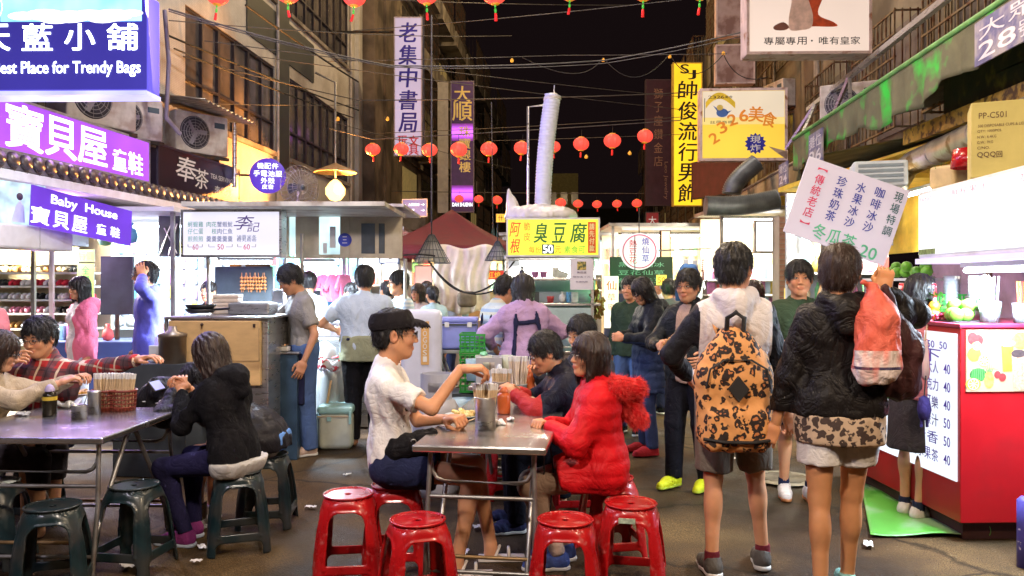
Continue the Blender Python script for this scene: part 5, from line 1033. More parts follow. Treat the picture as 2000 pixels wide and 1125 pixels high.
shelf_stall('white phone accessory stall behind the man in the purple jacket',196,430,10.6,2.30,(.95,),bw,'b',95,('bag','packet'),8,'accessory stall','packets on the phone accessory stall',depth=1.5,roof=M['white'],tone=wtone,counter=(.88,mat('navy_drape',(.03,.05,.16),rough=.8)))
c1=at(313,10.6)
for r in range(5):
 for k in range(9):
  m_=[gc[2],gc[9],gc[6],gc[1],gc[5],mat('sky_case',(.45,.62,.75)),gc[8]][rg.randrange(7)]
  goods('case',f'{CN[m_.name]} phone case on the pegboard, {ords[k]} from left in the {ords[4-r]} row down',c1+Rm@Vector((-.62+k*.16,.26,1.12+r*.20)),YAW,m_,'phone cases on the pegboard')
t=thing('ladder_frame','dark framed picture panel with leaning steel bars above the accessory stall','panel',at(330,9.6,462),YAW);MB().b2(-.12,.12,0,.03,-.24,.24).build('panel',dk,t);m=MB()
for a,b in(((-.1,-.2),(.05,.2)),((.0,-.22),(.1,.15)),((-.05,.1),(.1,-.2))):m.tube([(a[0],-.01,a[1]),(b[0],-.01,b[1])],.008,5)
m.build('bar',M['steel'],t)
c=at(452,7.6,456);t=sign('menu_sign','white backlit menu sign board on top of the left food cart','menu sign',c,YAW-.03,.94,.44,.16,glow('menu_white_face',(.80,.78,.92),.68,vs=1.5,var=.05),M['steel'],fr=.02)
aqua=mat('aqua_ink',(.15,.58,.50),var=.05);periw=mat('periwinkle_ink',(.22,.30,.62),var=.05);pink_ink=mat('pink_ink',(.70,.06,.20),var=.05)
T=Txt();T.row('蚵蝦雞',-.41,-.26,.085,.052).row('仔仁蛋',-.41,-.26,.02,.052).row('煎煎煎',-.41,-.26,-.05,.052);T.row('肉花',-.235,-.135,.085,.05).row('枝',-.185,-.135,.02,.05);T.build('aqua_lettering',aqua,t)
T=Txt();T.row('蟹蝦魷',-.135,.015,.085,.05).row('肉仁魚',-.135,.015,.02,.05).row('羹羹羹羹羹',-.235,.015,-.05,.055);T.row('滷貢米冬',.05,.24,-.035,.04).row('粉丸粉粉',.05,.24,-.062,.03);T.build('blue_lettering',periw,t)
T=Txt();T.put('60',-.335,-.125,.055,.05,0,.004).put('50',-.10,-.125,.06,.05,0,.004).put('60',.145,-.125,.06,.05,0,.004);T.build('price_lettering',pink_ink,t)
T=Txt();T.put('李',.115,.10,.16,.13,0,.006,skew=.5).put('記',.21,.06,.11,.09,0,.004,skew=.2);T.build('logo_lettering',mat('violet_brush',(.12,.06,.40)),t)
m=MB()
for a,b in((-.405,-.365),(-.30,-.27)):m.b2(a,b,-.003,.0,-.127,-.123)
for x in(-.405,-.27,-.21,.01,.06,.23):m.b2(x-.002,x+.002,-.003,.0,-.122,-.10)
for a,b in((-.21,-.15),(-.05,.01),(.06,.10),(.19,.23)):m.b2(a,b,-.003,.0,-.127,-.123)
m.build('bracket_lines',mat('grey_ink',(.15,.12,.18)),t,loc=(0,-.005,0))
cart=thing('food_cart','left stainless food cart with tan board front under the white menu sign','food cart',at(437,6.9),YAW)
def cx(px,D):return(px-437)/F*D
MB().b2(-.39,.42,-.15,.75,.35,1.24,.01).build('body',M['steel'],cart)
MB().b2(-.375,.37,-.215,-.155,.70,1.23,.006).build('front_board',mat('tan_plywood',(.60,.38,.16),rough=.6,var=.18,vs=2.5,bump=.05,bs=8,stretch=(1,1,3),col2=(.30,.16,.06),c2s=2.2,c2t=(.6,.85)),cart)
m=MB();m.lathe([(0,0),(.012,.0),(.012,.01),(0,.012)],(-.10,-.217,1.20),8,ROT(PI/2,0,0));m.tube([(-.10,-.222,1.19),(-.10,-.222,1.165)],.004,5);m.b2(.315,.335,-.222,-.216,1.175,1.205);m.build('latch',M['iron'],cart)
MB().b2(.10,.365,-.2185,-.2165,.90,.903).b2(.363,.366,-.2185,-.2165,.90,1.17).build('board_seam',mat('seam_brown',(.12,.07,.03)),cart)
MB().b2(-.42,.46,-.20,.80,1.241,1.262,.005).build('worktop',M['steel'],cart)
for x,y in((-.42,.78),(.46,.78),(-.44,-.1)):MB().tube([(x,y,1.26 if y>0 else 0),(x,y,2.0 if y>0 else 1.24)],.018,8).build('post',M['steel_d'],cart)
m=MB();m.b2(-.50,1.30,.35,1.8,2.22,2.26);m.build('roof',mat('painted_roof',(.46,.42,.36),rough=.5,var=.25,vs=3,col2=(.20,.13,.08),c2s=3.5,c2t=(.50,.66)),cart)
for x,y in((-.36,0),(.36,0),(-.36,.6),(.36,.6)):MB().tube([(x,y,0),(x,y,.35)],.02,8).build('leg',M['steel_d'],cart)
fixture(at(430,8.0,z=1.74),at(530,8.0,z=1.74),'b',120,'tubes under the left food cart roof',label='glaring cool tube under the left cart roof, nearest the menu sign');fixture(at(590,8.6,z=1.74),at(650,8.6,z=1.74),'b',90,'tubes under the left food cart roof',label='cool tube under the second cart roof, right of the cook')
t=thing('wok_set','stack of black pans on the left cart worktop','pans',at(392,6.95,z=1.264));m=MB()
for k in range(2):m.lathe([(.0,.02+.035*k),(.10,.02+.035*k),(.13,.055+.035*k),(.122,.055+.035*k)],n=20)
m.build('pan',M['black'],t);MB().tube([(.12,0,.05),(.26,-.02,.06)],.011,6).build('handle',M['black'],t)
t=thing('takeaway_box','stack of pale paper food boxes on the left cart','boxes',at(442,7.3,z=1.264),YAW+.1)
for k in range(5):MB().b2(-.11+.004*k,.11+.004*k,-.10,.10,k*.035,k*.035+.032,.006).build('paper_box',mat('kraft_box',(.62,.50,.40),var=.08),t)
t=thing('steam_tray','stainless steam tray on the left cart worktop','tray',at(495,7.25,z=1.264),YAW);MB().b2(-.18,.18,-.14,.14,0,.10,.015).build('tray',M['steel'],t);MB().b2(-.16,.16,-.12,.12,.101,.105).build('lid',M['steel'],t)
t=thing('steel_drum','tall dull steel drum left of the tan board','drum',at(337,6.6));MB().lathe([(0,0),(.105,0),(.105,1.10),(.112,1.105),(.112,1.13),(.04,1.15),(.03,1.19),(0,1.19)],n=24).build('drum',mat('brown_steel',(.20,.16,.12),rough=.35,metal=.7,var=.3,vs=4),t)
t=thing('chopstick_box','small open box of chopsticks at the left end of the cart','box',at(316,6.7,z=.93));MB().b2(-.08,.08,-.06,.06,-.03,.10,.005).build('box',M['white'],t);m=MB()
for k in range(12):m.tube([(-.06+k*.011,0,.02),(-.06+k*.012,.01,.17)],.004,4)
m.build('chopsticks',M['wood'],t);MB().b2(-.3,.3,-.2,.2,-.93,-.035).build('stand',dk,t)
t=thing('skewer_rack','dark tiled backboard hung with glowing orange skewers behind the left cart','rack',at(475,9.2),YAW);MB().b2(-.32,.32,0,.05,1.30,1.72).build('board',dk,t)
skm=mat('grilled_orange',(.50,.18,.05),rough=.4,var=.4,vs=40)
for k in range(9):m=MB();m.tube([(0,0,-.12),(0,0,.10)],.004,5);[m.lathe([(0,-.018),(.02,-.008),(.02,.008),(0,.018)],(0,0,-.08+.04*j),8)for j in range(4)];o=m.build('skewer',skm,t,loc=(.0+.032*k,-.05,1.55),rot=(0,.15*math.sin(k*2),0))
t=thing('side_counter','dark side counter with pale tray beside the cook','counter',at(548,7.3),YAW);MB().b2(-.12,.2,-.2,.5,0,.92,.01).build('cabinet',mat('teal_dark_cabinet',(.03,.06,.10),rough=.35,var=.3),t);MB().b2(-.14,.22,-.22,.52,.921,.94,.005).build('top',M['steel'],t)
t=thing('food_tray','shallow tray of food on the side counter','tray',at(543,7.25,z=.941),YAW);MB().b2(-.10,.12,-.12,.12,0,.04,.01).build('tray',M['white'],t)
for k in range(12):MB().lathe([(0,-.015),(.022,0),(0,.015)],(rg.uniform(-.07,.09),rg.uniform(-.08,.08),.05),8).build('food_piece',gc[7],t)
cart2=thing('food_cart','second stainless kiosk with small windows behind the cook','food cart',at(636,8.5),YAW)
m=MB();m.b2(-.46,-.37,-.05,.0,1.79,2.30).b2(-.30,-.06,-.05,.0,1.79,2.30).b2(.16,.26,-.05,.0,1.79,2.30).b2(-.06,.16,-.05,.0,1.79,1.83).b2(-.06,.16,-.05,.0,2.25,2.30).b2(-.37,-.30,-.05,.0,1.79,1.81).b2(-.37,-.30,-.05,.0,2.24,2.30).b2(.26,.80,-.04,.0,1.79,2.22);m.build('header_panel',mat('scuffed_steel',(.38,.33,.24),rough=.4,metal=.6,var=.25,vs=3),cart2)
for a_,b__ in((-.06,.16),(-.369,-.301)):MB().b2(a_,b__,-.02,-.012,1.831,2.249).build('window_pane',glow('pale_blue_pane',(.55,.80,.85),.9,vs=4,var=.2),cart2)
MB().b2(.05,.11,-.035,-.02,1.90,2.12).b2(-.02,.02,-.034,-.02,1.84,1.95).build('switch_box',M['white'],cart2)
MB().b2(.38,.52,-.055,-.04,1.84,2.15).b2(.56,.62,-.054,-.04,1.84,2.15).build('dark_opening',dk,cart2)
MB().b2(-.48,.85,-.30,1.2,2.301,2.33).build('roof',MATS['painted_roof'],cart2)
MB().lathe([(0,-.003),(.07,-.003),(.07,.002)],(.21,-.053,1.98),24,ROT(-PI/2,0,0)).build('round_badge',mat('blue_badge',(.05,.07,.45)),cart2);T=Txt();T.put('三',.21,1.98,.05,.07);T.build('lettering',pw,cart2,-.060)
for q in(-.44,.82):MB().tube([(q,.05,0),(q,.05,1.79)],.018,8).build('post',M['steel_d'],cart2)
MB().b2(-.35,.8,.1,.6,.02,.95,.01).build('counter',M['steel'],cart2)
shelf_stall('bright white stall behind the cook',520,700,11.5,2.25,(1.15,1.45),bw,'b',80,('tub','packet','bottle'),8,'bright stall behind the cook','goods on the bright stall behind the cook',depth=1.0,tone=wtone,counter=(.95,M['white']))
for k,px in enumerate((640,656,672)):goods('shirt','pink garment hanging in the bright stall behind the cook, '+['left','middle','right'][k]+' one',at(px,9.6,z=1.32),YAW+.6+.3*k,cloth('pink_garment',(.80,.22,.38)),'pink garments behind the cook',.75)
t=thing('food_heap','heap of pale greens on a tray behind the cook','food',at(640,8.9,z=1.10));MB().b2(-.2,.2,-.15,.15,0,.03,.01).build('tray',M['steel'],t);m=MB()
for k in range(60):a=rg.uniform(0,6.28);r=rg.uniform(0,.15);m.box((r*math.cos(a),r*math.sin(a)*.7,.05+.07*(1-r/.15)*rg.random()),(.05,.02,.012),R=ROT(rg.uniform(-1,1),rg.uniform(-1,1),a))
m.build('greens',mat('pale_greens',(.55,.62,.35),var=.3),t)
def cyl(name,label,px,D,r,h,m_,cat='gas cylinder',group=None,z=0):
 t=thing(name,label,cat,at(px,D,z=z),0,group);MB().lathe([(0,.0),(r*.92,.0),(r,.03),(r,h*.80),(r*.85,h*.92),(r*.35,h*.98),(0,h)],n=28).build('tank',m_,t);return t
gm_=mat('grey_cylinder',(.36,.38,.36),rough=.4,metal=.3,var=.15,vs=4)
t=cyl('gas_cylinder','grey gas cylinder with a red and white rag behind the round cooler',652,7.95,.135,.78,gm_,group='gas cylinders by the carts');MB().lathe([(.08,.70),(.10,.78),(.09,.80)],n=20).build('collar',gm_,t)
m=MB();m.sheet(lambda u,v:(.14*math.cos(u*6.28)*(1+.1*math.sin(u*40)),.14*math.sin(u*6.28)*(1+.1*math.sin(u*40)),.80-.09*v+.02*math.sin(u*30)),40,3);m.build('rag',mat('red_white_rag',(.75,.72,.70),var=.1,col2=(.6,.05,.06),c2s=18,c2t=(.5,.52)),t,thick=.004)
t=cyl('gas_cylinder','pale gas cylinder with black stencil lettering beside the cook',634,8.3,.13,.95,mat('pale_cylinder',(.5,.52,.5),rough=.4,var=.12),group='gas cylinders by the carts');T=Txt();T.put('NK',0,.74,.14,.07,0,.02);T.build('lettering',black_ink,t,-.135)
t=thing('ice_bucket','pale blue bucket with a wooden handle beside the gas cylinder','bucket',at(628,7.7));MB().lathe([(0,0),(.085,0),(.11,.30),(.105,.30),(.08,.02)],n=24).build('bucket',mat('pale_blue_plastic',(.35,.52,.60)),t);MB().tube([(0,0,.1),(.09,.0,.62)],.012,8).build('stick',M['wood'],t)
cl=mat('aqua_plastic',(.30,.52,.50),rough=.35,var=.1,coat=.3);cw=mat('off_white_plastic',(.50,.52,.42),rough=.4,var=.12)
def rbox(name,w,d,h,z0,m_,parent,r=.04,x=0,y=0):
 s=SDF((x-w/2-.02,y-d/2-.02,z0-.02),(x+w/2+.02,y+d/2+.02,z0+h+.02),max(w,d,h)/34);s.bx((x,y,z0+h/2),(w/2,d/2,h/2),r);V,Q=s.nets();return link(name,np_mesh(name,V,Q,mats=[m_]),parent)
t=thing('cool_box','squat aqua and off-white cool box with rounded lid on the asphalt','cool box',at(658,7.65),YAW+.05);rbox('tub',.31,.26,.34,.0,cw,t,.05);rbox('lid',.33,.28,.085,.325,cl,t,.035)
MB().b2(-.155,.155,-.138,-.129,.305,.318).build('rim_line',mat('tan_rim',(.45,.36,.25)),t);MB().b2(.13,.155,-.15,-.135,.24,.36,.004).build('latch',cl,t);MB().b2(-.07,-.03,-.145,-.135,.27,.31,.003).build('clip',cl,t)
t=thing('white_freezer','tall pale freezer cabinet with an orange lettered strip behind the seated man','freezer',at(824,6.75),YAW+.06);rbox('cabinet',.33,.30,1.32,.0,mat('lilac_white',(.58,.60,.72),rough=.4,var=.08),t,.03)
MB().b2(.0,.065,-.1565,-.1535,.88,1.23).build('strip',mat('orange_strip',(.62,.36,.12),var=.15),t);T=Txt();T.colm('YOGOSI',.032,1.21,.90,.032,0,.006);T.build('lettering',pw,t,-.158)
t=thing('gas_cylinder','wide pale grey gas tank with handle hole and yellow flower stickers','gas cylinder',at(852,6.0),0,'gas cylinders by the carts');gt_=mat('lilac_grey_tank',(.42,.42,.47),rough=.4,var=.1,vs=3);MB().lathe([(0,0),(.165,0),(.17,.05),(.17,.62),(.14,.68),(.10,.70)],n=36).build('tank',gt_,t)
m=MB();n_=32
for i in range(n_):
 a0,a1=2*PI*i/n_,2*PI*(i+1)/n_
 hole=-2.0<math.atan2(math.sin((a0+a1)/2),math.cos((a0+a1)/2))<-1.0
 zs_=[(.66,.75),(.82,.88)]if hole else[(.66,.88)]
 for za,zb in zs_:m.quad((.115*math.cos(a0),.115*math.sin(a0),za),(.115*math.cos(a1),.115*math.sin(a1),za),(.115*math.cos(a1),.115*math.sin(a1),zb),(.115*math.cos(a0),.115*math.sin(a0),zb))
m.build('collar',gt_,t,thick=.006)
for i,(a,z)in enumerate(((-2.1,.36),(-1.85,.36),(-2.1,.22),(-1.85,.22),(-1.85,.30),(-1.65,.40),(-1.6,.26))):
 m=MB();x,y=.172*math.cos(a),.172*math.sin(a)
 for k in range(5):m.lathe([(0,0),(.013,0),(.013,.002)],(x+.016*math.cos(k*1.257),y,z+.016*math.sin(k*1.257)),8,ROT(PI/2,0,a+PI/2))
 m.build('flower_sticker',[mat('sticker_yellow',(.75,.6,.05)),mat('sticker_green',(.55,.65,.25)),mat('sticker_pink',(.6,.1,.25))][i%3 if i<5 else 2],t)
t=thing('water_tub','pale translucent water barrel beside the grey gas tank','barrel',at(905,6.35));MB().lathe([(0,0),(.14,0),(.16,.04),(.16,.55),(.13,.62),(.12,.64),(0,.64)],n=28).build('barrel',mat('frosted_blue',(.38,.52,.56),rough=.35,var=.12),t);MB().lathe([(.161,.18),(.163,.18),(.163,.30),(.161,.30)],n=28).build('band',mat('blue_band',(.08,.22,.32)),t)
t=thing('blue_cool_box','large lavender-blue cool box with two white latches on a steel stand','cool box',at(897,7.4,z=.0),YAW);rbox('box',.33,.28,.24,.95,mat('lavender_blue',(.24,.27,.66),rough=.4,var=.08),t,.02);rbox('lid',.34,.29,.045,1.185,MATS['lavender_blue'],t,.012)
MB().b2(-.165,.165,-.152,-.145,1.160,1.178).build('dark_strap',dk,t)
for x in(-.10,.10):MB().b2(x-.02,x+.02,-.160,-.146,1.145,1.19,.003).build('latch',M['white'],t)
MB().lathe([(0,0),(.02,0),(.02,.008)],(.06,-.142,.985),14,ROT(PI/2,0,0)).build('drain_plug',dk,t)
MB().b2(-.2,.2,-.17,.17,.915,.945,.004).build('stand_top',M['steel_d'],t);m=MB();m.tube([(-.18,-.15,.92),(.16,-.15,0)],.013,6);m.tube([(.18,-.15,.92),(-.16,-.15,0)],.013,6);m.tube([(-.18,.15,.92),(.16,.15,0)],.013,6).tube([(.18,.15,.92),(-.16,.15,0)],.013,6);m.build('folding_legs',M['steel_d'],t)
for k in range(3):
 t=thing('plastic_crate',['lowest','middle','top'][k]+' green crate in the stack beside the lavender cool box','crate',at(924,7.0,z=.62+.165*k),YAW,'stacked green crates');m=MB();m.b2(-.10,.10,-.14,.14,0,.012)
 for zz in(.0,.05,.10,.145):m.b2(-.11,.11,-.15,-.14,zz,zz+.016).b2(-.11,.11,.14,.15,zz,zz+.016).b2(-.11,-.10,-.14,.14,zz,zz+.015).b2(.10,.11,-.14,.14,zz,zz+.015)
 for q in range(6):x=-.10+.04*q;m.b2(x-.006,x+.006,-.149,-.141,.001,.155)
 m.build('basket',M['green'],t)
meta(MB().b2(-.2,.2,-.2,.2,0,.61).build('crate_plinth',dk,loc=at(928,7.05),rot=(0,0,YAW)),'dark plinth under the green crates','plinth')
pl_=at(655,17,372);t=thing('wall_lamp','glowing orange lamp with a wide flat shade over the left carts','lamp',pl_)
MB().lathe([(.02,.40),(.06,.38),(.30,.28),(.31,.26)],n=32).build('shade',mat('lamp_shade_enamel',(.45,.30,.16),rough=.4,var=.2),t,thick=.006)
MB().lathe([(0,-.16),(.08,-.14),(.14,-.06),(.145,.03),(.08,.12),(.03,.16),(0,.16)],n=20).build('bulb',glow('orange_bulb',(1.,.60,.16),3.2,var=0),t);MB().tube([(0,0,.12),(0,.0,1.6),(-.3,.0,1.75)],.018,8).build('stem',M['steel_d'],t)
point('lamp_glow',pl_+Vector((.12,-.14,.0)),2300,(1.,.38,.08),.08);t.scale=(1.4,)*3
f_=thing('stand_fan','round caged industrial fan standing above the left food cart','fan',at(583,10.6,367),YAW+.85)
m=MB()
for k in range(28):a=2*PI*k/28;m.tube([(.03*math.cos(a),-.09,.03*math.sin(a)),(.22*math.cos(a),-.08,.22*math.sin(a)),(.29*math.cos(a),-.03,.29*math.sin(a)),(.22*math.cos(a),.05,.22*math.sin(a))],.0035,4,False)
for r,y in((.08,-.09),(.15,-.087),(.22,-.08),(.29,-.03)):m.tube([(r*math.cos(2*PI*k/28),y,r*math.sin(2*PI*k/28))for k in range(29)],.0045,4,False)
m.build('cage',M['steel_d'],f_);m=MB()
for k in range(3):
 a=k*2*PI/3;P=[(.05,-.18),(.12,-.30),(.24,-.20),(.25,.05),(.10,.16)];m.add([(r*math.cos(a+q),-.02-.04*math.sin(q),r*math.sin(a+q))for r,q in((.05,-.2),(.25,-.45),(.26,.35),(.06,.4))],[(0,1,2,3)])
m.build('blade',mat('fan_blade_tan',(.30,.24,.18),rough=.4,metal=.5),f_,thick=.004);MB().lathe([(0,-.10),(.04,-.09),(.05,0),(.07,.04),(.07,.16),(0,.18)],n=16,ax=ROT(-PI/2,0,0)).build('motor',dk,f_);MB().tube([(0,.10,-.05),(-.02,.12,-.6),(-.05,.12,-.85)],.02,8).build('stand',dk,f_)
t=thing('red_canopy','dark red pyramid canopy over the middle of the street','canopy',at(888,12.6,z=2.05),YAW)
m=MB();P=[(-1.05,-.9,0),(1.0,-.9,-.02),(1.0,1.2,0),(-1.05,1.2,0)];ap=(-.05,.1,.62)
for i in range(4):
 a,b=Vector(P[i]),Vector(P[(i+1)%4]);m.sheet(lambda u,v,a=a,b=b:tuple((a.lerp(b,u)).lerp(Vector(ap),v)+Vector((0,0,-.08*math.sin(PI*v)*(.5+math.sin(PI*u)*.5)))),10,8)
m.build('cover',mat('red_canvas',(.11,.006,.008),rough=.7,var=.15,bump=.2,bs=12),t,thick=.005)
m=MB();
for i in range(4):a,b=Vector(P[i]),Vector(P[(i+1)%4]);m.sheet(lambda u,v,a=a,b=b:tuple(a.lerp(b,u)-Vector((0,0,.16*v+.02*v*math.sin(u*30)))),24,2)
m.build('valance',MATS['red_canvas'],t,thick=.004)
for x,y in((-1.0,-.85),(.96,-.85)):MB().tube([(x,y,-2.05),(x,y,0)],.018,8).build('pole',M['steel_d'],t)
t=thing('plastic_sheet','rumpled translucent plastic sheet hanging under the red canopy','sheet',at(903,11.4,z=1.12),YAW)
MB().sheet(lambda u,v:((u-.5)*(.72+.1*v)+.02*math.sin(v*9),.018*math.sin(u*23+v*3)+.010*math.sin(u*41-v*7)+.006*math.sin(v*13+u*6),.92*v+.03*math.sin(u*9)),60,20).build('sheet',mat('milky_sheet',(.78,.68,.52),rough=.65,var=.12,bump=.4,bs=9,spec=.3),t,thick=.002)
t=thing('white_bundle','blurred dark bundle behind the plastic sheet','bundle',at(912,11.2,z=1.20),YAW);rbox('bundle',.26,.2,.22,0,mat('tan_bundle',(.22,.17,.11),var=.3),t,.07)
for i,(px,py,D_,s_,lb)in enumerate(((843,492,9.5,1.,'grey mesh lamp shade hanging over the far tables'),(972,494,10.5,.75,'smaller dark mesh lamp shade beside the plastic sheet'))):
 t=thing('mesh_lampshade',lb,'lamp shade',at(px,D_,py));m=MB()
 for k in range(20):a=2*PI*k/20;m.tube([(.03*math.cos(a)*s_,.03*math.sin(a)*s_,.20*s_),(.22*math.cos(a)*s_,.22*math.sin(a)*s_,-.13*s_)],.004,4,False)
 for r,z in((.03,.2),(.08,.12),(.14,.02),(.19,-.07),(.22,-.13)):m.tube([(r*s_*math.cos(2*PI*k/20),r*s_*math.sin(2*PI*k/20),z*s_)for k in range(21)],.004,4,False)
 m.build('wire_cage',dk,t);MB().lathe([(.025*s_,.2*s_),(.20*s_,-.12*s_)],n=20).build('gauze',mat('grey_gauze',(.34,.34,.32),rough=.8,alpha=.75,var=.2),t);MB().tube([(0,0,.2*s_),(0,0,.5*s_)],.008,5).build('cord',M['wire'],t)
cable([at(760,9,505),at(850,9,500)],.010,'black cable looping to the mesh lamp shade',M['wire'],sag=-.06)
for i,(y_,s_)in enumerate(((560,.012),(572,.014))):
 A,B,Cc=at(838,8.6,510),at(915,8.6,y_+62),at(1005,8.6,540-30*i);cable([A*(1-u)**2+B*2*u*(1-u)+Cc*u*u for u in[k/16 for k in range(17)]],s_*.7,['upper','lower'][i]+' sagging cable with plugs between the mesh shade and the tofu stall',M['wire'],n=1)
t=thing('framed_notice','small white notice in a blue frame at the left of the red canopy','notice',at(760,9.6,487),YAW);MB().b2(-.12,.12,0,.03,-.17,.17).build('frame',mat('blue_frame',(.08,.15,.35)),t);MB().b2(-.105,.105,-.004,-.001,-.155,.155).build('sheet',glow('notice_white',(.85,.85,.9),.9),t);T=Txt();T.row('營業中',-.08,.04,-.02,.04).row('請排隊',-.08,.04,-.08,.04);T.build('lettering',black_ink,t,-.005)
shelf_stall('white-lit stall left of the red canopy',690,800,13.5,2.3,(1.2,1.5),bw,'w',70,('packet','tub','bottle'),6,'stall left of red canopy','goods on the stall left of the red canopy',tone=wtone,counter=(.95,M['white']))
shelf_stall('warm yellow stall under the red canopy',800,985,13.2,2.0,(1.1,1.42),ww,'y',90,('bag','tub','packet'),7,'warm stall under canopy','goods under the red canopy',tone=wtone,counter=(.98,mat('pale_pink_front',(.65,.45,.40))))
t=sign('price_board','pink and white menu board in the warm stall','sign',at(827,12.6,545),YAW,.28,.42,.02,glow('pink_board',(.85,.50,.42),.7),alum,fr=.015)
t=sign('price_board','small red board with yellow characters beside the tofu stall','sign',at(965,11.8,537),YAW,.30,.14,.02,glow('red_board',(.75,.06,.03),.7),alum,fr=.01);T=Txt();T.row('紅燒',-.1,.1,0,.09);T.build('lettering',mat('yellow_ink',(.8,.6,.05),emis=(1,.8,.1),es=.3),t)
shelf_stall('narrow lit stall behind the tofu stall',985,1180,15,2.3,(1.1,1.4,1.7),bw,'w',90,('packet','bottle','tub'),8,'behind the tofu stall','goods behind the tofu stall',tone=wtone)
t=sign('shop_sign','small amber sign plate right of the purple jeweller sign','sign',at(978,20,426),YAW,.24,.22,.04,glow('amber_plate',(.85,.45,.03),.8),darkm,fr=.01);T=Txt();T.put('什',0,0,.12,.13);T.build('lettering',black_ink,t)
ts=thing('tofu_stall','stinky tofu stall with a yellow sign, shelves and a sloping steel front','food stall',at(1078,8.5),YAW)
MB().b2(-.50,.50,.0,.9,.10,.80,.01).build('body',M['steel'],ts);MB().b2(-.51,.51,-.04,.9,.801,.83,.005).build('worktop',M['steel'],ts)
m=MB();m.add([(-.10,-.03,1.28),(.42,-.03,1.28),(.42,-.03,.85),(.22,-.03,.85)],[(0,1,2,3)]);m.build('slanted_panel',mat('pale_teal_panel',(.38,.50,.48),rough=.35,var=.12),ts,thick=.02)
for z in(1.30,1.56):MB().b2(-.44,.50,-.05,.45,z,z+.028,.004).build('shelf',M['steel'],ts)
for x in(-.48,.40):MB().b2(x,x+.03,-.05,-.02,.83,1.80).build('post',M['steel'],ts)
MB().b2(-.46,.50,.47,.50,.84,1.78).build('back_panel',bw,ts)
MB().b2(-.50,.50,.0,.9,1.79,1.82).build('ceiling',M['white'],ts)
fixture(at(1015,8.75,z=1.755),at(1140,8.75,z=1.755),'w',60,label='tube light inside the tofu stall')
for k,(px,z,kd,mi)in enumerate(((1000,1.33,'tub',6),(1035,1.33,'packet',1),(1046,1.33,'packet',6),(1075,1.33,'tub',0),(1098,1.33,'bag',3),(1112,1.33,'packet',2),(1122,1.33,'packet',3),(1020,1.59,'bag',6),(1045,1.59,'tub',5),(1062,1.59,'tub',5),(1085,1.59,'packet',3),(1010,1.33,'bottle',8))):
 goods(kd,{0:'red',1:'yellow',2:'blue',3:'white',5:'purple',6:'black',8:'cream'}[mi]+' '+kd+', '+ords[k%7]+' from left, on the '+('lower' if z<1.5 else 'upper')+' shelf of the tofu stall',at(px,8.62,z=z),rg.uniform(0,1),gc[mi],'goods on the tofu stall shelves',.62)
t=thing('food_bin','open white styrofoam box leaning on the upper tofu stall shelf','box',at(1088,8.7,z=1.60),.5);MB().b2(-.09,.09,-.06,.06,0,.09,.01).build('box',M['white'],t);t.rotation_euler=(.3,.3,.5)
c=at(1080,8.35,463.5);t=sign('stall_sign','bright yellow stinky tofu stall sign with green characters and the price 50','stall sign',c,YAW-.05,.95,.395,.14,glow('acid_yellow_face',(.80,.82,.04),.78,vs=2,var=.05),alum,fr=.016)
dg=mat('dark_green_brush',(.015,.14,.03));og=mat('orange_sign_ink',(.80,.22,.03));lg=mat('light_green_ink',(.15,.62,.06))
T=Txt()
for ch,x,w_ in(('臭',-.10,.13),('豆',.085,.125),('腐',.28,.15)):T.put(ch,x-.02,.045,w_,.20,0,.02,skew=.12)
T.build('main_lettering',dg,t)
T=Txt();T.colm('阿根',-.385,.165,-.17,.095,0,.016,ch=.145,skew=.15);T.build('red_lettering',mat('sign_red',(.78,.08,.02)),t)
T=Txt();T.colm('脆皮',-.265,.165,-.045,.068,0,.010,ch=.085).row('每份',-.25,-.115,-.125,.066);T.put('元',.052,-.125,.062,.07,0,.01);T.build('orange_lettering',og,t)
T=Txt();T.row('素食可',.11,.33,-.125,.072,0,.012);T.build('green_lettering',lg,t)
MB().b2(-.112,.012,-.0065,-.0045,-.168,-.072).build('price_plate',mat('slate_ink',(.03,.05,.05)),t);T=Txt();T.put('50',-.05,-.12,.10,.082,0,.03);T.build('price_lettering',WHT,t,-.010)
MB().b2(.355,.435,-.0065,-.0045,-.16,.155).build('red_plate',mat('red_plate_ink',(.70,.10,.01)),t);T=Txt();T.colm('請先付款',.395,.145,-.15,.05,0,.02);T.build('plate_lettering',mat('yellow_plate_ink',(.85,.78,.35)),t,-.010)
t=thing('price_poster','white poster with a small food photo hanging below the tofu sign','poster',at(1136,8.28,535),YAW-.05);MB().b2(-.115,.115,0,.006,-.16,.155).build('sheet',mat('poster_paper',(.62,.60,.62),var=.05),t);MB().b2(-.045,.045,-.003,-.001,.04,.125).build('food_photo',mat('food_photo',(.45,.35,.08),var=.5,vs=40,col2=(.05,.08,.03),c2s=30),t);T=Txt();T.row('臭豆腐',-.05,.05,.015,.022).row('每份五十元',-.09,.09,-.03,.016).row('外帶內用',-.06,.06,-.08,.016);T.build('lettering',MATS['grey_ink'],t)
t=thing('plastic_cover','white plastic sheeting bundled over the tofu stall roof','cover',at(1055,8.7,z=2.20),YAW)
s=SDF((-.42,-.40,-.02),(.42,.45,.42),.018);s.ell((.0,.05,.02),(.37,.36,.15),0).cap((-.28,-.05,.05),(-.30,.0,.16),.085,.06,k=.05).cap((-.30,.0,.16),(-.335,.0,.33),.055,.02,k=.03).ell((.22,.0,.05),(.16,.28,.08),.05);s.folds(.010,7,2).plane((0,0,0),(0,0,-1));V,Q=s.nets();link('sheeting',np_mesh('sheeting',V,Q,mats=[M['plastic_film']]),t)
t=thing('exhaust_duct','ribbed pale flexible exhaust duct rising from the tofu stall','duct',at(1060,8.9,z=0))
pts_=[];rr=[]
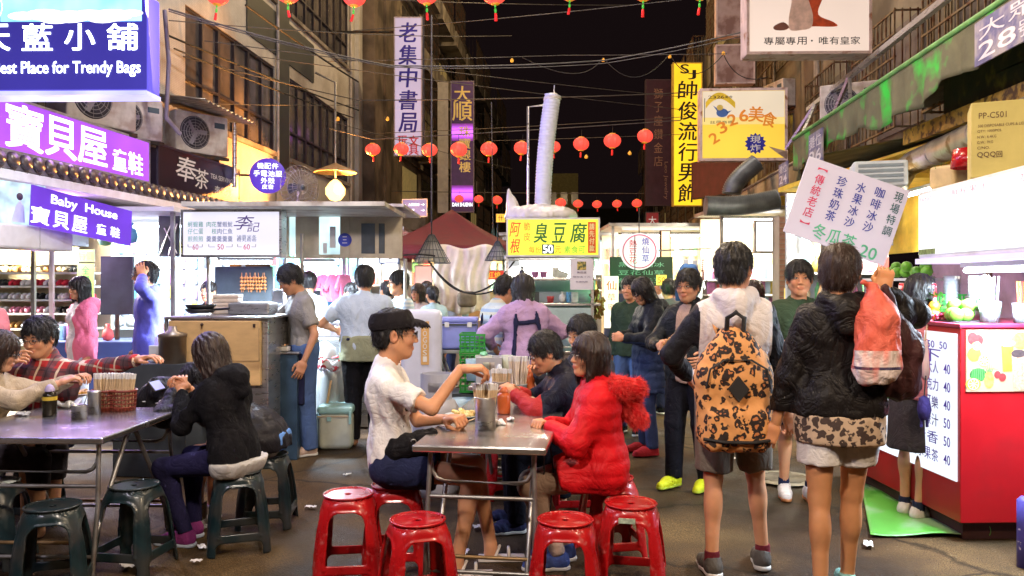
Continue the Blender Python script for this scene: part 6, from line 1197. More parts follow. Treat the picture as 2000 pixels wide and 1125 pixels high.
for k in range(121):
 u=k/120;z=2.25+1.32*u;x=.0+.10*u*u*1.1;pts_.append((x-.0,0,z));rr.append(.089+.005*math.cos(k*PI/1.5))
m=MB();m.tube(pts_,rr,20);m.build('duct',mat('ribbed_duct',(.55,.58,.68),rough=.45,var=.1,vs=3),t)
m=MB();m.tube([(-.16,0,2.2),(-.16,0,3.45),(.05,0,3.47)],.014,8);m.tube([(.12,0,3.5),(.125,0,3.68)],.008,6);m.build('support_pole',M['steel'],t)
m=MB();m.lathe([(.09,0),(.10,.01),(.09,.03),(.05,.07)],(.105,0,3.52),18);m.build('end_wrap',M['plastic_film'],t)
t=thing('round_sign','round white sign with red and blue characters hanging right of the tofu stall','sign',at(1249,9.5,491),YAW);MB().lathe([(0,0),(.205,0),(.214,.01),(.214,.07),(0,.07)],n=44,ax=ROT(-PI/2,0,0)).build('disc',glow('round_white_face',(.85,.76,.76),.70),t)
MB().lathe([(.186,-.0035),(.198,-.0035),(.198,-.001),(.186,-.001)],n=44,ax=ROT(-PI/2,0,0)).build('ring',pink_ink,t,loc=(0,-.0,0));
T=Txt();T.colm('熱豆花',-.075,.14,-.15,.085,0,.010);T.build('red_lettering',mat('crimson_ink',(.70,.03,.06)),t,-.004);T=Txt();T.colm('燒仙草',.070,.165,-.13,.082,0,.010);T.build('blue_lettering',mat('cobalt_ink',(.06,.06,.55)),t,-.004);MB().tube([(0,.03,.21),(0,.03,.5)],.006,5).build('cord',M['wire'],t)
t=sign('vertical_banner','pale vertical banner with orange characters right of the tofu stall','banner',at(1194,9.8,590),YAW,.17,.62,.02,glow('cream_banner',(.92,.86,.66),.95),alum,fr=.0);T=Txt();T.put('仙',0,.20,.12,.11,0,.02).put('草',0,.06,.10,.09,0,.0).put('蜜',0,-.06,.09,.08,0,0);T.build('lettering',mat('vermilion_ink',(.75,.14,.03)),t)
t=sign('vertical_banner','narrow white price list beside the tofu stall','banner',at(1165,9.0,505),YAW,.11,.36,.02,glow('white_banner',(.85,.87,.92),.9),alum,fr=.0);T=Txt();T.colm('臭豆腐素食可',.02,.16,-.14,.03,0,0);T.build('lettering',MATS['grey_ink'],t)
t=thing('dried_bundle','brown dried herb bundle hanging right of the tofu stall','bundle',at(1166,8.9,590));m=MB()
for k in range(70):a=rg.uniform(0,6.28);z=rg.uniform(-.17,.12);r=.075*math.sin((z+.2)/.34*PI)**.7+.012;m.box((r*math.cos(a)*rg.random(),r*math.sin(a)*rg.random(),z),(.035,.008,.06),R=ROT(rg.uniform(-.6,.6),rg.uniform(-.6,.6),a))
m.build('herbs',mat('dried_herb',(.28,.15,.05),var=.4),t)
lp_=at(1240,8.9,551);t=thing('green_lamp','small vivid green lamp glowing behind the woman in the navy coat','lamp',lp_);MB().lathe([(0,-.03),(.022,-.02),(.03,0),(.022,.02),(0,.03)],n=14).build('bulb',glow('green_bulb',(.15,1.,.30),30,var=0),t);MB().tube([(0,0,.03),(0,0,.5)],.005,5).build('cord',M['wire'],t);point('lamp_glow',lp_+Vector((0,-.04,-.06)),14,(.15,1.,.30),.04)
t=thing('chalk_board','dark leaning board with green writing behind the round sign','board',at(1245,10.4,520),YAW);m=MB();m.b2(-.35,.45,0,.03,-.25,.12);m.build('board',mat('dark_green_board',(.02,.05,.025),rough=.4),t);T=Txt();T.row('黑糖剉冰',-.25,.35,.02,.06).row('豆花仙草',-.25,.35,-.08,.06).row('紅豆綠豆',-.25,.35,-.18,.06);T.build('lettering',mat('chalk_green',(.2,.5,.3)),t)
t=sign('price_card','yellow price card reading 50 beside the glasses man','sign',at(1292,9.6,547),YAW,.12,.12,.01,glow('card_yellow',(1,.75,.1),.9),alum,fr=0);T=Txt();T.put('50',0,0,.085,.07);T.build('lettering',MATS['orange_sign_ink'],t)
shelf_stall('dim stall with hanging clothes behind the round sign',1180,1390,13.5,2.35,(1.25,),ww,'w',80,('packet','bag','tub'),8,'behind the round sign','behind the round sign',tone=wtone,counter=(.95,M['white']))
for k,(px,py,c_)in enumerate(((1330,545,'blue'),(1345,515,'blue'),(1298,522,'pale'),(1365,540,'pale'),(1375,505,'striped'))):goods('shirt',c_+' garment hanging from the stall rail, '+ords[k]+' of the row',at(px,11.2,py)+Vector((0,0,-.3)),YAW+.3*k,{'blue':cloth('navy_garment',(.05,.12,.3)),'pale':cloth('pale_garment',(.5,.6,.65)),'striped':stripes('striped_garment',[(.7,.6,.5),(.5,.2,.15)],26)}[c_],'garments on the stall rail',.72)
meta(MB().tube([at(1275,11.2,490),at(1390,11.2,485)],.012,6).build('garment_rail',M['steel']),'steel rail carrying the hanging garments','rail')
t=sign('shop_sign','small wooden-framed pale sign edge right of the round sign','sign',at(1300,12,478),YAW+.3,.16,.42,.05,glow('tan_sign',(.75,.5,.2),.6),M['iron'],fr=.01)
t=sign('shop_sign','dark red vertical sign with small characters above the round sign','sign',at(1274,17,440),YAW,.28,.55,.05,mat('deep_red_face',(.28,.02,.02)),M['iron'],fr=.015);T=Txt();T.colm('大王',0,.2,-.2,.16);T.build('lettering',pw,t)
shelf_stall('phone case shop with tidy lit shelves behind the backpack man',1378,1530,11.5,2.45,(.95,1.16,1.37,1.58),mat('cream_backboard',(.42,.38,.26),var=.1),'w',85,('case','case','packet'),11,'right-hand phone case shop','phone cases in the right-hand shop',depth=.9,tone=[gc[0],gc[9],gc[3],gc[5],gc[2],gc[1],MATS['sky_case']],gs=1.05,roof=M['steel_d'])
t=thing('light_box','plain white light box above the phone case shelves','light box',at(1497,10.8,462),YAW);MB().b2(-.16,.13,0,.1,-.22,.22,.01).build('casing',M['steel_d'],t);MB().b2(-.13,.10,-.006,-.001,-.19,.19).build('face',glow('white_light_box',(.97,.97,1.),2.2,var=.02),t)
t=thing('brick_pillar','narrow brick pillar at the corner of the phone case shop','pillar',at(1535,9.9),YAW);bk=mat('pink_brown_brick',(.42,.22,.14),rough=.85,var=.3,vs=8,bump=.4,bs=40)
MB().b2(-.085,.085,0,.25,0,2.35).build('mortar_core',mat('pillar_mortar',(.40,.34,.26),rough=.9),t);bme=MB().box((0,0,0),(.155,.012,.055),ch=.003).mesh('brick',bk);bmh=MB().box((0,0,0),(.073,.012,.055),ch=.003).mesh('half_brick',bk)
for r in range(36):
 z=.06+r*.064
 if r%2:link('brick',bme,t,loc=(0,-.005,z))
 else :link('brick',bmh,t,loc=(-.042,-.005,z));link('brick',bmh,t,loc=(.042,-.005,z))
t=sign('wall_poster','orange poster on the brick pillar shop corner','poster',at(1545,9.4,610),YAW,.16,.55,.01,glow('amber_poster',(.95,.62,.15),.8,vs=6,var=.3),alum,fr=0)
shelf_stall('white corner shop behind the green shirt man',1555,1760,9.0,2.55,(1.35,1.65),bw,'w',90,('bag','packet','bottle'),7,'corner shop behind green shirt man','goods in the bright corner shop',depth=.8,roof=mat('yellow_roof_sheet',(.75,.50,.06),var=.15))
for k in range(2):t=thing('ceiling_duct',['long silver flexible duct under the brown awning','short silver duct curving up behind the number sign'][k],'duct',(0,0,0));P=[[at(1378+140*u,10.2,402-14*u+6*math.sin(u*3))for u in[i/70 for i in range(71)]],[at(1478-50*math.sin(u*1.5),11.8,318+60*u)for u in[i/40 for i in range(41)]]][k];MB().tube(P,[(.12 if k==0 else .13)+.008*math.cos(i*PI)for i in range(len(P))],16).build('duct',mat('dull_duct',(.13,.14,.15),rough=.5,metal=.7,var=.3),t)
t=thing('yellow_ceiling','yellow corrugated ceiling sheets lit from below under the green awning','ceiling',(0,0,0));m=MB();A,B=at(1560,9.4,z=2.72),at(2050,5.6,z=2.80);MB().b2(3.95,4.0,6.0,12.5,1.9,3.1).build('yellow_panel',MATS['yellow_roof_sheet'],t);MB().b2(2.75,4.0,12.4,12.45,2.2,3.0).build('yellow_panel',MATS['yellow_roof_sheet'],t)
for k in range(8):
 o=Vector((.25+.17*k,.0,.02*k));m=MB();m.box(((A+B)/2+o),((B-A).length,.155,.03),R=(B-A).to_track_quat('X','Z').to_matrix(),ch=.006);m.build('ceiling_strip',MATS['yellow_roof_sheet'],t)
t=thing('steel_pipe','large mottled steel pipe running under the green awning above the juice counter','pipe',(0,0,0));A,B=at(1783,7.4,318),at(2040,5.2,205);m=MB();m.tube([A+Vector((-.1,.12,-.18)),A+Vector((-.04,.05,-.04)),A,A.lerp(B,.5),B],.105,22);m.build('pipe',mat('mottled_pipe',(.42,.38,.26),rough=.4,metal=.4,var=.25,vs=5,col2=(.20,.14,.05),c2s=5,c2t=(.52,.6)),t)
for f in(.25,.6):P=A.lerp(B,f);MB().tube([P-(B-A).normalized()*.012,P+(B-A).normalized()*.012],.109,22).build('clamp_band',M['steel_d'],t)
t=thing('angle_bar','rusty yellow angle bar above the steel pipe','beam',(0,0,0));A,B=at(1770,7.6,270),at(2040,5.4,165);m=MB();m.box((A+B)/2,((B-A).length,.06,.13),R=(B-A).to_track_quat('X','Z').to_matrix());m.build('bar',mat('rusty_yellow',(.55,.32,.05),rough=.6,var=.25,vs=8,col2=(.12,.06,.02),c2s=14,c2t=(.5,.6)),t)
t=thing('dark_boards','dark soot-stained boards under the green awning','boards',(0,0,0))
for k in range(4):A,B=at(1800,7.2,225-28*k),at(2060,5.1,150-60*k);m=MB();m.box((A+B)/2+Vector((.25,.1,0)),((B-A).length,.04,.15),R=(B-A).to_track_quat('X','Z').to_matrix());m.build('board',mat('sooty_board',(.05,.035,.015),rough=.7,var=.4,vs=4,col2=(.20,.14,.02),c2s=5,c2t=(.55,.7)),t)
fixture((3.05,6.9,2.35),(3.05,9.4,2.35),'w',260,label='tube light under the yellow ceiling',aim=(0,0,1))
t=thing('ceiling_fan_box','pale blue-white ventilation box under the yellow ceiling','vent box',at(1722,7.2,345),YAW-.3);MB().b2(-.24,.20,-.1,.3,-.09,.13,.02).build('box',mat('pale_vent',(.55,.62,.66),var=.1),t)
for k in range(4):MB().b2(-.20,.16,-.112,-.101,-.06+.045*k,-.035+.045*k).build('slat',mat('vent_slat',(.2,.26,.3)),t)
JY=.115;jc=thing('juice_counter','red juice counter with lit price panel and fruit picture','counter',(2.25,5.04,0),JY)
jr=mat('juice_red',(.36,.006,.010),rough=.34,var=.12,vs=2,bump=.06,bs=5,col2=(.22,.01,.012),c2s=2.2,c2t=(.52,.75))
MB().b2(0,.75,0,1.75,.12,1.275,.006).build('body',jr,jc);MB().b2(.06,.72,.08,1.7,0,.119).build('base',mat('dark_base',(.05,.015,.012),rough=.7,var=.3),jc);MB().b2(-.012,.76,-.012,1.76,1.276,1.30,.005).build('counter_top',mat('maroon_top',(.25,.02,.05),rough=.3,var=.1),jc)
MB().b2(-.010,-.0005,.03,1.45,.36,1.24).build('price_panel',glow('price_panel_face',(.78,.85,.95),.75,vs=1.5,var=.10),jc)
def panel_txt(name,items,m_,parent,x=-.0135):
 T=Txt()
 for body,y,z,w,h,sp in items:
  if sp:T.row(body,y-w/2,y+w/2,z,h,0,.014)
  else :T.put(body,y,z,w,h,0,.012)
 o=T.mb.build(name,m_,parent);o.rotation_euler=(0,0,-PI/2);o.location=(x,1.45,0);return o
pj=mat('violet_ink',(.10,.05,.42));gj=mat('green_ink',(.04,.25,.08))
rows=[('招牌水果茶',.47,.50),('醇清香',.58,.50),('甘蔗檸檬汁',.69,.0),('冰梅子可樂',.80,.0),('黑芝麻巧克力',.91,.0),('木瓜牛奶大人',1.02,.0)]
it=[];pr=[]
for i,(s_,z,_)in enumerate(rows):it.append((s_,1.00+.03,z,.42 if len(s_)>4 else .42,.075,True));pr.append((['40','50','50','40','40','40'][i],1.33,z,.07,.06,False))
panel_txt('lettering',it+pr+[('50  50',1.22,1.16,.22,.045,False),('下',1.15,1.09,.22,.08,False)],pj,jc)
panel_txt('green_lettering',[(s_,.42,z,.22,.07,True)for s_,z in(('可樂田',.47),('巧克力',.58),('紅豆奶',.69),('綠豆冰',.80),('抹茶力',.91))]+[('30',.64,z,.07,.06,False)for z in(.47,.58,.69,.80,.91)],gj,jc)
MB().b2(.03,.72,-.010,-.0005,.90,1.265).build('fruit_picture',glow('fruit_picture_paper',(.75,.55,.38),.35,vs=3),jc)
def disc(name,x,z,rx,rz_,m_,y=-.0125,parent=None,n=22):m=MB();m.add([(x+rx*math.cos(2*PI*k/n),y,z+rz_*math.sin(2*PI*k/n))for k in range(n)],[tuple(range(n))]);return m.build(name,m_,parent or jc)
fr_={'red':mat('print_strawberry',(.60,.02,.02),var=.3,vs=60),'or':mat('print_orange',(.85,.32,.02),var=.15,vs=30),'or2':mat('print_orange_flesh',(.9,.5,.08),var=.15,vs=50),'gr':mat('print_green',(.02,.10,.02),var=.3,vs=40),'lg':mat('print_kiwi',(.35,.50,.12),var=.2,vs=40),'pi':mat('print_pineapple',(.80,.42,.05),var=.4,vs=60),'br':mat('print_milk_tea',(.40,.22,.14),var=.4,vs=70),'dk':mat('print_pearls',(.05,.03,.03),var=.3,vs=60),'wh':mat('print_cream',(.75,.70,.62))}
for nm,x,z,a,b,k,y in(('strawberry_print',.065,1.215,.030,.036,'red',0),('strawberry_print',.10,1.205,.030,.032,'red',1),('orange_print',.075,1.12,.042,.042,'or',0),('orange_slice_print',.135,1.085,.036,.038,'or2',1),('orange_slice_print',.09,1.17,.03,.03,'or',0),('melon_print',.10,1.00,.052,.040,'gr',0),('orange_slice_print',.07,.945,.045,.035,'or',1),('pineapple_print',.165,.97,.030,.050,'pi',1),('tomato_print',.215,1.00,.020,.022,'red',1),('tomato_print',.245,.985,.022,.024,'red',2),('foam_print',.195,1.235,.045,.022,'lg',1),('cup_rim_print',.275,1.185,.045,.018,'wh',2),('pearls_print',.34,1.125,.045,.024,'dk',3),('mango_print',.36,1.20,.06,.05,'pi',0),('orange_print',.45,1.1,.06,.06,'or',0)):disc(nm,x,z,a,b,fr_[k],-.0118-.0006*y)
for nm,x,z,w_,h_,k,y in(('smoothie_print',.195,1.13,.040,.19,'lg',0),('fruit_tea_print',.275,1.10,.038,.16,'or',1),('milk_tea_print',.345,1.01,.045,.21,'br',2)):
 MB().prism([(x-w_*.72,z-h_/2),(x+w_*.72,z-h_/2),(x+w_,z+h_/2),(x-w_,z+h_/2)],-.0119-.0006*y,-.0112-.0006*y).build(nm,fr_[k],jc)
for x,z,r in((.135,1.085,.034),(.09,1.17,.027),(.07,.945,.036)):
 disc('pith_print',x,z,r*.92,r*.92,mat('print_pith',(.92,.75,.45)),-.0132)
 for q in range(8):a=q*PI/4+.2;MB().add([(x+r*.1*math.cos(a),-.0135,z+r*.1*math.sin(a)),(x+r*.85*math.cos(a-.33),-.0135,z+r*.85*math.sin(a-.33)),(x+r*.85*math.cos(a+.33),-.0135,z+r*.85*math.sin(a+.33))],[(0,1,2)]).build('segment_print',fr_['or'],jc)
for q in range(-3,4):MB().prism([(.10+q*.014-.003,.965),(.10+q*.014+.003,.965),(.10+q*.011+.003,1.036),(.10+q*.011-.003,1.036)],-.0126,-.0122).build('rind_stripe_print',mat('print_rind',(.06,.25,.05)),jc)
for q in range(5):MB().prism([(.165+(q-2)*.006,1.015),(.165+(q-2)*.006+.006,1.015),(.165+(q-2)*.014,1.055+.01*(2-abs(q-2)))],-.0132,-.0128).build('crown_print',mat('print_crown',(.08,.22,.05)),jc)
hs_=thing('juice_header','overexposed white juice menu header box above the juice counter','menu sign',(2.3,5.0,1.93),-PI/2)
ya,yb=4.05,5.77;hw_=(yb-ya)/2;hs_.location=(2.3,(ya+yb)/2,1.93)
MB().b2(-hw_,hw_,.001,.30,-.225,.225,.01).build('casing',M['white'],hs_);MB().b2(-hw_+.02,hw_-.02,-.006,0,-.20,.20).build('face',glow('juice_header_face',(.93,.95,1.),.80,vs=1,var=.04),hs_)
T=Txt();T.row('青檸香蜂草',-hw_+.04,-hw_+.24,.165,.035,0,.0).row('鮮榨果汁',-.35,.1,.165,.04,0,0).row('水蜜桃汁',hw_-.42,hw_-.04,.165,.055,0,.004).row('西瓜冰汁',hw_-.36,hw_-.03,-.165,.05,0,.0);T.build('pink_lettering',mat('faded_pink_ink',(.75,.30,.35)),hs_,-.010)
m=MB();m.b2(hw_-.20,hw_-.05,-.009,-.0065,-.12,.125);m.build('fruit_glass_print',glow('pale_green_print',(.60,.85,.45),1.1,vs=9,var=.2),hs_);m=MB();m.b2(hw_-.30,hw_-.201,-.0088,-.0062,-.10,.10);m.build('pink_drink_print',glow('pale_pink_print',(.98,.82,.75),1.3),hs_);MB().b2(-hw_+.03,-hw_+.13,-.009,-.0065,-.06,.12).build('lime_drink_print',glow('pale_lime_print',(.82,.88,.72),1.2),hs_)
MB().b2(-hw_+.03,-hw_+.28,-.009,-.0065,-.20,-.165).build('green_tag',mat('olive_tag',(.20,.28,.10),var=.5,vs=40),hs_)
MB().b2(-hw_,hw_,-.02,.32,-.262,-.227).build('violet_trim',glow('violet_trim',(.62,.50,.85),.9),hs_)
fixture((2.42,4.35,1.62),(2.42,5.35,1.62),'b',90,label='bright tube light under the juice header')
pb=thing('picture_tile','small blue picture tile at the corner of the juice header','picture',(2.29,4.02,1.83),-PI/2+1.2);MB().b2(0,.12,-.01,0,-.1,.1).build('tile',glow('blue_tile',(.10,.50,.75),.8,vs=20,var=.4),pb)
t=thing('carton','large yellow cardboard carton printed PP-C501 on top of the juice header','carton',at(1958,4.75,z=2.16),YAW-.45);MB().b2(-.16,.14,0,.32,0,.44,.006).build('box',mat('carton_board',(.50,.42,.14),rough=.8,var=.1,vs=3),t);T=Txt();T.put('PP-C501',-.05,.36,.14,.035,0,0)
for k,(w_,s_)in enumerate(((.30,'500 DISPOSABLE CUPS & LIDS'),(.15,'QTY: 1000PCS'),(.12,'N.W.: 6.4KG'),(.10,'G.W.: 7KG'),(.08,'C/NO.'))):T.put(s_,-.13+w_*.42,.30-.032*k,w_*.8,.016,0,0)
T.row('QQQ回',-.13,.0,.13,.035,0,.01);T.build('lettering',MATS['seam_brown'],t)
t=thing('red_tub','upturned red plastic tub on top of the juice header','tub',at(1893,5.25,z=2.28));MB().lathe([(.11,0),(.095,.12),(0,.125)],n=24).build('tub',M['red'],t,thick=.004)
t=thing('paper_sack','tan paper sack beside the red tub above the juice header','sack',at(1862,5.5,z=2.165),.5);rbox('sack',.24,.2,.16,0,mat('tan_sack',(.55,.42,.20),var=.2,bump=.4,bs=10),t,.03)
t=thing('dark_cabinet','dark green storage panels behind the red tub','cabinet',(2.98,5.3,2.16),-PI/2);MB().b2(-.85,.7,0,.5,0,.58).build('panel',mat('bottle_green_panel',(.02,.05,.05),rough=.4,var=.3),t)
t=thing('potted_sprig','small green sprig above the left end of the juice header','plant',(2.42,5.72,2.165));m=MB()
for k in range(7):a=k*.9;m.add([(0,0,0),(.012*math.cos(a+1.5),.012*math.sin(a+1.5),.05),(.05*math.cos(a),.05*math.sin(a),.13+.01*k)],[(0,1,2)])
m.build('leaf',mat('sprig_green',(.08,.25,.03)),t,thick=.002);MB().lathe([(0,0),(.03,0),(.035,.03),(0,.03)],n=10).build('pot',M['iron'],t)
def jw(x,y,z=1.301):return Vector((2.25,5.04,0))+Matrix.Rotation(JY,3,'Z')@Vector((x,y,z))
t=thing('juice_backwall','dim mauve back wall of the juice stall','wall',jw(.95,.9,0),JY);MB().b2(0,.05,-1.6,1.2,0,2.1).build('panel',mat('mauve_wall',(.30,.20,.30),var=.2),t)
for k in range(3):MB().b2(-.02,0,-1.5+.9*k,-1.42+.9*k,.0,2.1).build('mullion',mat('brown_mullion',(.12,.05,.04)),t)
t=thing('straw_holder','clear holder packed with upright white straws on the juice counter','straws',jw(.24,.10));MB().lathe([(0,0),(.05,0),(.065,.13),(.062,.13),(.048,.005)],n=20).build('holder',mat('clear_plastic',(.7,.75,.8),rough=.1,trans=.75,var=0),t);m=MB()
for k in range(38):a=rg.uniform(0,6.28);r=rg.uniform(0,.045);m.tube([(r*math.cos(a),r*math.sin(a),.01),(r*1.5*math.cos(a),r*1.5*math.sin(a),.26+rg.uniform(-.03,.03))],.0045,6)
m.build('straws',mat('white_straw',(.75,.78,.82),rough=.3),t)
t=thing('straw_holder','glass of green and orange straws at the right edge','straws',jw(.40,.04));MB().lathe([(0,0),(.045,0),(.055,.12),(.052,.12),(.043,.005)],n=20).build('holder',MATS['clear_plastic'],t);
for c_,n_ in(('lg',6),('or',6),('red',4)):
 m=MB()
 for k in range(n_):a=rg.uniform(0,6.28);r=rg.uniform(0,.038);m.tube([(r*math.cos(a),r*math.sin(a),.01),(r*1.8*math.cos(a),r*1.8*math.sin(a),.25)],.0045,6)
 m.build('straws',fr_[c_],t)
cupm=mat('frosted_cup',(.70,.74,.78),rough=.25,trans=.35,var=.05);cup=MB().lathe([(0,0),(.030,0),(.045,.11),(.048,.112),(.044,.108)],n=18).mesh('cup',cupm)
for i in range(5):
 t=thing('cup_stack','tall stack of frosted cups on the juice counter, '+ords[i]+' stack from the left','cups',jw(.30+.10*(i%2),.34+.14*i),0,'cup stacks on the juice counter')
 for k in range(9):link('cup',cup,t,loc=(0,0,.022*k))
can=MB().lathe([(0,0),(.030,.0),(.033,.008),(.033,.105),(.028,.118),(0,.118)],n=18)
canm=[can.mesh('can',mat('red_white_can',(.55,.02,.03),rough=.25,metal=.3,var=.1,col2=(.75,.7,.7),c2s=22,c2t=(.55,.57)))][0];lidm=MB().lathe([(0,.001),(.028,.001),(.028,-.001)],n=16).mesh('lid',M['steel'])
for lv in range(2):
 for k in range(6):t=thing('drink_can','red and white drink can, '+['lower','upper'][lv]+' row, '+ords[k]+' from the near end','drink can',jw(.10,.50+.07*k,1.301+.120*lv),0,'red and white drink cans');link('can_body',canm,t);link('lid',lidm,t,loc=(0,0,.119))
lime=MB().lathe([(0,-.034),(.02,-.030),(.034,-.012),(.036,.004),(.026,.026),(.006,.036),(0,.036)],n=14).mesh('lime',mat('lime_skin',(.12,.36,.03),rough=.35,var=.2,vs=30));
for k,(x,y,z)in enumerate([(.10,.26,0),(.15,.20,0),(.20,.27,0),(.14,.30,.055),(.18,.22,.055),(.09,.20,0)]):o=link('green_fruit',lime,None,jw(x,y,1.345+z),(k,k*2,0));o.scale=(1.25,)*3;meta(o,'dark lime '+['at the front left','in the middle','at the back','on top at the back','on top at the front','nearest the can row'][k]+' of the near pile','lime','limes on the juice counter')
for k in range(6):o=link('green_fruit',lime,None,jw(.06+.05*(k%2),.98+.075*k,1.335+.0*k),(k,1,0));meta(o,'bright lime further along the juice counter, '+ords[k]+' from the near end','lime','limes on the juice counter')
for k in range(9):o=link('green_fruit',lime,None,jw(.32+.03*(k%2),.95+.07*k,1.62+.04*(k%3==1)),(k,1,0));o.scale=(1.15,)*3;meta(o,'lime on the high shelf of the juice stall, '+ords[k]+' from the near end','lime','limes on the high shelf')
t=thing('fruit_shelf','small shelf carrying limes above the drink cans','shelf',jw(.2,.88,1.555),JY);MB().b2(0,.3,0,.8,0,.02).build('board',M['white'],t);MB().b2(.0,.02,.0,.02,-.25,0).b2(.0,.02,.78,.80,-.25,0).build('leg',M['steel'],t)
t=thing('green_basket','green ribbed plastic basket behind the drink cans','basket',jw(.30,.75),JY);m=MB();m.b2(-.1,.1,-.14,.14,0,.01)
for k in range(9):m.b2(-.105,-.1,-.14+.034*k,-.125+.034*k,0,.16).b2(-.1+.022*k,-.09+.022*k,-.145,-.14,0,.16)
for z in(.05,.1,.155):m.b2(-.108,-.104,-.14,.14,z,z+.01).b2(-.1,.1,-.148,-.144,z,z+.01)
m.build('basket',M['green'],t)
t=thing('dragon_fruit','dark red and green fruit heap beside the limes','fruit',jw(.07,.34));m=MB()
for k in range(16):m.lathe([(0,-.014),(.012,-.006),(.014,.004),(0,.014)],(rg.uniform(-.05,.05),rg.uniform(-.05,.05),.014+rg.uniform(0,.03)),8)
m.build('berries',mat('dark_berry',(.22,.01,.03),rough=.25),t)
t=thing('black_tray','black serving tray under the limes','tray',jw(.15,.24,1.3005),JY);MB().b2(-.11,.11,-.12,.12,0,.008).build('tray',M['black'],t)
c_=at(1790,5.35,z=0);t=thing('rubber_mat','bright green rubber mat curling up along the red counter','mat',c_,JY)
P=[at(1680,gd(945)),at(1700,gd(1052)),at(1905,gd(1052)),at(1790,gd(935))];I=Matrix.Rotation(-JY,3,'Z');Pl=[I@(p-c_)for p in P]
MB().sheet(lambda u,v:tuple(Pl[0].lerp(Pl[3],u).lerp(Pl[1].lerp(Pl[2],u),v)+Vector((0,0,.022+.01*math.sin(u*7)*math.sin(v*5)))),24,24).build('mat',mat('mat_green',(.10,.38,.05),rough=.35,var=.15,vs=3,col2=(.25,.42,.22),c2s=2,c2t=(.5,.6)),t,thick=.005)
A,B=Pl[3]+Vector((.03,0,.05)),Pl[2]+Vector((.03,0,.05));m=MB();dv=(B-A);nrm=Vector((-dv.y,dv.x,0)).normalized()
m.sheet(lambda u,v:tuple(A.lerp(B,u)+nrm*(.055*math.cos(-2.2+v*4.2))+Vector((0,0,.055*math.sin(-2.2+v*4.2)-.0))),4,18);m.build('rolled_edge',MATS['mat_green'],t,thick=.004)
for k in range(40):u=(k+.5)/40;p=A.lerp(B,u)+nrm*(.055*math.cos(.9))+Vector((0,0,.055*math.sin(.9)+.003));o=None
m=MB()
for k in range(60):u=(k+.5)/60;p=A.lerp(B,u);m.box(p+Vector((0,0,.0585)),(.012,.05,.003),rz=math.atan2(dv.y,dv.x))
m.build('tread_studs',mat('mat_painted_highlight',(.30,.48,.15),rough=.25),t)  # studs along the roll, the mat's highlight painted into their paler green
t=thing('blue_post','blue spotted post at the right edge of the frame','post',at(2006,4.45));MB().lathe([(0,0),(.05,0),(.05,.36),(.03,.38),(0,.38)],n=20).build('post',mat('blue_post_paint',(.06,.05,.28),rough=.4,var=.2,col2=(.6,.6,.7),c2s=30,c2t=(.66,.68)),t)
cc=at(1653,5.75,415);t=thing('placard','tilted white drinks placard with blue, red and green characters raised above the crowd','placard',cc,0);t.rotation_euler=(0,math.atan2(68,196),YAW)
MB().b2(-.375,.375,0,.012,-.27,.29,.004).build('board',glow('lilac_placard',(.55,.48,.64),.30,vs=1,base=.26),t)  # board given a faint glow of its own in place of lamp light
T=Txt();T.colm('現場特調',.31,.26,-.07,.062,0,.012,ch=.068);T.build('green_black_lettering',mat('bottle_ink',(.02,.10,.10)),t)
T=Txt();T.colm('咖啡冰沙',.175,.25,-.09,.068,0,.014,ch=.07).colm('水果冰沙',.04,.24,-.10,.068,0,.014,ch=.07).colm('珍珠奶茶',-.10,.235,-.10,.068,0,.014,ch=.07);T.build('blue_lettering',mat('navy_marker',(.03,.04,.32)),t)
T=Txt();T.colm('【傳統老店】'[1:5],-.255,.195,-.125,.066,0,.014,ch=.068).put('︻',-.255,.225,.07,.02,0,.01).put('︼',-.255,-.16,.07,.02,0,.01);T.build('red_lettering',mat('rose_marker',(.65,.04,.12)),t)
T=Txt();T.row('冬瓜茶',-.19,.135,-.19,.105,0,.016).put('20',.235,-.215,.12,.085,0,.012);T.build('green_lettering',mat('mint_marker',(.10,.48,.28)),t)
Rt=Euler((0,math.atan2(68,196),YAW)).to_matrix();MB().tube([(.0,.016,-.27),(.02,.02,-.85)],.010,8).build('handle',M['wood'],t)
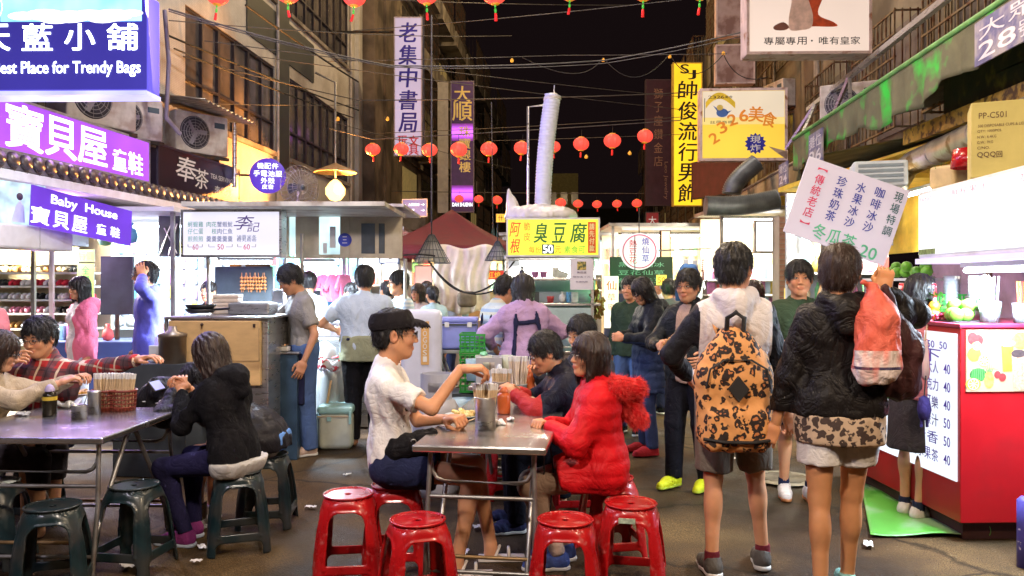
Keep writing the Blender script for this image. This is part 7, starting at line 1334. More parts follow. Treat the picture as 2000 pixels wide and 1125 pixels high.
def stool_meshes(m_):
 dx=.0062;s=SDF((-.21,-.21,-.01),(.21,.21,.48),dx)
 ax=[s.lo[i]+s.dx*np.arange(s.n[i])for i in range(3)];X,Y,Z=np.meshgrid(*ax,indexing='ij',sparse=True)
 hz=np.clip(Z/.45,0,1);h=.178-.040*hz-.012*hz**3
 r=.055+.075*hz**4
 qx,qy=np.abs(X)-h+r,np.abs(Y)-h+r;out=np.sqrt(np.maximum(qx,0)**2+np.maximum(qy,0)**2)+np.minimum(np.maximum(qx,qy),0)-r
 f=np.maximum(out,Z-.448);
 zr=np.clip((Z-.40)/.048,0,1);f=np.maximum(f,out+.014*zr**2)
 inner=np.maximum(out+.013,Z-.436);f=np.maximum(f,-inner)
 for A_,B_ in((X,Y),(Y,X)):
  wz=.118-.030*hz;top=.385
  ar_=np.maximum(np.maximum(np.abs(A_)-wz,Z-top),.125-Z);
  rc=np.sqrt(np.maximum(np.abs(A_)-(wz-.06),0)**2+np.maximum(Z-(top-.06),0)**2)-.06;ar_=np.maximum(np.maximum(rc,.125-Z),np.abs(A_)-wz)
  lo_=np.maximum(np.sqrt(np.maximum(np.abs(A_)-(.125-.03),0)**2+np.maximum(Z-(.075-.03),0)**2)-.03,-1);lo_=np.maximum(lo_,np.abs(A_)-.125)
  f=np.maximum(f,-ar_);f=np.maximum(f,-lo_)
  rib=np.maximum(np.abs(rc+.0)-.008,np.maximum(np.abs(out+.003)-.008,.10-Z));f=np.minimum(f,np.maximum(rib,Z-.44))
 R_=np.sqrt(X**2+Y**2);f=np.maximum(f,-np.maximum(R_-.122,np.abs(Z-.449)-.0055));f=np.minimum(f,np.maximum(np.abs(R_-.126)-.006,np.abs(Z-.446)-.006));f=np.maximum(f,-(np.maximum(R_-.014,np.abs(Z-.44)-.03)))
 s.f=f.astype(np.float32);s.plane((0,0,.001),(0,0,-1));V,Q=s.nets();V=relax(V,Q,2,.35)
 C=V[Q].mean(1);seat=C[:,2]>.385;st=(C[:,2]<.128)&(C[:,2]>.070)&((np.abs(C[:,0])<.112)|(np.abs(C[:,1])<.112));leg=~seat&~st;out_={}
 def sub(mask,nm):q=Q[mask];u,inv=np.unique(q,return_inverse=True);return np_mesh(nm,V[u],inv.reshape(q.shape),mats=[m_])
 out_['seat']=sub(seat,'seat');out_['stretcher']=sub(st,'stretcher');out_['legs']=[sub(leg&((C[:,0]>0)==a)&((C[:,1]>0)==b),'leg')for a in(True,False)for b in(True,False)];return out_
teal=mat('dark_teal_plastic',(.008,.022,.026),rough=.30,var=.3,vs=6,bump=.05,bs=80,coat=.15,col2=(.03,.032,.03),c2s=7)
SM={'red':stool_meshes(M['red']),'dark':stool_meshes(teal)}
def stool(kind,px,py,label,rz=None,z=.45):
 D=gd(py,z);t=thing('plastic_stool',label,'stool',at(px,D),YAW+(rz or 0),{'red':'red plastic stools round the middle table','dark':'dark plastic stools round the left table'}[kind])
 k=SM[kind];link('seat',k['seat'],t);link('stretcher',k['stretcher'],t);[link('leg',l,t)for l in k['legs']];return t
stool('red',681,962,'empty red stool with worn white seat, leftmost of the row',.12);stool('red',816,1012,'empty glossy red stool at the near left corner of the middle table',.35);stool('red',1104,1012,'empty red stool with white scuffs, near right corner of the middle table',-.10)
s_=stool('red',1232,980,'empty red stool with a paper sticker under its rim',-.20);m=MB();m.b2(-.05,.03,-.158,-.154,.385,.41);m.build('sticker',mat('sticker_mint',(.45,.55,.42),var=.3,vs=40,col2=(.65,.2,.1),c2s=25,c2t=(.6,.62)),s_)
stool('red',772,944,'red stool under the seated man in the white T-shirt',.1);stool('red',1192,930,'red stool under the woman in the red coat',.2);stool('red',1115,870,'red stool under the older man in the dark jacket',0.1);stool('red',1170,822,'far red stool beyond the older man',0);stool('red',985,845,'red stool glimpsed behind the legs of the middle table',.3)
stool('dark',103,985,'dark stool at the front left under the table edge',.35);stool('dark',262,945,'dark stool with wet glinting seat at the table corner',-.15);stool('dark',466,918,'dark stool under the woman in the black hoodie',.35);stool('dark',522,885,'dark stool under the leaning boy',.1);stool('dark',-12,940,'dark stool cut by the left edge',.1);stool('dark',60,880,'dark stool under the man in the plaid shirt',.1)
def ftable(label,loc,rz,w,l,z=.755):
 t=thing('folding_table',label,'table',loc,rz);rbox('tabletop',w,l,.032,z-.032,M['steel'],t,.012,0,l/2)if False else MB().b2(-w/2,w/2,0,l,z-.034,z,.010).build('tabletop',mat('tabletop_steel',(.66,.64,.63),rough=.24,metal=.95,var=.12,vs=5,bump=.04,bs=14,stretch=(1,1,1)),t)
 r=.0125;hw2=w/2-.07
 for y0_,sg in((.10,1),(l-.10,-1)):
  for q in(-1,1):
   MB().tube([(q*hw2,y0_,z-.04),(q*(hw2+.01),y0_-.03*sg,.40),(q*(hw2+.01),y0_-.09*sg,.012)],r,8).build('leg',M['steel_d'],t)
   MB().tube([(q*(hw2-.03),y0_+.38*sg,z-.04),(q*(hw2-.03),y0_+.16*sg,.42),(q*(hw2-.03),y0_-.02*sg,.15),(q*(hw2-.03),y0_-.05*sg,.012)],r,8).build('brace_leg',M['steel_d'],t)
  pts_=[(-hw2,y0_+.005*sg,.66)]+[(-hw2+.07*(1-math.cos(a)),y0_,.66-.10*math.sin(a))for a in(.5,1.0,1.57)]+[(hw2-.07*(1-math.cos(a)),y0_,.66-.10*math.sin(a))for a in(1.57,1.0,.5)]+[(hw2,y0_+.005*sg,.66)]
  MB().tube(pts_,r*.9,8).build('curved_brace',M['steel_d'],t)
  for zz,yo in((.49,-.02),(.14,-.07)):MB().tube([(-hw2-.01,y0_+yo*sg,zz),(hw2+.01,y0_+yo*sg,zz)],r*.85,8).build('crossbar',M['steel_d'],t)
  MB().tube([(-hw2+.03,y0_+.0*sg,.19),(hw2-.03,y0_+.0*sg,.19)],r*.8,8).build('crossbar',mat('rusty_bar',(.35,.22,.10),rough=.5,metal=.6,var=.3),t)
 return t
TZ=.755
ftable('long stainless folding table in the middle with chopsticks and sauce on it',at(934,3.94),-.052,.655,1.95)
ftable('stainless folding table at the left with purple reflections',at(25,4.17),YAW-.02,.92,1.02)
ftable('far stainless table cluttered with tubs behind the middle table',at(1010,6.15),-.04,.75,.8,.76)
def on(px,py,z=TZ):D=gd(py,z);return at(px,D,z=z+.001)
chop=mat('pale_bamboo',(.68,.50,.30),rough=.6,var=.15,vs=30);sleeve_=mat('paper_sleeve',(.75,.62,.50),rough=.8,var=.1)
def chop_cup(label,loc,r,h,m_,n=60,ch=.20,wrapped=False,cup_m=None,base='canister'):
 t=thing('chopstick_cup',label,'chopstick cup',loc,0,'chopstick cups on the tables');MB().lathe([(0,0),(r,0),(r,h),(r*1.04,h+.002),(r*1.04,h+.008),(r*.95,h+.008),(r*.94,.005)],n=28).build(base,m_,t)
 cm=MB().tube([(0,0,0),(0,0,ch)],.0042,5).mesh('chopstick',sleeve_ if wrapped else chop)
 tp=MB().tube([(0,0,ch*.86),(0,0,ch+.001)],.0046,5).mesh('tip',M['paper'])
 for k in range(n):
  a=rg.uniform(0,6.28);q=r*.86*math.sqrt(rg.random());o=link('chopstick',cm,t,loc=(q*math.cos(a),q*math.sin(a),.01),rot=(rg.uniform(-.07,.07)-.10*math.sin(a)*-1*q/r,.10*math.cos(a)*q/r+rg.uniform(-.07,.07),0));link('tip',tp,o)
 return t
chop_cup('steel cup packed with chopsticks, front of the middle table',on(948,838),.056,.165,M['steel'],60,.235);chop_cup('smaller cup of chopsticks behind the steel cup on the middle table',on(978,782),.055,.12,mat('grey_cup',(.40,.34,.30),rough=.4),45,.20)
chop_cup('tall bundle of paper-wrapped chopsticks at the far end of the middle table',on(1012,765),.066,.05,mat('clear_cup',(.6,.6,.58),rough=.15,trans=.5,var=0),70,.245,True)
bask=mat('brown_basket',(.20,.035,.02),rough=.5,var=.15)
for px,lb in((206,'left brown basket packed with chopsticks on the left table'),(240,'right brown basket packed with chopsticks on the left table')):
 t=chop_cup(lb,on(px,801),.072,.018,bask,62,.215,False,base='basket_base');m=MB()
 for k in range(22):a=2*PI*k/22;m.tube([(.070*math.cos(a),.070*math.sin(a),0),(.078*math.cos(a),.078*math.sin(a),.125)],.0036,4)
 for z,r in((.02,.071),(.045,.073),(.07,.075),(.095,.0765),(.122,.079)):m.tube([(r*math.cos(2*PI*k/22),r*math.sin(2*PI*k/22),z)for k in range(23)],.0042 if z<.12 else .008,5,False)
 m.build('basket_weave',bask,t)
def bottle(label,loc,r,h,body,cap_,band=None):
 t=thing('sauce_bottle',label,'bottle',loc,0,'sauce bottles on the tables');MB().lathe([(0,0),(r*.94,0),(r,.008),(r,h*.62),(r*.86,h*.72),(r*.55,h*.78)],n=24).build('bottle',body,t);MB().lathe([(r*.66,h*.78),(r*.70,h*.84),(r*.45,h*.95),(r*.18,h),(0,h)],n=20).build('cap',cap_,t)
 if band:MB().lathe([(r*1.01,h*.50),(r*1.01,h*.62)],n=24).build('band',band,t)
 return t
obr=mat('chili_sauce',(.50,.10,.02),rough=.3,var=.1,coat=.3);bottle('orange-red chili sauce bottle on the middle table',on(984,808),.040,.165,obr,mat('orange_cap',(.55,.13,.04),rough=.35));bottle('second chili bottle beside the wrapped chopsticks',on(1035,764),.036,.17,obr,MATS['orange_cap'])
bottle('dark soy sauce bottle with yellow band and lilac nozzle on the left table',on(97,812),.040,.185,mat('soy_glass',(.02,.016,.01),rough=.15),mat('lilac_cap',(.50,.42,.65)),mat('yellow_band',(.65,.45,.05)))
t=thing('steel_cup','small open steel cup on the left table','cup',on(155,818));MB().lathe([(0,.003),(.038,.003),(.042,.0),(.042,.078),(.044,.080),(.039,.078),(.038,.01)],n=26).build('cup',M['steel'],t);MB().tube([(-.0,.01,.01),(.055,.0,.16)],.0028,6).build('spoon_handle',M['steel'],t)
t=thing('steel_canister','tall steel canister beside the open steel cup','canister',on(184,808));MB().lathe([(0,0),(.037,0),(.037,.125),(.039,.128),(.039,.135),(0,.137)],n=26).build('canister',M['steel'],t)
def crumple(name,label,loc,s_,m_,seed,cat='tissue',flat=.6,group=None):
 s=SDF((-s_*1.4,-s_*1.4,-.01),(s_*1.4,s_*1.4,s_*1.5),s_/9);r2=np.random.default_rng(seed)
 for k in range(7):
  a,b=r2 .uniform(-1,1,3)*s_*.7,r2 .uniform(-1,1,3)*s_*.7;a[2]=abs(a[2])*flat;b[2]=abs(b[2])*flat;u=r2 .normal(size=3);s.cap(a,b,s_*.34,s_*.14,k=.0,flat=.32,up=u)
 s.plane((0,0,0),(0,0,-1));V,Q=s.nets();o=link(name,np_mesh(name,V,Q,mats=[m_],smooth=False),None,loc);return meta(o,label,cat,group)
tis=mat('tissue_white',(.78,.76,.76),rough=.9,var=.05);film=mat('thin_plastic_bag',(.75,.78,.82),rough=.25,var=.05,spec=.7)
crumple('crumpled_tissue','crumpled tissues in front of the steel chopstick cup',on(975,830),.055,tis,1);crumple('crumpled_tissue','second tissue lying right of the crumpled tissues',on(998,822),.04,tis,2);crumple('crumpled_tissue','heap of tissues beside the soy sauce bottle',on(135,795),.085,film,3);crumple('crumpled_tissue','small plastic wrapper at the front of the left table',on(45,812),.05,film,4);crumple('crumpled_tissue','torn white wrappers at the right end of the left table',on(292,785),.075,tis,5);crumple('crumpled_tissue','white wrapper scraps near the phone on the left table',on(318,790),.05,tis,9)
t=thing('plastic_bag','knotted white plastic bag standing behind the chopsticks','bag',on(972,775));s=SDF((-.09,-.09,-.01),(.09,.09,.26),.008);s.cap((0,0,.05),(0,0,.10),.065,.055,k=0).cap((0,0,.10),(.012,0,.21),.05,.012,k=.03);s.folds(.006,11,3).plane((0,0,0),(0,0,-1));V,Q=s.nets();link('bag',np_mesh('bag',V,Q,mats=[film]),t)
def plate(label,loc,r,pm_,food,n=26,rz=0,hh=.025):
 t=thing('food_plate',label,'plate',loc,rz);MB().lathe([(0,.004),(r*.6,.004),(r*.95,.020),(r,.022),(r*.97,.026),(r*.6,.010),(0,.010)],n=30).build('plate',pm_,t);m=MB()
 for k in range(n):a=rg.uniform(0,6.28);q=r*.7*math.sqrt(rg.random());m.box((q*math.cos(a),q*math.sin(a),.018+rg.uniform(0,hh)),(.035,.022,.014),R=ROT(rg.uniform(-.5,.5),rg.uniform(-.5,.5),a),ch=.004)
 m.build('food',food,t);return t
plate('pale plate of pickled vegetables and chopsticks on the middle table',on(903,818),.105,mat('blue_white_plate',(.5,.58,.55),rough=.3),mat('yellow_pickle',(.70,.52,.18),rough=.4,var=.2,vs=30))
o=MB().tube([(0,0,0),(.13,.15,.03)],.004,6).build('loose_chopsticks',chop,loc=on(893,835)+Vector((0,0,.012)));meta(o,'loose chopsticks resting on the pickle plate','chopsticks')
plate('pink oval plate of food before the older man',on(1047,792),.095,mat('pink_plate',(.70,.28,.22),rough=.3),mat('pale_food',(.72,.48,.32),rough=.4,var=.2,vs=30));plate('small bowl at the far right of the middle table',on(1060,762),.07,M['white'],MATS['pale_food'])
plate('plate of yellow food held near the plaid man',on(150,775),.10,M['white'],mat('golden_food',(.68,.40,.10),rough=.4,var=.3,vs=30))
for k,(px,z,r,h,c_,lb)in enumerate(((925,.76,.065,.17,'pale_blue_plastic','pale blue tub on the far table'),(945,.76,.07,.20,'off_white_plastic','tall white tub with a green rim on the far table'),(962,.76,.055,.15,'grey_cup','grey pot on the far table'),(1063,.76,.06,.12,'aqua_plastic','aqua tub on the far table'),(990,.76,.05,.20,'off_white_plastic','white canister beside the aprons on the far table'))):
 t=thing('plastic_tub',lb,'tub',at(px,6.55,z=z+.001));MB().lathe([(0,0),(r*.85,0),(r,h),(r*.96,h),(r*.82,.01)],n=22).build('tub',MATS[c_],t)
crumple('crumpled_cloth','pale green cloth on top of the white tub',at(946,6.55,z=.955),.06,mat('mint_cloth',(.25,.60,.38),rough=.9),8,'cloth')
t=thing('handled_crate','grey crate with a handle hole on the far table','crate',at(955,6.35,z=.761),YAW);m=MB();m.b2(-.10,-.045,-.02,0,0,.20).b2(.045,.10,-.02,0,0,.20).b2(-.045,.045,-.02,0,0,.10).b2(-.045,.045,-.02,0,.165,.20).b2(-.10,.10,.18,.2,0,.2).b2(-.10,-.08,.0,.18,0,.19).b2(.08,.10,.0,.18,0,.19);m.build('crate',MATS['lilac_grey_tank'],t)
lw=glow('fill_bulb',(1.,.93,.82),18,var=0)
for k,(x,y,z,pw_)in enumerate(((-2.9,1.9,3.1,95),(-.6,1.5,3.3,235),(2.1,1.7,3.3,190),(.5,5.2,4.4,190),(-2.6,5.6,3.9,170))):  # added lamps out of view, giving fill light on the foreground
 t=thing('added_fill_lamp',['added unseen fill lamp left of the viewer','added unseen fill lamp above the viewer','added unseen fill lamp right of the viewer','added unseen fill lamp high over the street','added unseen fill lamp high over the left table'][k],'lamp',(x,y,z),0,'added fill lamps above the frame');MB().lathe([(.03,.16),(.06,.14),(.22,.02),(.23,.0)],n=24).build('shade',M['white'],t,thick=.003);MB().lathe([(0,-.05),(.035,-.03),(.045,.0),(.03,.05),(0,.08)],n=14).build('bulb',lw,t);MB().tube([(0,0,.15),(0,0,1.2)],.006,5).build('cord',M['wire'],t)
 point('lamp_glow',(x,y,z-.09),pw_,[(.90,.82,1.),(1.,.84,.70),(1.,.76,.50),(1.,.74,.48),(.74,.78,1.)][k],.12)
for(px0,px1,D_,z0,z1,nx,nz,lb)in((525,700,11.75,1.62,2.1,10,3,'bright stall behind the cook'),(805,850,13.4,1.5,1.9,4,2,'warm stall under canopy'),(930,985,13.4,1.5,1.9,4,2,'warm stall right part'),(1185,1385,13.7,1.5,2.2,11,3,'stall behind the round sign'),(1560,1750,9.2,1.95,2.4,8,2,'corner shop'),(1000,1175,15.2,1.85,2.2,9,2,'stall behind tofu stall')):
 for i in range(nx):
  for j in range(nz):
   mi=rg.choice((0,1,2,4,5,6,7,9));goods('case',f'{CN[gc[mi].name]} pegged card, {ords[min(i,9)]} in the {ords[j]} row up, {lb}',at(px0+(px1-px0)*(i+.5)/nx,D_,z=z0+(z1-z0)*j/nz),YAW+rg.uniform(-.1,.1),gc[mi],'cards pegged at the back of the '+lb,rg.uniform(.9,1.4))
for i,(px,D_,z,mi)in enumerate(((206,9.2,1.95,4),(222,9.1,1.98,7),(238,9.1,1.96,5),(255,9.0,1.97,2))):goods('bag',f'{CN[gc[mi].name]} handbag hanging over the black board, {ords[i]} from the left',at(px,D_,z=z),YAW,gc[mi],'handbags hanging over the black board',1.2)
lf=mat('leaf_green',(.04,.17,.02),rough=.5,var=.3,vs=20)
for k,(x,y)in enumerate(((.30,.22),(.12,.44),(.36,1.25))):
 t=thing('leafy_sprig',['sprig of mint beside the straws','mint leaves behind the near lime pile','tall leafy sprig at the back of the juice counter'][k],'plant',jw(x,y));m=MB()
 for q in range(26):a=rg.uniform(0,6.28);r=rg.uniform(.02,.07);z=rg.uniform(.02,.16);m.add([(r*.4*math.cos(a),r*.4*math.sin(a),z),(r*math.cos(a+.35),r*math.sin(a+.35),z+.015),(r*1.5*math.cos(a),r*1.5*math.sin(a),z+.03),(r*math.cos(a-.35),r*math.sin(a-.35),z+.01)],[(0,1,2,3)])
 m.build('foliage',lf,t)
orm=MB().lathe([(0,-.034),(.024,-.026),(.036,0),(.026,.026),(0,.035)],n=14).mesh('orange',mat('orange_peel',(.75,.26,.02),rough=.4,var=.1,bump=.3,bs=90))
for k,(x,y,z)in enumerate(((.06,.40,0),(.10,.46,0),(.05,.47,0),(.08,.43,.055))):o=link('orange_fruit',orm,None,jw(x,y,1.337+z),(k,0,0));meta(o,'orange '+['at the front','at the back right','at the back left','on top'][k]+' of the small pile on the juice counter','orange','oranges on the juice counter')
def pm(px,D):return at(px,D,z=0.0)
def hd(a):return YAW+math.radians(a)
blk=cloth('black_cotton',(.006,.0055,.007),bump=.2);blk2=cloth('black_nylon',(.010,.008,.008),rough=.5,bump=.25,wr=.6);navy=cloth('navy_cotton',(.018,.022,.06));denim=cloth('blue_denim',(.07,.12,.26),bs=140,bump=.2);dnavy=cloth('dark_trousers',(.006,.006,.011))
wht=cloth('white_cotton',(.68,.64,.63),var=.05);grey=cloth('grey_brown_tee',(.26,.24,.215));khaki=cloth('khaki_shorts',(.17,.145,.115));lav=cloth('lavender_knit',(.42,.28,.46),bump=.3,bs=120);redc=cloth('red_down_nylon',(.60,.008,.014),rough=.55,var=.15,bump=.5,bs=16)
trw=cloth('white_trainer',(.62,.56,.52),rough=.5);trg=cloth('grey_trainer',(.09,.08,.07),rough=.6);yel=cloth('yellow_green_shoe',(.62,.66,.02),rough=.5);reds=cloth('dark_red_shoe',(.35,.02,.03));maroon=cloth('maroon_sock',(.16,.02,.03))
def hip_layer(J,m_,z1,z0,inf,name='shirt_hem',leg=None,sit=False):
 S=J['S'];p=J['pelvis'];s=SDF(p+np.array([-.30,-.28,z0*S-.06]),p+np.array([.30,.30,.25]),.011)
 if sit:
  s.cap(p+np.array([-.06,-.02,0]),p+np.array([.06,-.02,0]),.120*S+inf,k=0,flat=.9,up=(0,1,0));s.plane(p+np.array([0,.02,0]),(0,1,.25))
 else :s.cap(p+np.array([-.05,0,.05]),p+np.array([-.05,0,z0*S-.1]),.120*S+inf,k=0,flat=.85,up=(0,1,0)).cap(p+np.array([.05,0,.05]),p+np.array([.05,0,z0*S-.1]),.120*S+inf,k=.05,flat=.85,up=(0,1,0))
 s.plane(p+np.array([0,0,z0*S]),(0,0,-1)).plane(p+np.array([0,0,z1*S]),(0,0,1)).folds(.004,8,5);V,Q=s.nets();return link(name,np_mesh(name,relax(V,Q,1,.4),Q,mats=[m_]),J['root'])
def wpos(J,p):return J['root'].matrix_basis@Vector(p)
def rooted(J):r=J['root'];return Matrix.LocRotScale(r.location,r.rotation_euler,r.scale)
def held(name,label,cat,J,p,rot=(0,0,0),group=None):
 M4=rooted(J);t=thing(name,label,cat,M4@Vector(p),0,group);t.rotation_euler=(rot[0],rot[1],rot[2]+J['root'].rotation_euler.z);return t
def region_mat(name,base,other,test):
 """two-tone garment: 'other' where the panel test (a node chain on object coordinates) is true"""
 if name in MATS:return MATS[name]
 m=cloth(name,base,rough=.55,bump=.2);nt=m.node_tree;b=nt.nodes['Principled BSDF'];L=nt.links
 tc=_n(nt,'ShaderNodeTexCoord');sp=_n(nt,'ShaderNodeSeparateXYZ');L.new(tc.outputs['Object'],sp.inputs[0]);f=test(nt,sp)
 mx=_n(nt,'ShaderNodeMix',data_type='RGBA');L.new(b.inputs['Base Color'].links[0].from_socket,mx.inputs['A']);mx.inputs['B'].default_value=(*other,1);L.new(f,mx.inputs['Factor']);L.new(mx.outputs['Result'],b.inputs['Base Color']);return m
def _m(nt,op,a,b=None):
 n=_n(nt,'ShaderNodeMath',operation=op)
 for i,v in enumerate((a,b)):
  if v is None:continue
  if isinstance(v,(int,float)):n.inputs[i].default_value=v
  else :nt.links.new(v,n.inputs[i])
 return n.outputs[0]
def print_test(nt,sp):
 nz=_n(nt,'ShaderNodeTexNoise');nz.inputs['Scale'].default_value=26;nz.inputs['Detail'].default_value=6;tc=_n(nt,'ShaderNodeTexCoord');nt.links.new(tc.outputs['Object'],nz.inputs['Vector'])
 a=_m(nt,'GREATER_THAN',nz.outputs['Fac'],.56);b_=_m(nt,'GREATER_THAN',sp.outputs['Y'],.07);c=_m(nt,'LESS_THAN',_m(nt,'ABSOLUTE',sp.outputs['X']),.12);d=_m(nt,'LESS_THAN',sp.outputs['Z'],.96);e=_m(nt,'GREATER_THAN',sp.outputs['Z'],.70)
 return _m(nt,'MULTIPLY',_m(nt,'MULTIPLY',_m(nt,'MULTIPLY',a,b_),c),_m(nt,'MULTIPLY',d,e))
tee=region_mat('printed_white_tee',(.80,.77,.76),(.07,.065,.06),print_test)
J=person('man in a white T-shirt, glasses and black cap reaching across the middle table',pm(764,4.44),hd(-88),'sit',H=1.85,pz=.585,lean=-.03,head=(-.04,.12,.0),wr=(.15,.38,1.09),er=(.7,-.2,-1),hr='pinch',hn_r=((.15,-.35,.9),(-.05,1,.06)),wl=(-.02,.30,.80),el=(-.8,-.6,-.3),hl='grip',hn_l=(0,-.2,1.),ar=(.15,.36,.085),al=(-.10,.54,.085),hair='cap',hat=cloth('black_cap_cloth',(.012,.010,.012)),glasses=True,top=tee,sleeve='short',bottom=navy,legs='shorts',shf=.55,build=.90,loose=.010,shoe=None,moustache=True,fold=.008,dx=.0105)
t=held('shoulder_bag','black shoulder bag on the lap of the man in the cap','bag',J,(.13,.12,.66),(.2,.1,0));s=SDF((-.16,-.20,-.10),(.16,.20,.18),.010);s.bx((0,.02,.03),(.06,.14,.06),.045).cap((-.0,-.12,.02),(.02,-.17,-.06),.035,.02,k=.03).folds(.008,9,4);V,Q=s.nets();link('bag_body',np_mesh('bag_body',relax(V,Q,1,.4),Q,mats=[blk]),t);MB().lathe([(.012,0),(.016,.0),(.016,.004),(.012,.004)],(.058,.03,.06),14,ROT(0,PI/2,0)).build('ring',M['steel'],t)
t=thing('sandal_pair','white strapped sandals of the man in the cap under the table','sandals',rooted(J)@Vector((0,0,0)),J['root'].rotation_euler.z)
for a in(J['ar'],J['al']):
 m=MB();m.b2(a[0]-.045,a[0]+.045,a[1]-.07,a[1]+.19,.002,.022,.008);m.build('sole',trw,t);m=MB();m.tube([(a[0]-.046,a[1]+.10,.02),(a[0]-.02,a[1]+.10,.065),(a[0]+.02,a[1]+.10,.065),(a[0]+.046,a[1]+.10,.02)],.009,6).tube([(a[0]-.046,a[1]+.02,.02),(a[0],a[1]+.05,.08),(a[0]+.046,a[1]+.02,.02)],.009,6);m.build('strap',trw,t)
def feet(J):
 m_=SKIN();
J=person('woman with bobbed hair in a bright red fur-hooded down coat seated at the middle table',pm(1176,4.50),hd(88),'sit',H=1.64,fem=True,lean=.10,head=(.10,.42,.0),wl=(-.05,.30,.76),el=(-1,-.6,-.5),wr=(.02,.30,.76),er=(1,-.6,-.5),hl='grip',hr='grip',hn_l=(-.4,-.3,.8),ar=(.06,.20,.085),al=(-.10,.24,.085),kr=(.1,1,.6),kl=(-.1,1,.6),hair='bob',hairc='brown',top=redc,puff=.028,hood='collar',hem=.38,bottom=cloth('beige_leggings',(.42,.30,.24)),legs='tights',shoe=cloth('blue_slip_on',(.05,.08,.25)),fold=.004,dx=.0105)
s=SDF(J['nb']+np.array([-.26,-.34,-.24]),J['nb']+np.array([.26,.2,.2]),.012);nbv=J['nb'];Rl=J['Rl']
for q in(-1,1):s.cap(nbv+Rl@np.array([q*.10,.05,-.03]),nbv+Rl@np.array([q*.13,-.08,.02]),.034,.042,k=.03).cap(nbv+Rl@np.array([q*.13,-.08,.02]),nbv+Rl@np.array([q*.05,-.20,.0]),.042,.046,k=.04)
s.cap(nbv+Rl@np.array([0,-.12,-.05]),nbv+Rl@np.array([0,-.20,-.17]),.085,.05,k=.04);s.folds(.008,9,3);V,Q=s.nets();V=V-np.array([0,.02,.05]);nbv=nbv-np.array([0,.02,.05]);o=link('hood',np_mesh('hood',relax(V,Q,1,.4),Q,mats=[redc]),J['root'])
r3=np.random.default_rng(9);idx=r3 .integers(0,len(V),15000);P=V[idx];ctr=nbv+Rl@np.array([0,-.07,-.02]);N=P-ctr;N/=np.linalg.norm(N,axis=1)[:,None]
N=N+r3 .normal(size=N.shape)*.45;N[:,2]-=.6;N/=np.linalg.norm(N,axis=1)[:,None];Ln=r3 .uniform(.012,.034,(len(P),1));sd=np.cross(N,r3 .normal(size=N.shape));sd/=np.linalg.norm(sd,axis=1)[:,None]
vv=np.stack([P-sd*.0013,P+sd*.0013,P+N*Ln],1).reshape(-1,3);me=np_mesh('fur_trim',vv,np.arange(len(vv)).reshape(-1,3),smooth=False,mats=[mat('red_fur',(.72,.045,.04),rough=.7,var=.25,vs=30)]);o=link('fur_trim',me,J['root']);o['kind']='stuff'
t=held('bag_straps','thin black bag straps hanging from the lap of the woman in the red coat','strap',J,(-.13,.32,.70));m=MB()
for k in range(3):m.tube([(.0,-.02+.02*k,.05),(-.015,-.05+.05*k,-.15),(.0,-.03+.03*k,-.42-.03*k)],.0045,5)
m.build('strap',M['black'],t)
J=person('older man with receding hair in a dark jacket eating with chopsticks',pm(1128,5.2),hd(96),'sit',H=1.64,lean=.28,head=(-.32,.10,.0),wl=(-.08,.42,.86),el=(-1,-.4,-.6),wr=(.12,.38,.85),er=(1,-.5,-.6),hl='pinch',hr='hold',hn_l=(-.3,.1,.9),hair='short',hairc='black',bangs=False,top=region_mat('navy_red_jacket',(.007,.007,.018),(.45,.03,.03),lambda nt,sp:_m(nt,'MULTIPLY',_m(nt,'GREATER_THAN',sp.outputs['Y'],.27),_m(nt,'LESS_THAN',sp.outputs['Z'],.93))),puff=.012,hood='collar',bottom=dnavy,legs='trousers',shoe=cloth('navy_shoe',(.03,.035,.09)),skin=(.55,.27,.15))
t=held('chopsticks','pair of chopsticks in the hand of the older man','chopsticks',J,(-.07,.54,.83));MB().tube([(0,-.04,.05),(.01,.09,-.05)],.0035,5).build('stick',chop,t);MB().tube([(.012,-.04,.05),(.012,.09,-.045)],.0035,5).build('stick',chop,t)
person('man with a high forehead seated beyond the older man',pm(1158,6.0),hd(128),'sit',H=1.74,lean=.12,head=(-.15,.05,.0),wr=(.12,.42,.90),wl=(-.2,.30,.80),hair='short',hairc='black',bangs=False,top=cloth('charcoal_knit',(.035,.035,.045),bump=.3),hood='collar',bottom=dnavy,legs='trousers')
top6=region_mat('white_black_jacket',(.009,.009,.012),(.66,.60,.60),lambda nt,sp:_m(nt,'MAXIMUM',_m(nt,'LESS_THAN',_m(nt,'ABSOLUTE',sp.outputs['X']),.185),_m(nt,'MULTIPLY',_m(nt,'GREATER_THAN',sp.outputs['Z'],1.395),_m(nt,'LESS_THAN',_m(nt,'ABSOLUTE',sp.outputs['X']),.19))))
J6=J=person('man in white and black jacket and grey shorts wearing a leopard backpack',pm(1432,4.35),hd(-4),'stand',H=1.75,head=(.05,-.62,.0),wr=(.30,.06,.83),hr='hold',hn_r=((.2,-.9,.2),(.35,.1,-1)),er=(1,-.6,0),wl=(-.20,.24,1.02),el=(-1,-.5,-.2),ar=(.17,.07,.085),al=(-.12,-.05,.085),hair='short',top=top6,hood='down',puff=.006,build=.95,hem=-.02,bottom=khaki,legs='shorts',loose=.010,shoe=trg,sock=maroon,fold=.008,dx=.0105)
leo=leopard('leopard_print',(.66,.30,.10),(.020,.010,.008),(.50,.17,.05),21)
t=held('backpack','leopard print backpack with a black diamond patch worn by the man in grey shorts','backpack',J,(-.035,-.20,1.0));t.scale=(.92,1,.98);s=SDF((-.27,-.17,-.38),(.27,.16,.38),.0095)
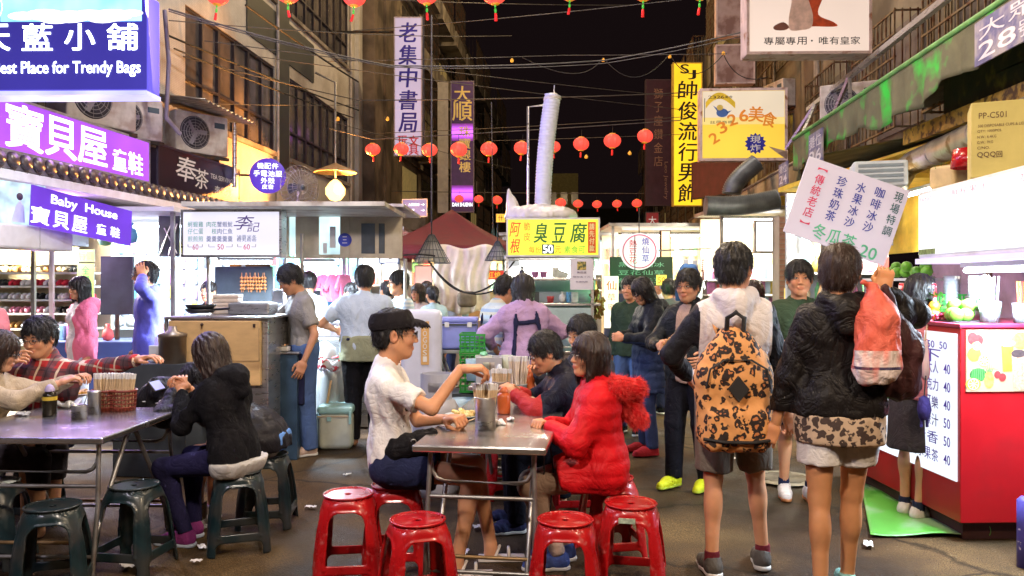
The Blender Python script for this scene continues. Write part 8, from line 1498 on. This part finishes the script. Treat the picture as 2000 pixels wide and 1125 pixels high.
s.bx((0,0,-.09),(.205,.085,.21),.07).cap((-.03,.01,.10),(.03,.01,.10),.165,k=.06,flat=.6,up=(0,1,0)).ell((0,.01,.20),(.12,.085,.13),.05).bx((0,-.06,-.19),(.175,.06,.115),.05,k=.02);s.folds(.006,6,8);V,Q=s.nets();link('pack_body',np_mesh('pack_body',relax(V,Q,1,.4),Q,mats=[leo]),t)
zp=mat('black_webbing',(.015,.013,.013),rough=.7,var=.1)
m=MB();m.tube([(-.17,-.105,.02),(-.15,-.115,.12),(-.07,-.105,.165),(.07,-.105,.165),(.15,-.115,.12),(.17,-.105,.02)],.006,6);m.build('zip',zp,t);MB().tube([(-.185,-.105,-.235),(-.08,-.135,-.245),(.08,-.135,-.245),(.185,-.105,-.235)],.009,6).build('lower_zip',zp,t)
MB().prism([(-.055,.02),(.0,-.045),(.055,.02),(.0,.085)],-.128,-.090).build('diamond_patch',zp,t)
MB().tube([(-.045,-.02,.30),(-.045,-.045,.375),(.0,-.05,.405),(.045,-.045,.375),(.045,-.02,.30)],.014,8).build('grab_handle',zp,t)
for q,e in((1,1),(-1,1)):MB().sheet(lambda u,v,q=q:(q*(.06+.10*u)+.03*(v-.5),.06+.07*math.sin(u*1.5)+.14*u*u-.0,.25+.16*math.sin(u*PI*.62)),12,2).build('shoulder_strap',leo,t,thick=.012)
J7=J=person('woman in a black jacket and white shorts with a leopard hem seen from behind',pm(1640,3.92),hd(-8),'stand',H=1.73,fem=True,head=(.02,-.5,.0),wl=(-.285,.08,.84),hl='hold',hn_l=((-.2,-.9,.2),(-.4,0,-1)),el=(-1,-.8,.2),wr=(.20,.02,1.50),er=(.5,.3,-1),hr='grip',hn_r=((0,-1,.2),(.2,.0,1)),ar=(.07,.14,.085),al=(-.10,-.06,.085),hair='medium',hairc='black',top=blk2,hood='down',puff=.012,hem=-.06,bottom=wht,legs='hotpants',loose=.002,shoe=cloth('mint_shoe',(.20,.42,.40)),fold=.006,dx=.0105,skin=(.56,.26,.12))
for ch in list(J['root'].children):
 if ch.name.startswith('hair'):
  for c2_ in list(ch.children):bpy.data.objects.remove(c2_)
  bpy.data.objects.remove(ch)
s=SDF((-.14,-.18,-.16),(.14,.14,.18),.006);s.ell((0,-.018,.038),(.096,.112,.102),0).ell((0,-.05,-.03),(.082,.068,.075),.04).plane((0,-.05,-.082),(0,-.1,-1)).ell((0,.11,-.06),(.07,.08,.11),.012,op='s')
ax=[s.lo[i]+s.dx*np.arange(s.n[i])for i in range(3)];X_,Y_,Z_=np.meshgrid(*ax,indexing='ij');an=np.arctan2(X_,-Y_);s.f+=(.0025*np.sin(an*19+np.sin(Z_*50))).astype(np.float32);V,Q=s.nets();o=link('hair',np_mesh('hair',relax(V,Q,1,.3),Q,mats=[hair_mat('brown')]),J['root']);o.matrix_local=J['hM'];strands(V,'short','brown',o,9000,3)
giraffe=leopard('sheer_leopard_hem',(.50,.36,.25),(.05,.03,.025),(.06,.035,.03),24);hip_layer(J,giraffe,-.035,-.175,.036,'leopard_hem')
def rwbag(nt,sp):return _m(nt,'LESS_THAN',sp.outputs['Z'],-.09)
redbag=region_mat('red_white_bag',(.62,.10,.06),(.70,.58,.56),rwbag);nt_=redbag.node_tree;sp_=[n for n in nt_.nodes if n.type=='SEPXYZ'][0]
fz=_m(nt_,'FRACT',_m(nt_,'MULTIPLY',sp_.outputs['Z'],10.5));stp=_m(nt_,'MULTIPLY',_m(nt_,'LESS_THAN',fz,.16),_m(nt_,'LESS_THAN',sp_.outputs['Z'],-.095));b_=nt_.nodes['Principled BSDF'];mx=_n(nt_,'ShaderNodeMix',data_type='RGBA');nt_.links.new(b_.inputs['Base Color'].links[0].from_socket,mx.inputs['A']);mx.inputs['B'].default_value=(.05,.04,.09,1);nt_.links.new(stp,mx.inputs['Factor']);nt_.links.new(mx.outputs['Result'],b_.inputs['Base Color'])
nzb=_n(nt_,'ShaderNodeTexNoise');nzb.inputs['Scale'].default_value=7;mpb=_n(nt_,'ShaderNodeMapping');mpb.inputs['Scale'].default_value=(1.6,1,.45);tcb=_n(nt_,'ShaderNodeTexCoord');nt_.links.new(tcb.outputs['Object'],mpb.inputs['Vector']);nt_.links.new(mpb.outputs['Vector'],nzb.inputs['Vector']);mrb=_n(nt_,'ShaderNodeMapRange');mrb.inputs['From Min'].default_value=.46;mrb.inputs['From Max'].default_value=.64;nt_.links.new(nzb.outputs['Fac'],mrb.inputs['Value']);mxb=_n(nt_,'ShaderNodeMix',data_type='RGBA');nt_.links.new(mx.outputs['Result'],mxb.inputs['A']);mxb.inputs['B'].default_value=(.78,.17,.12,1);nt_.links.new(mrb.outputs['Result'],mxb.inputs['Factor']);nt_.links.new(mxb.outputs['Result'],b_.inputs['Base Color']);b_.inputs['Roughness'].default_value=.35;b_.inputs['Specular IOR Level'].default_value=.5
t=thing('shopping_bag','bulging red carrier bag with white striped bottom beside the woman in black','bag',at(1712,3.74,650),YAW+.1);t.scale=(.86,)*3;s=SDF((-.19,-.13,-.32),(.19,.13,.36),.010)
s.cap((-.02,0,-.18),(.0,0,.08),.105,.10,k=0,flat=.75,up=(0,1,0)).cap((.03,0,-.17),(.02,0,.05),.10,.09,k=.04,flat=.75,up=(0,1,0)).cap((.0,0,.10),(-.01,0,.24),.08,.025,k=.05).cap((-.01,0,.24),(-.07,0,.27),.02,.012,k=.02);s.plane((0,0,-.27),(0,0,-1)).folds(.010,7,6);V,Q=s.nets();link('bag',np_mesh('bag',relax(V,Q,1,.4),Q,mats=[redbag]),t)
t=thing('shopping_bag','dark brown and maroon bag beside the red carrier bag','bag',at(1762,3.86,690),YAW);s=SDF((-.16,-.12,-.30),(.16,.12,.36),.011);s.cap((-.02,0,-.12),(.01,0,.02),.105,.085,k=0,flat=.7,up=(0,1,0)).cap((.0,0,.02),(-.08,0,.30),.07,.02,k=.05).folds(.010,8,2);V,Q=s.nets();link('bag',np_mesh('bag',relax(V,Q,1,.4),Q,mats=[cloth('dark_maroon_bag',(.05,.018,.02),rough=.5)]),t)
J=person('young man in a dark green T-shirt facing the camera beside the placard',pm(1560,5.9),hd(172),'stand',H=1.70,head=(.0,-.08,.0),wr=(.12,.24,1.12),er=(1,-.6,-.6),hr='hold',hn_r=(.3,.5,.4),wl=(-.14,.20,1.02),el=(-1,-.6,-.6),hl='hold',hair='short',top=cloth('dark_green_tee',(.03,.05,.025)),sleeve='short',bottom=cloth('slate_shorts',(.04,.045,.06)),legs='shorts',loose=.02,shoe=trw,sole=mat('gum_sole',(.45,.16,.05)),sock=navy,ar=(.10,-.02,.085),al=(-.06,.10,.085),skin=(.56,.27,.14))
t=held('gift_bag','pale pink paper bag with a pink rose print held by the green shirt man','bag',J,(.02,.25,.70));MB().b2(-.11,.11,-.04,.04,-.13,.15,.004).build('bag',mat('pale_pink_paper',(.72,.48,.46)),t);m=MB();[m.add([(.02+r*math.cos(2*PI*k/20),.0415+.0008*j,r*math.sin(2*PI*k/20))for k in range(20)],[tuple(range(19,-1,-1))])for j,r in enumerate((.06,.0))if r>0];m.build('rose_print',mat('rose_pink',(.70,.12,.30),var=.3,vs=30),t)
MB().tube([(-.05,0,.15),(-.04,0,.25),(.04,0,.25),(.05,0,.15)],.004,5).build('handle',M['paper'],t)
J=person('girl in a pink top and black skirt leaning on the red juice counter',pm(1782,5.36),hd(-62),'stand',H=1.60,fem=True,lean=.12,head=(.0,.05,.0),wr=(.12,.42,1.33),er=(.8,.1,.2),hr='flat',wl=(-.14,.40,1.33),el=(-.6,.1,.2),hl='flat',hn_r=(0,0,1),hn_l=(0,0,1),hair='medium',top=cloth('pink_top',(.62,.20,.22)),sleeve='half',bottom=cloth('sheer_black_skirt',(.035,.028,.03)),legs='skirt',shoe=cloth('white_canvas_shoe',(.66,.60,.58)),ar=(.06,-.02,.085),al=(-.07,.02,.085),sock=navy,skin=(.56,.28,.16),kr=(.1,1,0),dx=.012)
t=thing('handbag','pink striped handbag hanging at the side of the girl at the counter','bag',at(1822,5.2,690),YAW);s=SDF((-.11,-.08,-.20),(.11,.08,.22),.009);s.cap((0,0,-.10),(0,0,.06),.085,.06,k=0,flat=.6,up=(0,1,0)).folds(.008,9,3);V,Q=s.nets();link('bag',np_mesh('bag',V,Q,mats=[stripes('pink_stripe_bag',[(.62,.38,.42),(.66,.5,.5),(.55,.10,.18),(.6,.42,.45)],11,'X')]),t);MB().tube([(-.05,0,.08),(-.02,0,.26),(.03,0,.26),(.05,0,.08)],.007,6).build('strap',mat('tan_strap',(.5,.35,.22)),t)
t=thing('plush_charm','small dark plush charm hanging before the lit price panel','charm',at(1805,5.1,790));MB().lathe([(0,-.10),(.03,-.09),(.042,-.03),(.03,.04),(0,.06)],n=14).build('body',cloth('indigo_plush',(.03,.02,.10)),t);MB().tube([(0,0,.05),(.01,0,.18)],.004,5).build('cord',M['wire'],t);MB().tube([(-.015,0,-.09),(-.018,0,-.14)],.009,6).tube([(.015,0,-.09),(.018,0,-.14)],.009,6).build('leg',MATS['indigo_plush'],t)
J=person('man with glasses in a dark jacket and yellow-green shoes holding a skewer',pm(1347,6.2),hd(138),'stand',H=1.64,head=(-.05,.15,.0),wl=(-.22,.12,1.0),wr=(.08,.30,1.08),er=(1,-.5,-.6),hr='grip',hn_r=(.6,.5,.2),hl='relax',hair='short',glasses=True,top=region_mat('dark_open_jacket',(.008,.010,.012),(.35,.24,.19),lambda nt,sp:_m(nt,'MULTIPLY',_m(nt,'LESS_THAN',_m(nt,'ABSOLUTE',sp.outputs['X']),.05),_m(nt,'GREATER_THAN',sp.outputs['Y'],.06))),puff=.012,hood='collar',hem=.02,bottom=dnavy,legs='trousers',loose=.008,shoe=yel,sole=cloth('lime_sole',(.5,.6,.05)),ar=(.10,.06,.085),al=(-.12,-.03,.085),skin=(.54,.26,.14),dx=.012)
t=held('food_skewer','long fried skewer in the hand of the glasses man','skewer',J,(.03,.36,1.10),(0,0,0));m=MB();m.tube([(0.02,0,-.08),(-.03,-.0,.0)],.004,5).build('stick',chop,t);m=MB()
for k in range(9):m.lathe([(0,-.016),(.018,-.006),(.018,.008),(0,.018)],(-.03-.024*k,-.03*0,.0+.017*k),9,ROT(0,-.9,0))
m.build('fried_food',mat('fried_brown',(.42,.20,.06),rough=.5,var=.4,vs=60),t)
person('woman with shoulder-length hair in a navy coat looking down at her hands',pm(1268,7.4),hd(100),'stand',H=1.60,fem=True,head=(-.42,.12,.0),wl=(-.10,.27,1.05),wr=(.06,.27,1.05),el=(-1,-.6,-.6),er=(1,-.6,-.6),hl='hold',hr='hold',hair='medium',top=region_mat('navy_two_tone_coat',(.025,.04,.10),(.008,.010,.015),lambda nt,sp:_m(nt,'GREATER_THAN',sp.outputs['Z'],1.02)),puff=.020,hood='down',hem=.24,bottom=cloth('indigo_jeans',(.03,.045,.12)),legs='trousers',shoe=reds,sole=reds,dx=.013)
J=person('woman in a lavender top with dark apron straps crossing her back',pm(1025,6.95),hd(8),'stand',H=1.62,fem=True,lean=.10,head=(-.15,.25,.06),wr=(.22,.28,1.05),wl=(-.24,.22,.98),el=(-1,-.5,-.2),er=(1,-.5,-.2),hair='medium',top=lav,puff=.016,hood='collar',hem=.0,bottom=navy,legs='trousers',build=1.05,dx=.012)
def torso_band(J,segs,m_,inf,name='apron_strap',b=1.15,w=.022):
 S=J['S'];sp=J['sp'];G=SDF(J['pelvis']+np.array([-.32,-.3,-.15]),J['nb']+np.array([.32,.32,.12]),.010);fwv=J['Rl']@np.array([0,1,0]);G.cap(J['waist']-np.array([.035*b,0,0]),J['waist']+np.array([.035*b,0,0]),.100*S*b+inf,k=0,flat=.86,up=fwv);G.cap(J['pelvis']-np.array([.05,0,0]),J['pelvis']+np.array([.05,0,0]),.116*S*b+inf,k=.05,flat=.86,up=fwv)
 G.cap(J['chest']-np.array([.065*b,0,0]),J['chest']+np.array([.065*b,0,0]),.108*S*b+inf,k=.09,flat=.84,up=fwv);G.cap(sp(-.10*b,-.015,.385),sp(.10*b,-.015,.385),.058*S+inf,k=.08)
 f0=G.f.copy();G.f[:]=9.
 for a,b2 in segs:G.cap(sp(*a),sp(*b2),w,k=.0)
 G.f=np.maximum(G.f,np.abs(f0)-.010);V,Q=G.nets()
 if len(V):link(name,np_mesh(name,relax(V,Q,1,.4),Q,mats=[m_]),J['root'])
nst=cloth('apron_navy',(.015,.017,.05))
torso_band(J,[((.085,-.10,.42),(.10,-.155,.30)),((.10,-.155,.30),(.17,-.13,.10)),((-.09,-.10,.42),(-.10,-.155,.28)),((-.10,-.155,.28),(-.12,-.14,.02)),((-.10,-.155,.30),(.10,-.155,.32)),((.17,-.12,.08),(.02,-.16,.0))],nst,.040)
J=person('man in a pale striped shirt and dark apron working at the tofu stall',pm(962,7.4),hd(-55),'stand',H=1.62,lean=.15,head=(-.35,.0,.0),wr=(.10,.30,1.08),wl=(-.1,.34,1.1),er=(1,-.5,-.5),hair='short',bangs=False,glasses=True,top=stripes('pale_blue_stripes',[(.50,.58,.62),(.60,.58,.45),(.32,.42,.55),(.55,.60,.60)],9),sleeve='long',bottom=navy,legs='trousers',dx=.013)
torso_band(J,[((.08,-.08,.42),(.07,-.14,.25)),((.07,-.14,.25),(.13,-.10,.05)),((-.08,-.08,.42),(-.07,-.14,.25)),((.16,-.05,.10),(.14,.05,.20)),((.14,.02,.05),(.10,.12,.35))],nst,.022,b=1.,w=.02)
J=person('cook in a grey T-shirt and navy apron looking down at the left cart',pm(592,7.35),hd(118),'stand',H=1.72,lean=.08,head=(-.42,.05,.0),wl=(-.24,.05,.86),hl='relax',wr=(.16,.42,1.17),er=(1,-.5,-.4),hair='short',top=grey,sleeve='short',bottom=denim,legs='trousers',loose=.016,shoe=cloth('tan_trainer',(.50,.36,.28)),ar=(.14,.08,.085),al=(-.10,-.04,.085),skin=(.55,.27,.15),dx=.012)
T=Txt();T.put('李記',0,0,.10,.06,0,.01);o=T.mb.build('shirt_logo',black_ink,J['root']);o.location=(.085,.150,1.27);o.rotation_euler=(-.15,0,PI-.25)
s=SDF(J['pelvis']+np.array([-.3,-.3,-.62]),J['pelvis']+np.array([.3,.3,.2]),.012);p_=J['pelvis'];s.cap(p_+np.array([-.05,0,.02]),p_+np.array([-.07,.02,-.55]),.150,k=0,flat=.86,up=(0,1,0)).cap(p_+np.array([.05,0,.02]),p_+np.array([.06,.05,-.55]),.150,k=.04,flat=.86,up=(0,1,0));s.plane(p_+np.array([0,0,-.48]),(0,0,-1)).plane(p_+np.array([0,0,.03]),(0,0,1)).plane(p_+np.array([-.02,-.02,0]),(-.35,-1,0)).folds(.007,6,3);V,Q=s.nets();link('apron',np_mesh('apron',relax(V,Q,1,.4),Q,mats=[nst]),J['root'])
J=person('broad man in a pale grey-blue T-shirt seen from behind in front of the far stalls',pm(712,7.75),hd(12),'stand',H=1.70,head=(-.05,-.1,.0),wl=(-.26,.22,1.08),el=(-1,-.7,0),wr=(.2,.30,1.05),hair='short',bangs=False,top=cloth('pale_grey_blue_tee',(.46,.52,.60),var=.06),sleeve='short',hem=-.02,bottom=blk,legs='trousers',build=1.22,dx=.013)
hip_layer(J,cloth('khaki_wrap',(.28,.28,.17)),.10,-.14,.062,'waist_wrap');torso_band(J,[((-.16,-.12,.07),(.16,-.12,.07))],nst,.04,b=1.22,w=.016,name='apron_tie')
person('person in a white shirt seen from behind, right of the cook',pm(603,9.4),hd(15),far=True,H=1.66,hair='short',top=cloth('white_shirt',(.6,.6,.62)),bottom=dnavy)
person('stall woman in a navy top behind the left food cart',pm(409,8.7),hd(172),far=True,fem=True,H=1.56,hair='ponytail',top=cloth('slate_tee',(.07,.08,.12)),bottom=dnavy,wr=(.15,.3,1.1),wl=(-.15,.3,1.1),dx=.016)
J=person('balding man with glasses in a violet-blue jacket raising his hand to his head',pm(290,7.95),hd(122),'stand',H=1.74,build=1.0,fold=.004,head=(.0,.12,.0),wl=(-.17,.08,1.60),el=(-1,.15,-.5),hl='relax',hn_l=((-1,.2,.2),(.5,.1,.9)),wr=(.27,.05,.88),hair='short',bangs=False,glasses=True,top=cloth('violet_blue_shell',(.13,.13,.62),rough=.5,bump=.2,wr=.1),hood='collar',puff=.008,hem=.04,bottom=navy,legs='trousers',dx=.012)
t=held('small_bag','small pale plastic bag in the lowered hand of the man in violet-blue','bag',J,(.28,.08,.68));s=SDF((-.07,-.07,-.11),(.07,.07,.12),.01);s.cap((0,0,-.04),(0,0,0),.05,.04,k=0).cap((0,0,0),(0,0,.08),.03,.01,k=.03).folds(.006,12,1);V,Q=s.nets();link('bag',np_mesh('bag',V,Q,mats=[film]),t)
person('woman with bobbed hair in a pink hoodie before the shoe shelves',pm(160,8.5),hd(140),'stand',H=1.60,fem=True,head=(.0,.1,.0),hair='bob',top=region_mat('pink_hoodie',(.72,.16,.26),(.68,.66,.72),lambda nt,sp:_m(nt,'MULTIPLY',_m(nt,'LESS_THAN',_m(nt,'ABSOLUTE',sp.outputs['X']),.075),_m(nt,'GREATER_THAN',sp.outputs['Y'],.05))),hood='down',puff=.006,hem=.08,bottom=cloth('white_skirt',(.6,.6,.66)),legs='trousers',shoe=trw,dx=.013)
person('person in a coral pink top cut by the left edge',pm(-28,7.6),hd(60),'stand',H=1.56,fem=True,hair='long',top=cloth('coral_top',(.70,.22,.24)),bottom=navy,dx=.016)
J=person('man with glasses in a red plaid shirt eating from a spoon at the left table',pm(98,5.55),hd(176),'sit',H=1.76,lean=.10,head=(-.16,-.06,.0),wr=(.07,.34,1.03),er=(1,-.4,-.5),hr='pinch',hn_r=(.3,.8,.3),wl=(-.70,.14,1.04),el=(-.2,-.3,-1),hl='relax',hn_l=(0,0,1.),hair='short',glasses=True,top=plaid('red_plaid_flannel',7.5),hood='collar',bottom=navy,legs='shorts',puff=.006,dx=.011,skin=(.60,.30,.16))
t=held('soup_spoon','white soup spoon held to the mouth of the plaid man','spoon',J,(-.02,.50,1.07),(0,0,0));s=SDF((-.07,-.04,-.04),(.12,.04,.05),.005);s.ell((-.03,0,0),(.036,.024,.014),0).ell((-.03,0,.010),(.030,.019,.010),.0,op='s').cap((.0,0,.004),(.09,0,.03),.007,.005,k=.008);V,Q=s.nets();link('spoon',np_mesh('spoon',V,Q,mats=[mat('white_porcelain',(.75,.72,.70),rough=.2)]),t)
person('girl with brown fringe and glasses in a cream sweater at the left edge',pm(-45,5.0),hd(-82),'sit',H=1.62,fem=True,lean=.16,head=(-.22,.12,.0),wr=(.10,.50,.93),er=(1,-.3,-1),hr='hold',hn_r=(.2,0,1.),wl=(-.12,.50,.93),el=(-1,-.3,-1),hl='hold',hair='long',hairc='brown',glasses=True,top=cloth('cream_sweater',(.50,.40,.28),bump=.35,bs=110),bottom=cloth('dark_skirt',(.05,.04,.04)),legs='cropped',puff=.008,dx=.011,skin=(.62,.33,.20))
t=thing('dark_backpack','black glossy bag standing beside the far edge of the left table','bag',at(318,5.45,z=.78),YAW);s=SDF((-.2,-.15,-.2),(.2,.15,.2),.012);s.cap((-.05,0,-.06),(.05,0,-.06),.13,k=0,flat=.7,up=(0,1,0)).ell((0,0,.04),(.12,.09,.10),.04).folds(.012,7,3);V,Q=s.nets();link('bag',np_mesh('bag',V,Q,mats=[cloth('black_bag_cloth',(.02,.02,.025),rough=.4)]),t)
J=person('woman with long brown hair in a black hoodie seated at the left table',pm(458,4.78),hd(72),'sit',H=1.64,fem=True,lean=.22,head=(-.28,.0,.0),wl=(-.02,.36,.90),el=(-.5,-.2,-1),wr=(.06,.36,.90),er=(.5,-.2,-1),hl='hold',hr='hold',hair='long',hairc='brown',top=blk,hood='down',puff=.006,build=.94,bottom=cloth('navy_leggings',(.014,.012,.045)),legs='tights',ar=(.10,.36,.085),al=(-.08,.28,.085),shoe=cloth('purple_trainer',(.20,.03,.14)),sole=mat('pale_blue_sole',(.45,.5,.6)),fold=.008,dx=.0105)
hip_layer(J,cloth('pale_grey_undershirt',(.50,.48,.45)),-.02,-.115,.034,'undershirt_hem',sit=True)
J=person('boy in a black jacket leaning far forward over his phone beside the hoodie woman',pm(522,5.25),hd(88),'sit',H=1.62,lean=1.0,head=(.15,.0,.0),wl=(-.05,.58,.86),el=(-1,-.2,-.8),wr=(.06,.58,.86),er=(1,-.2,-.8),hl='hold',hr='hold',hair='short',top=cloth('black_nylon_jacket',(.016,.014,.016),rough=.45),puff=.022,bottom=cloth('khaki_trousers',(.25,.22,.14)),legs='trousers',shoe=trw,dx=.012)
hip_layer(J,cloth('sky_blue_shirt',(.15,.32,.70)),.06,-.06,.012,'shirt_hem',sit=True)
t=held('mobile_phone','smartphone held in the hands of the leaning boy','phone',J,(0,.72,.88),(.9,0,0));MB().box((0,0,0),(.15,.075,.009),ch=.003).build('phone_body',M['black'],t);MB().box((0,0,.0052),(.13,.065,.001)).build('screen',glow('phone_screen',(.35,.35,.8),.8),t)
crowd=[('man with glasses in a striped shirt in the far crowd behind the capped man',783,8.7,115,False,'short',(.50,.55,.6),1.66,True),('woman with her hair up before the far white stall',758,9.8,40,True,'bun',(.08,.10,.10),1.56,False),('person with a brown cap of hair in the warm stall light',818,10.6,150,True,'bob',(.45,.35,.3),1.52,False),('woman with a ponytail in pale blue in the warm stall light',846,10.2,30,True,'ponytail',(.40,.52,.58),1.50,False),('dark-haired person between the ponytail woman and the brown-haired one',834,11.4,20,False,'short',(.05,.05,.06),1.55,False),('person with pinned hair just left of the broad man',690,9.0,60,True,'bun',(.05,.05,.07),1.54,False),('man in a dark green jacket behind the woman in the navy coat',1232,8.4,150,False,'short',(.03,.05,.03),1.60,False),('dark-haired passer-by with back turned in the lane behind the glasses man',1306,9.6,5,False,'short',(.10,.10,.11),1.58,False),('woman with long auburn hair behind the backpack man',1472,7.6,-20,True,'long',(.06,.04,.04),1.56,False),('person beside the vertical banner in the far lane',1214,11.0,10,False,'short',(.07,.07,.1),1.62,False),('person with a bun in the far lane beside the yellow card',1318,11.5,20,True,'bun',(.2,.15,.15),1.55,False),('person in white in the far lane',1285,13.0,170,False,'short',(.5,.5,.5),1.62,False),('person in maroon in the far lane',1330,14.0,15,True,'long',(.18,.04,.05),1.56,False),('person in grey deep under the red canopy',868,12.0,-30,False,'short',(.2,.2,.22),1.60,False),('person in black deep in the lane right of the banner',1250,14.5,0,False,'short',(.02,.02,.03),1.66,False),]
for lb,px,D_,h_,fm,hr_,c_,H_,gl in crowd:
 far_=D_>9;person(lb,pm(px,D_),hd(h_),far=far_,fem=fm,H=H_,hair=hr_,hairc='brown' if 'auburn' in lb or 'brown' in lb else 'black',glasses=gl,top=(stripes('white_blue_stripes',[(.6,.62,.64),(.35,.45,.55)],24)if 'striped' in lb else cloth('cloth_%02d'%(int(px)%97),c_)),bottom=[dnavy,navy,denim][int(px)%3],shoe=blk,wr=(.18,.22,1.0)if px%2 else None)
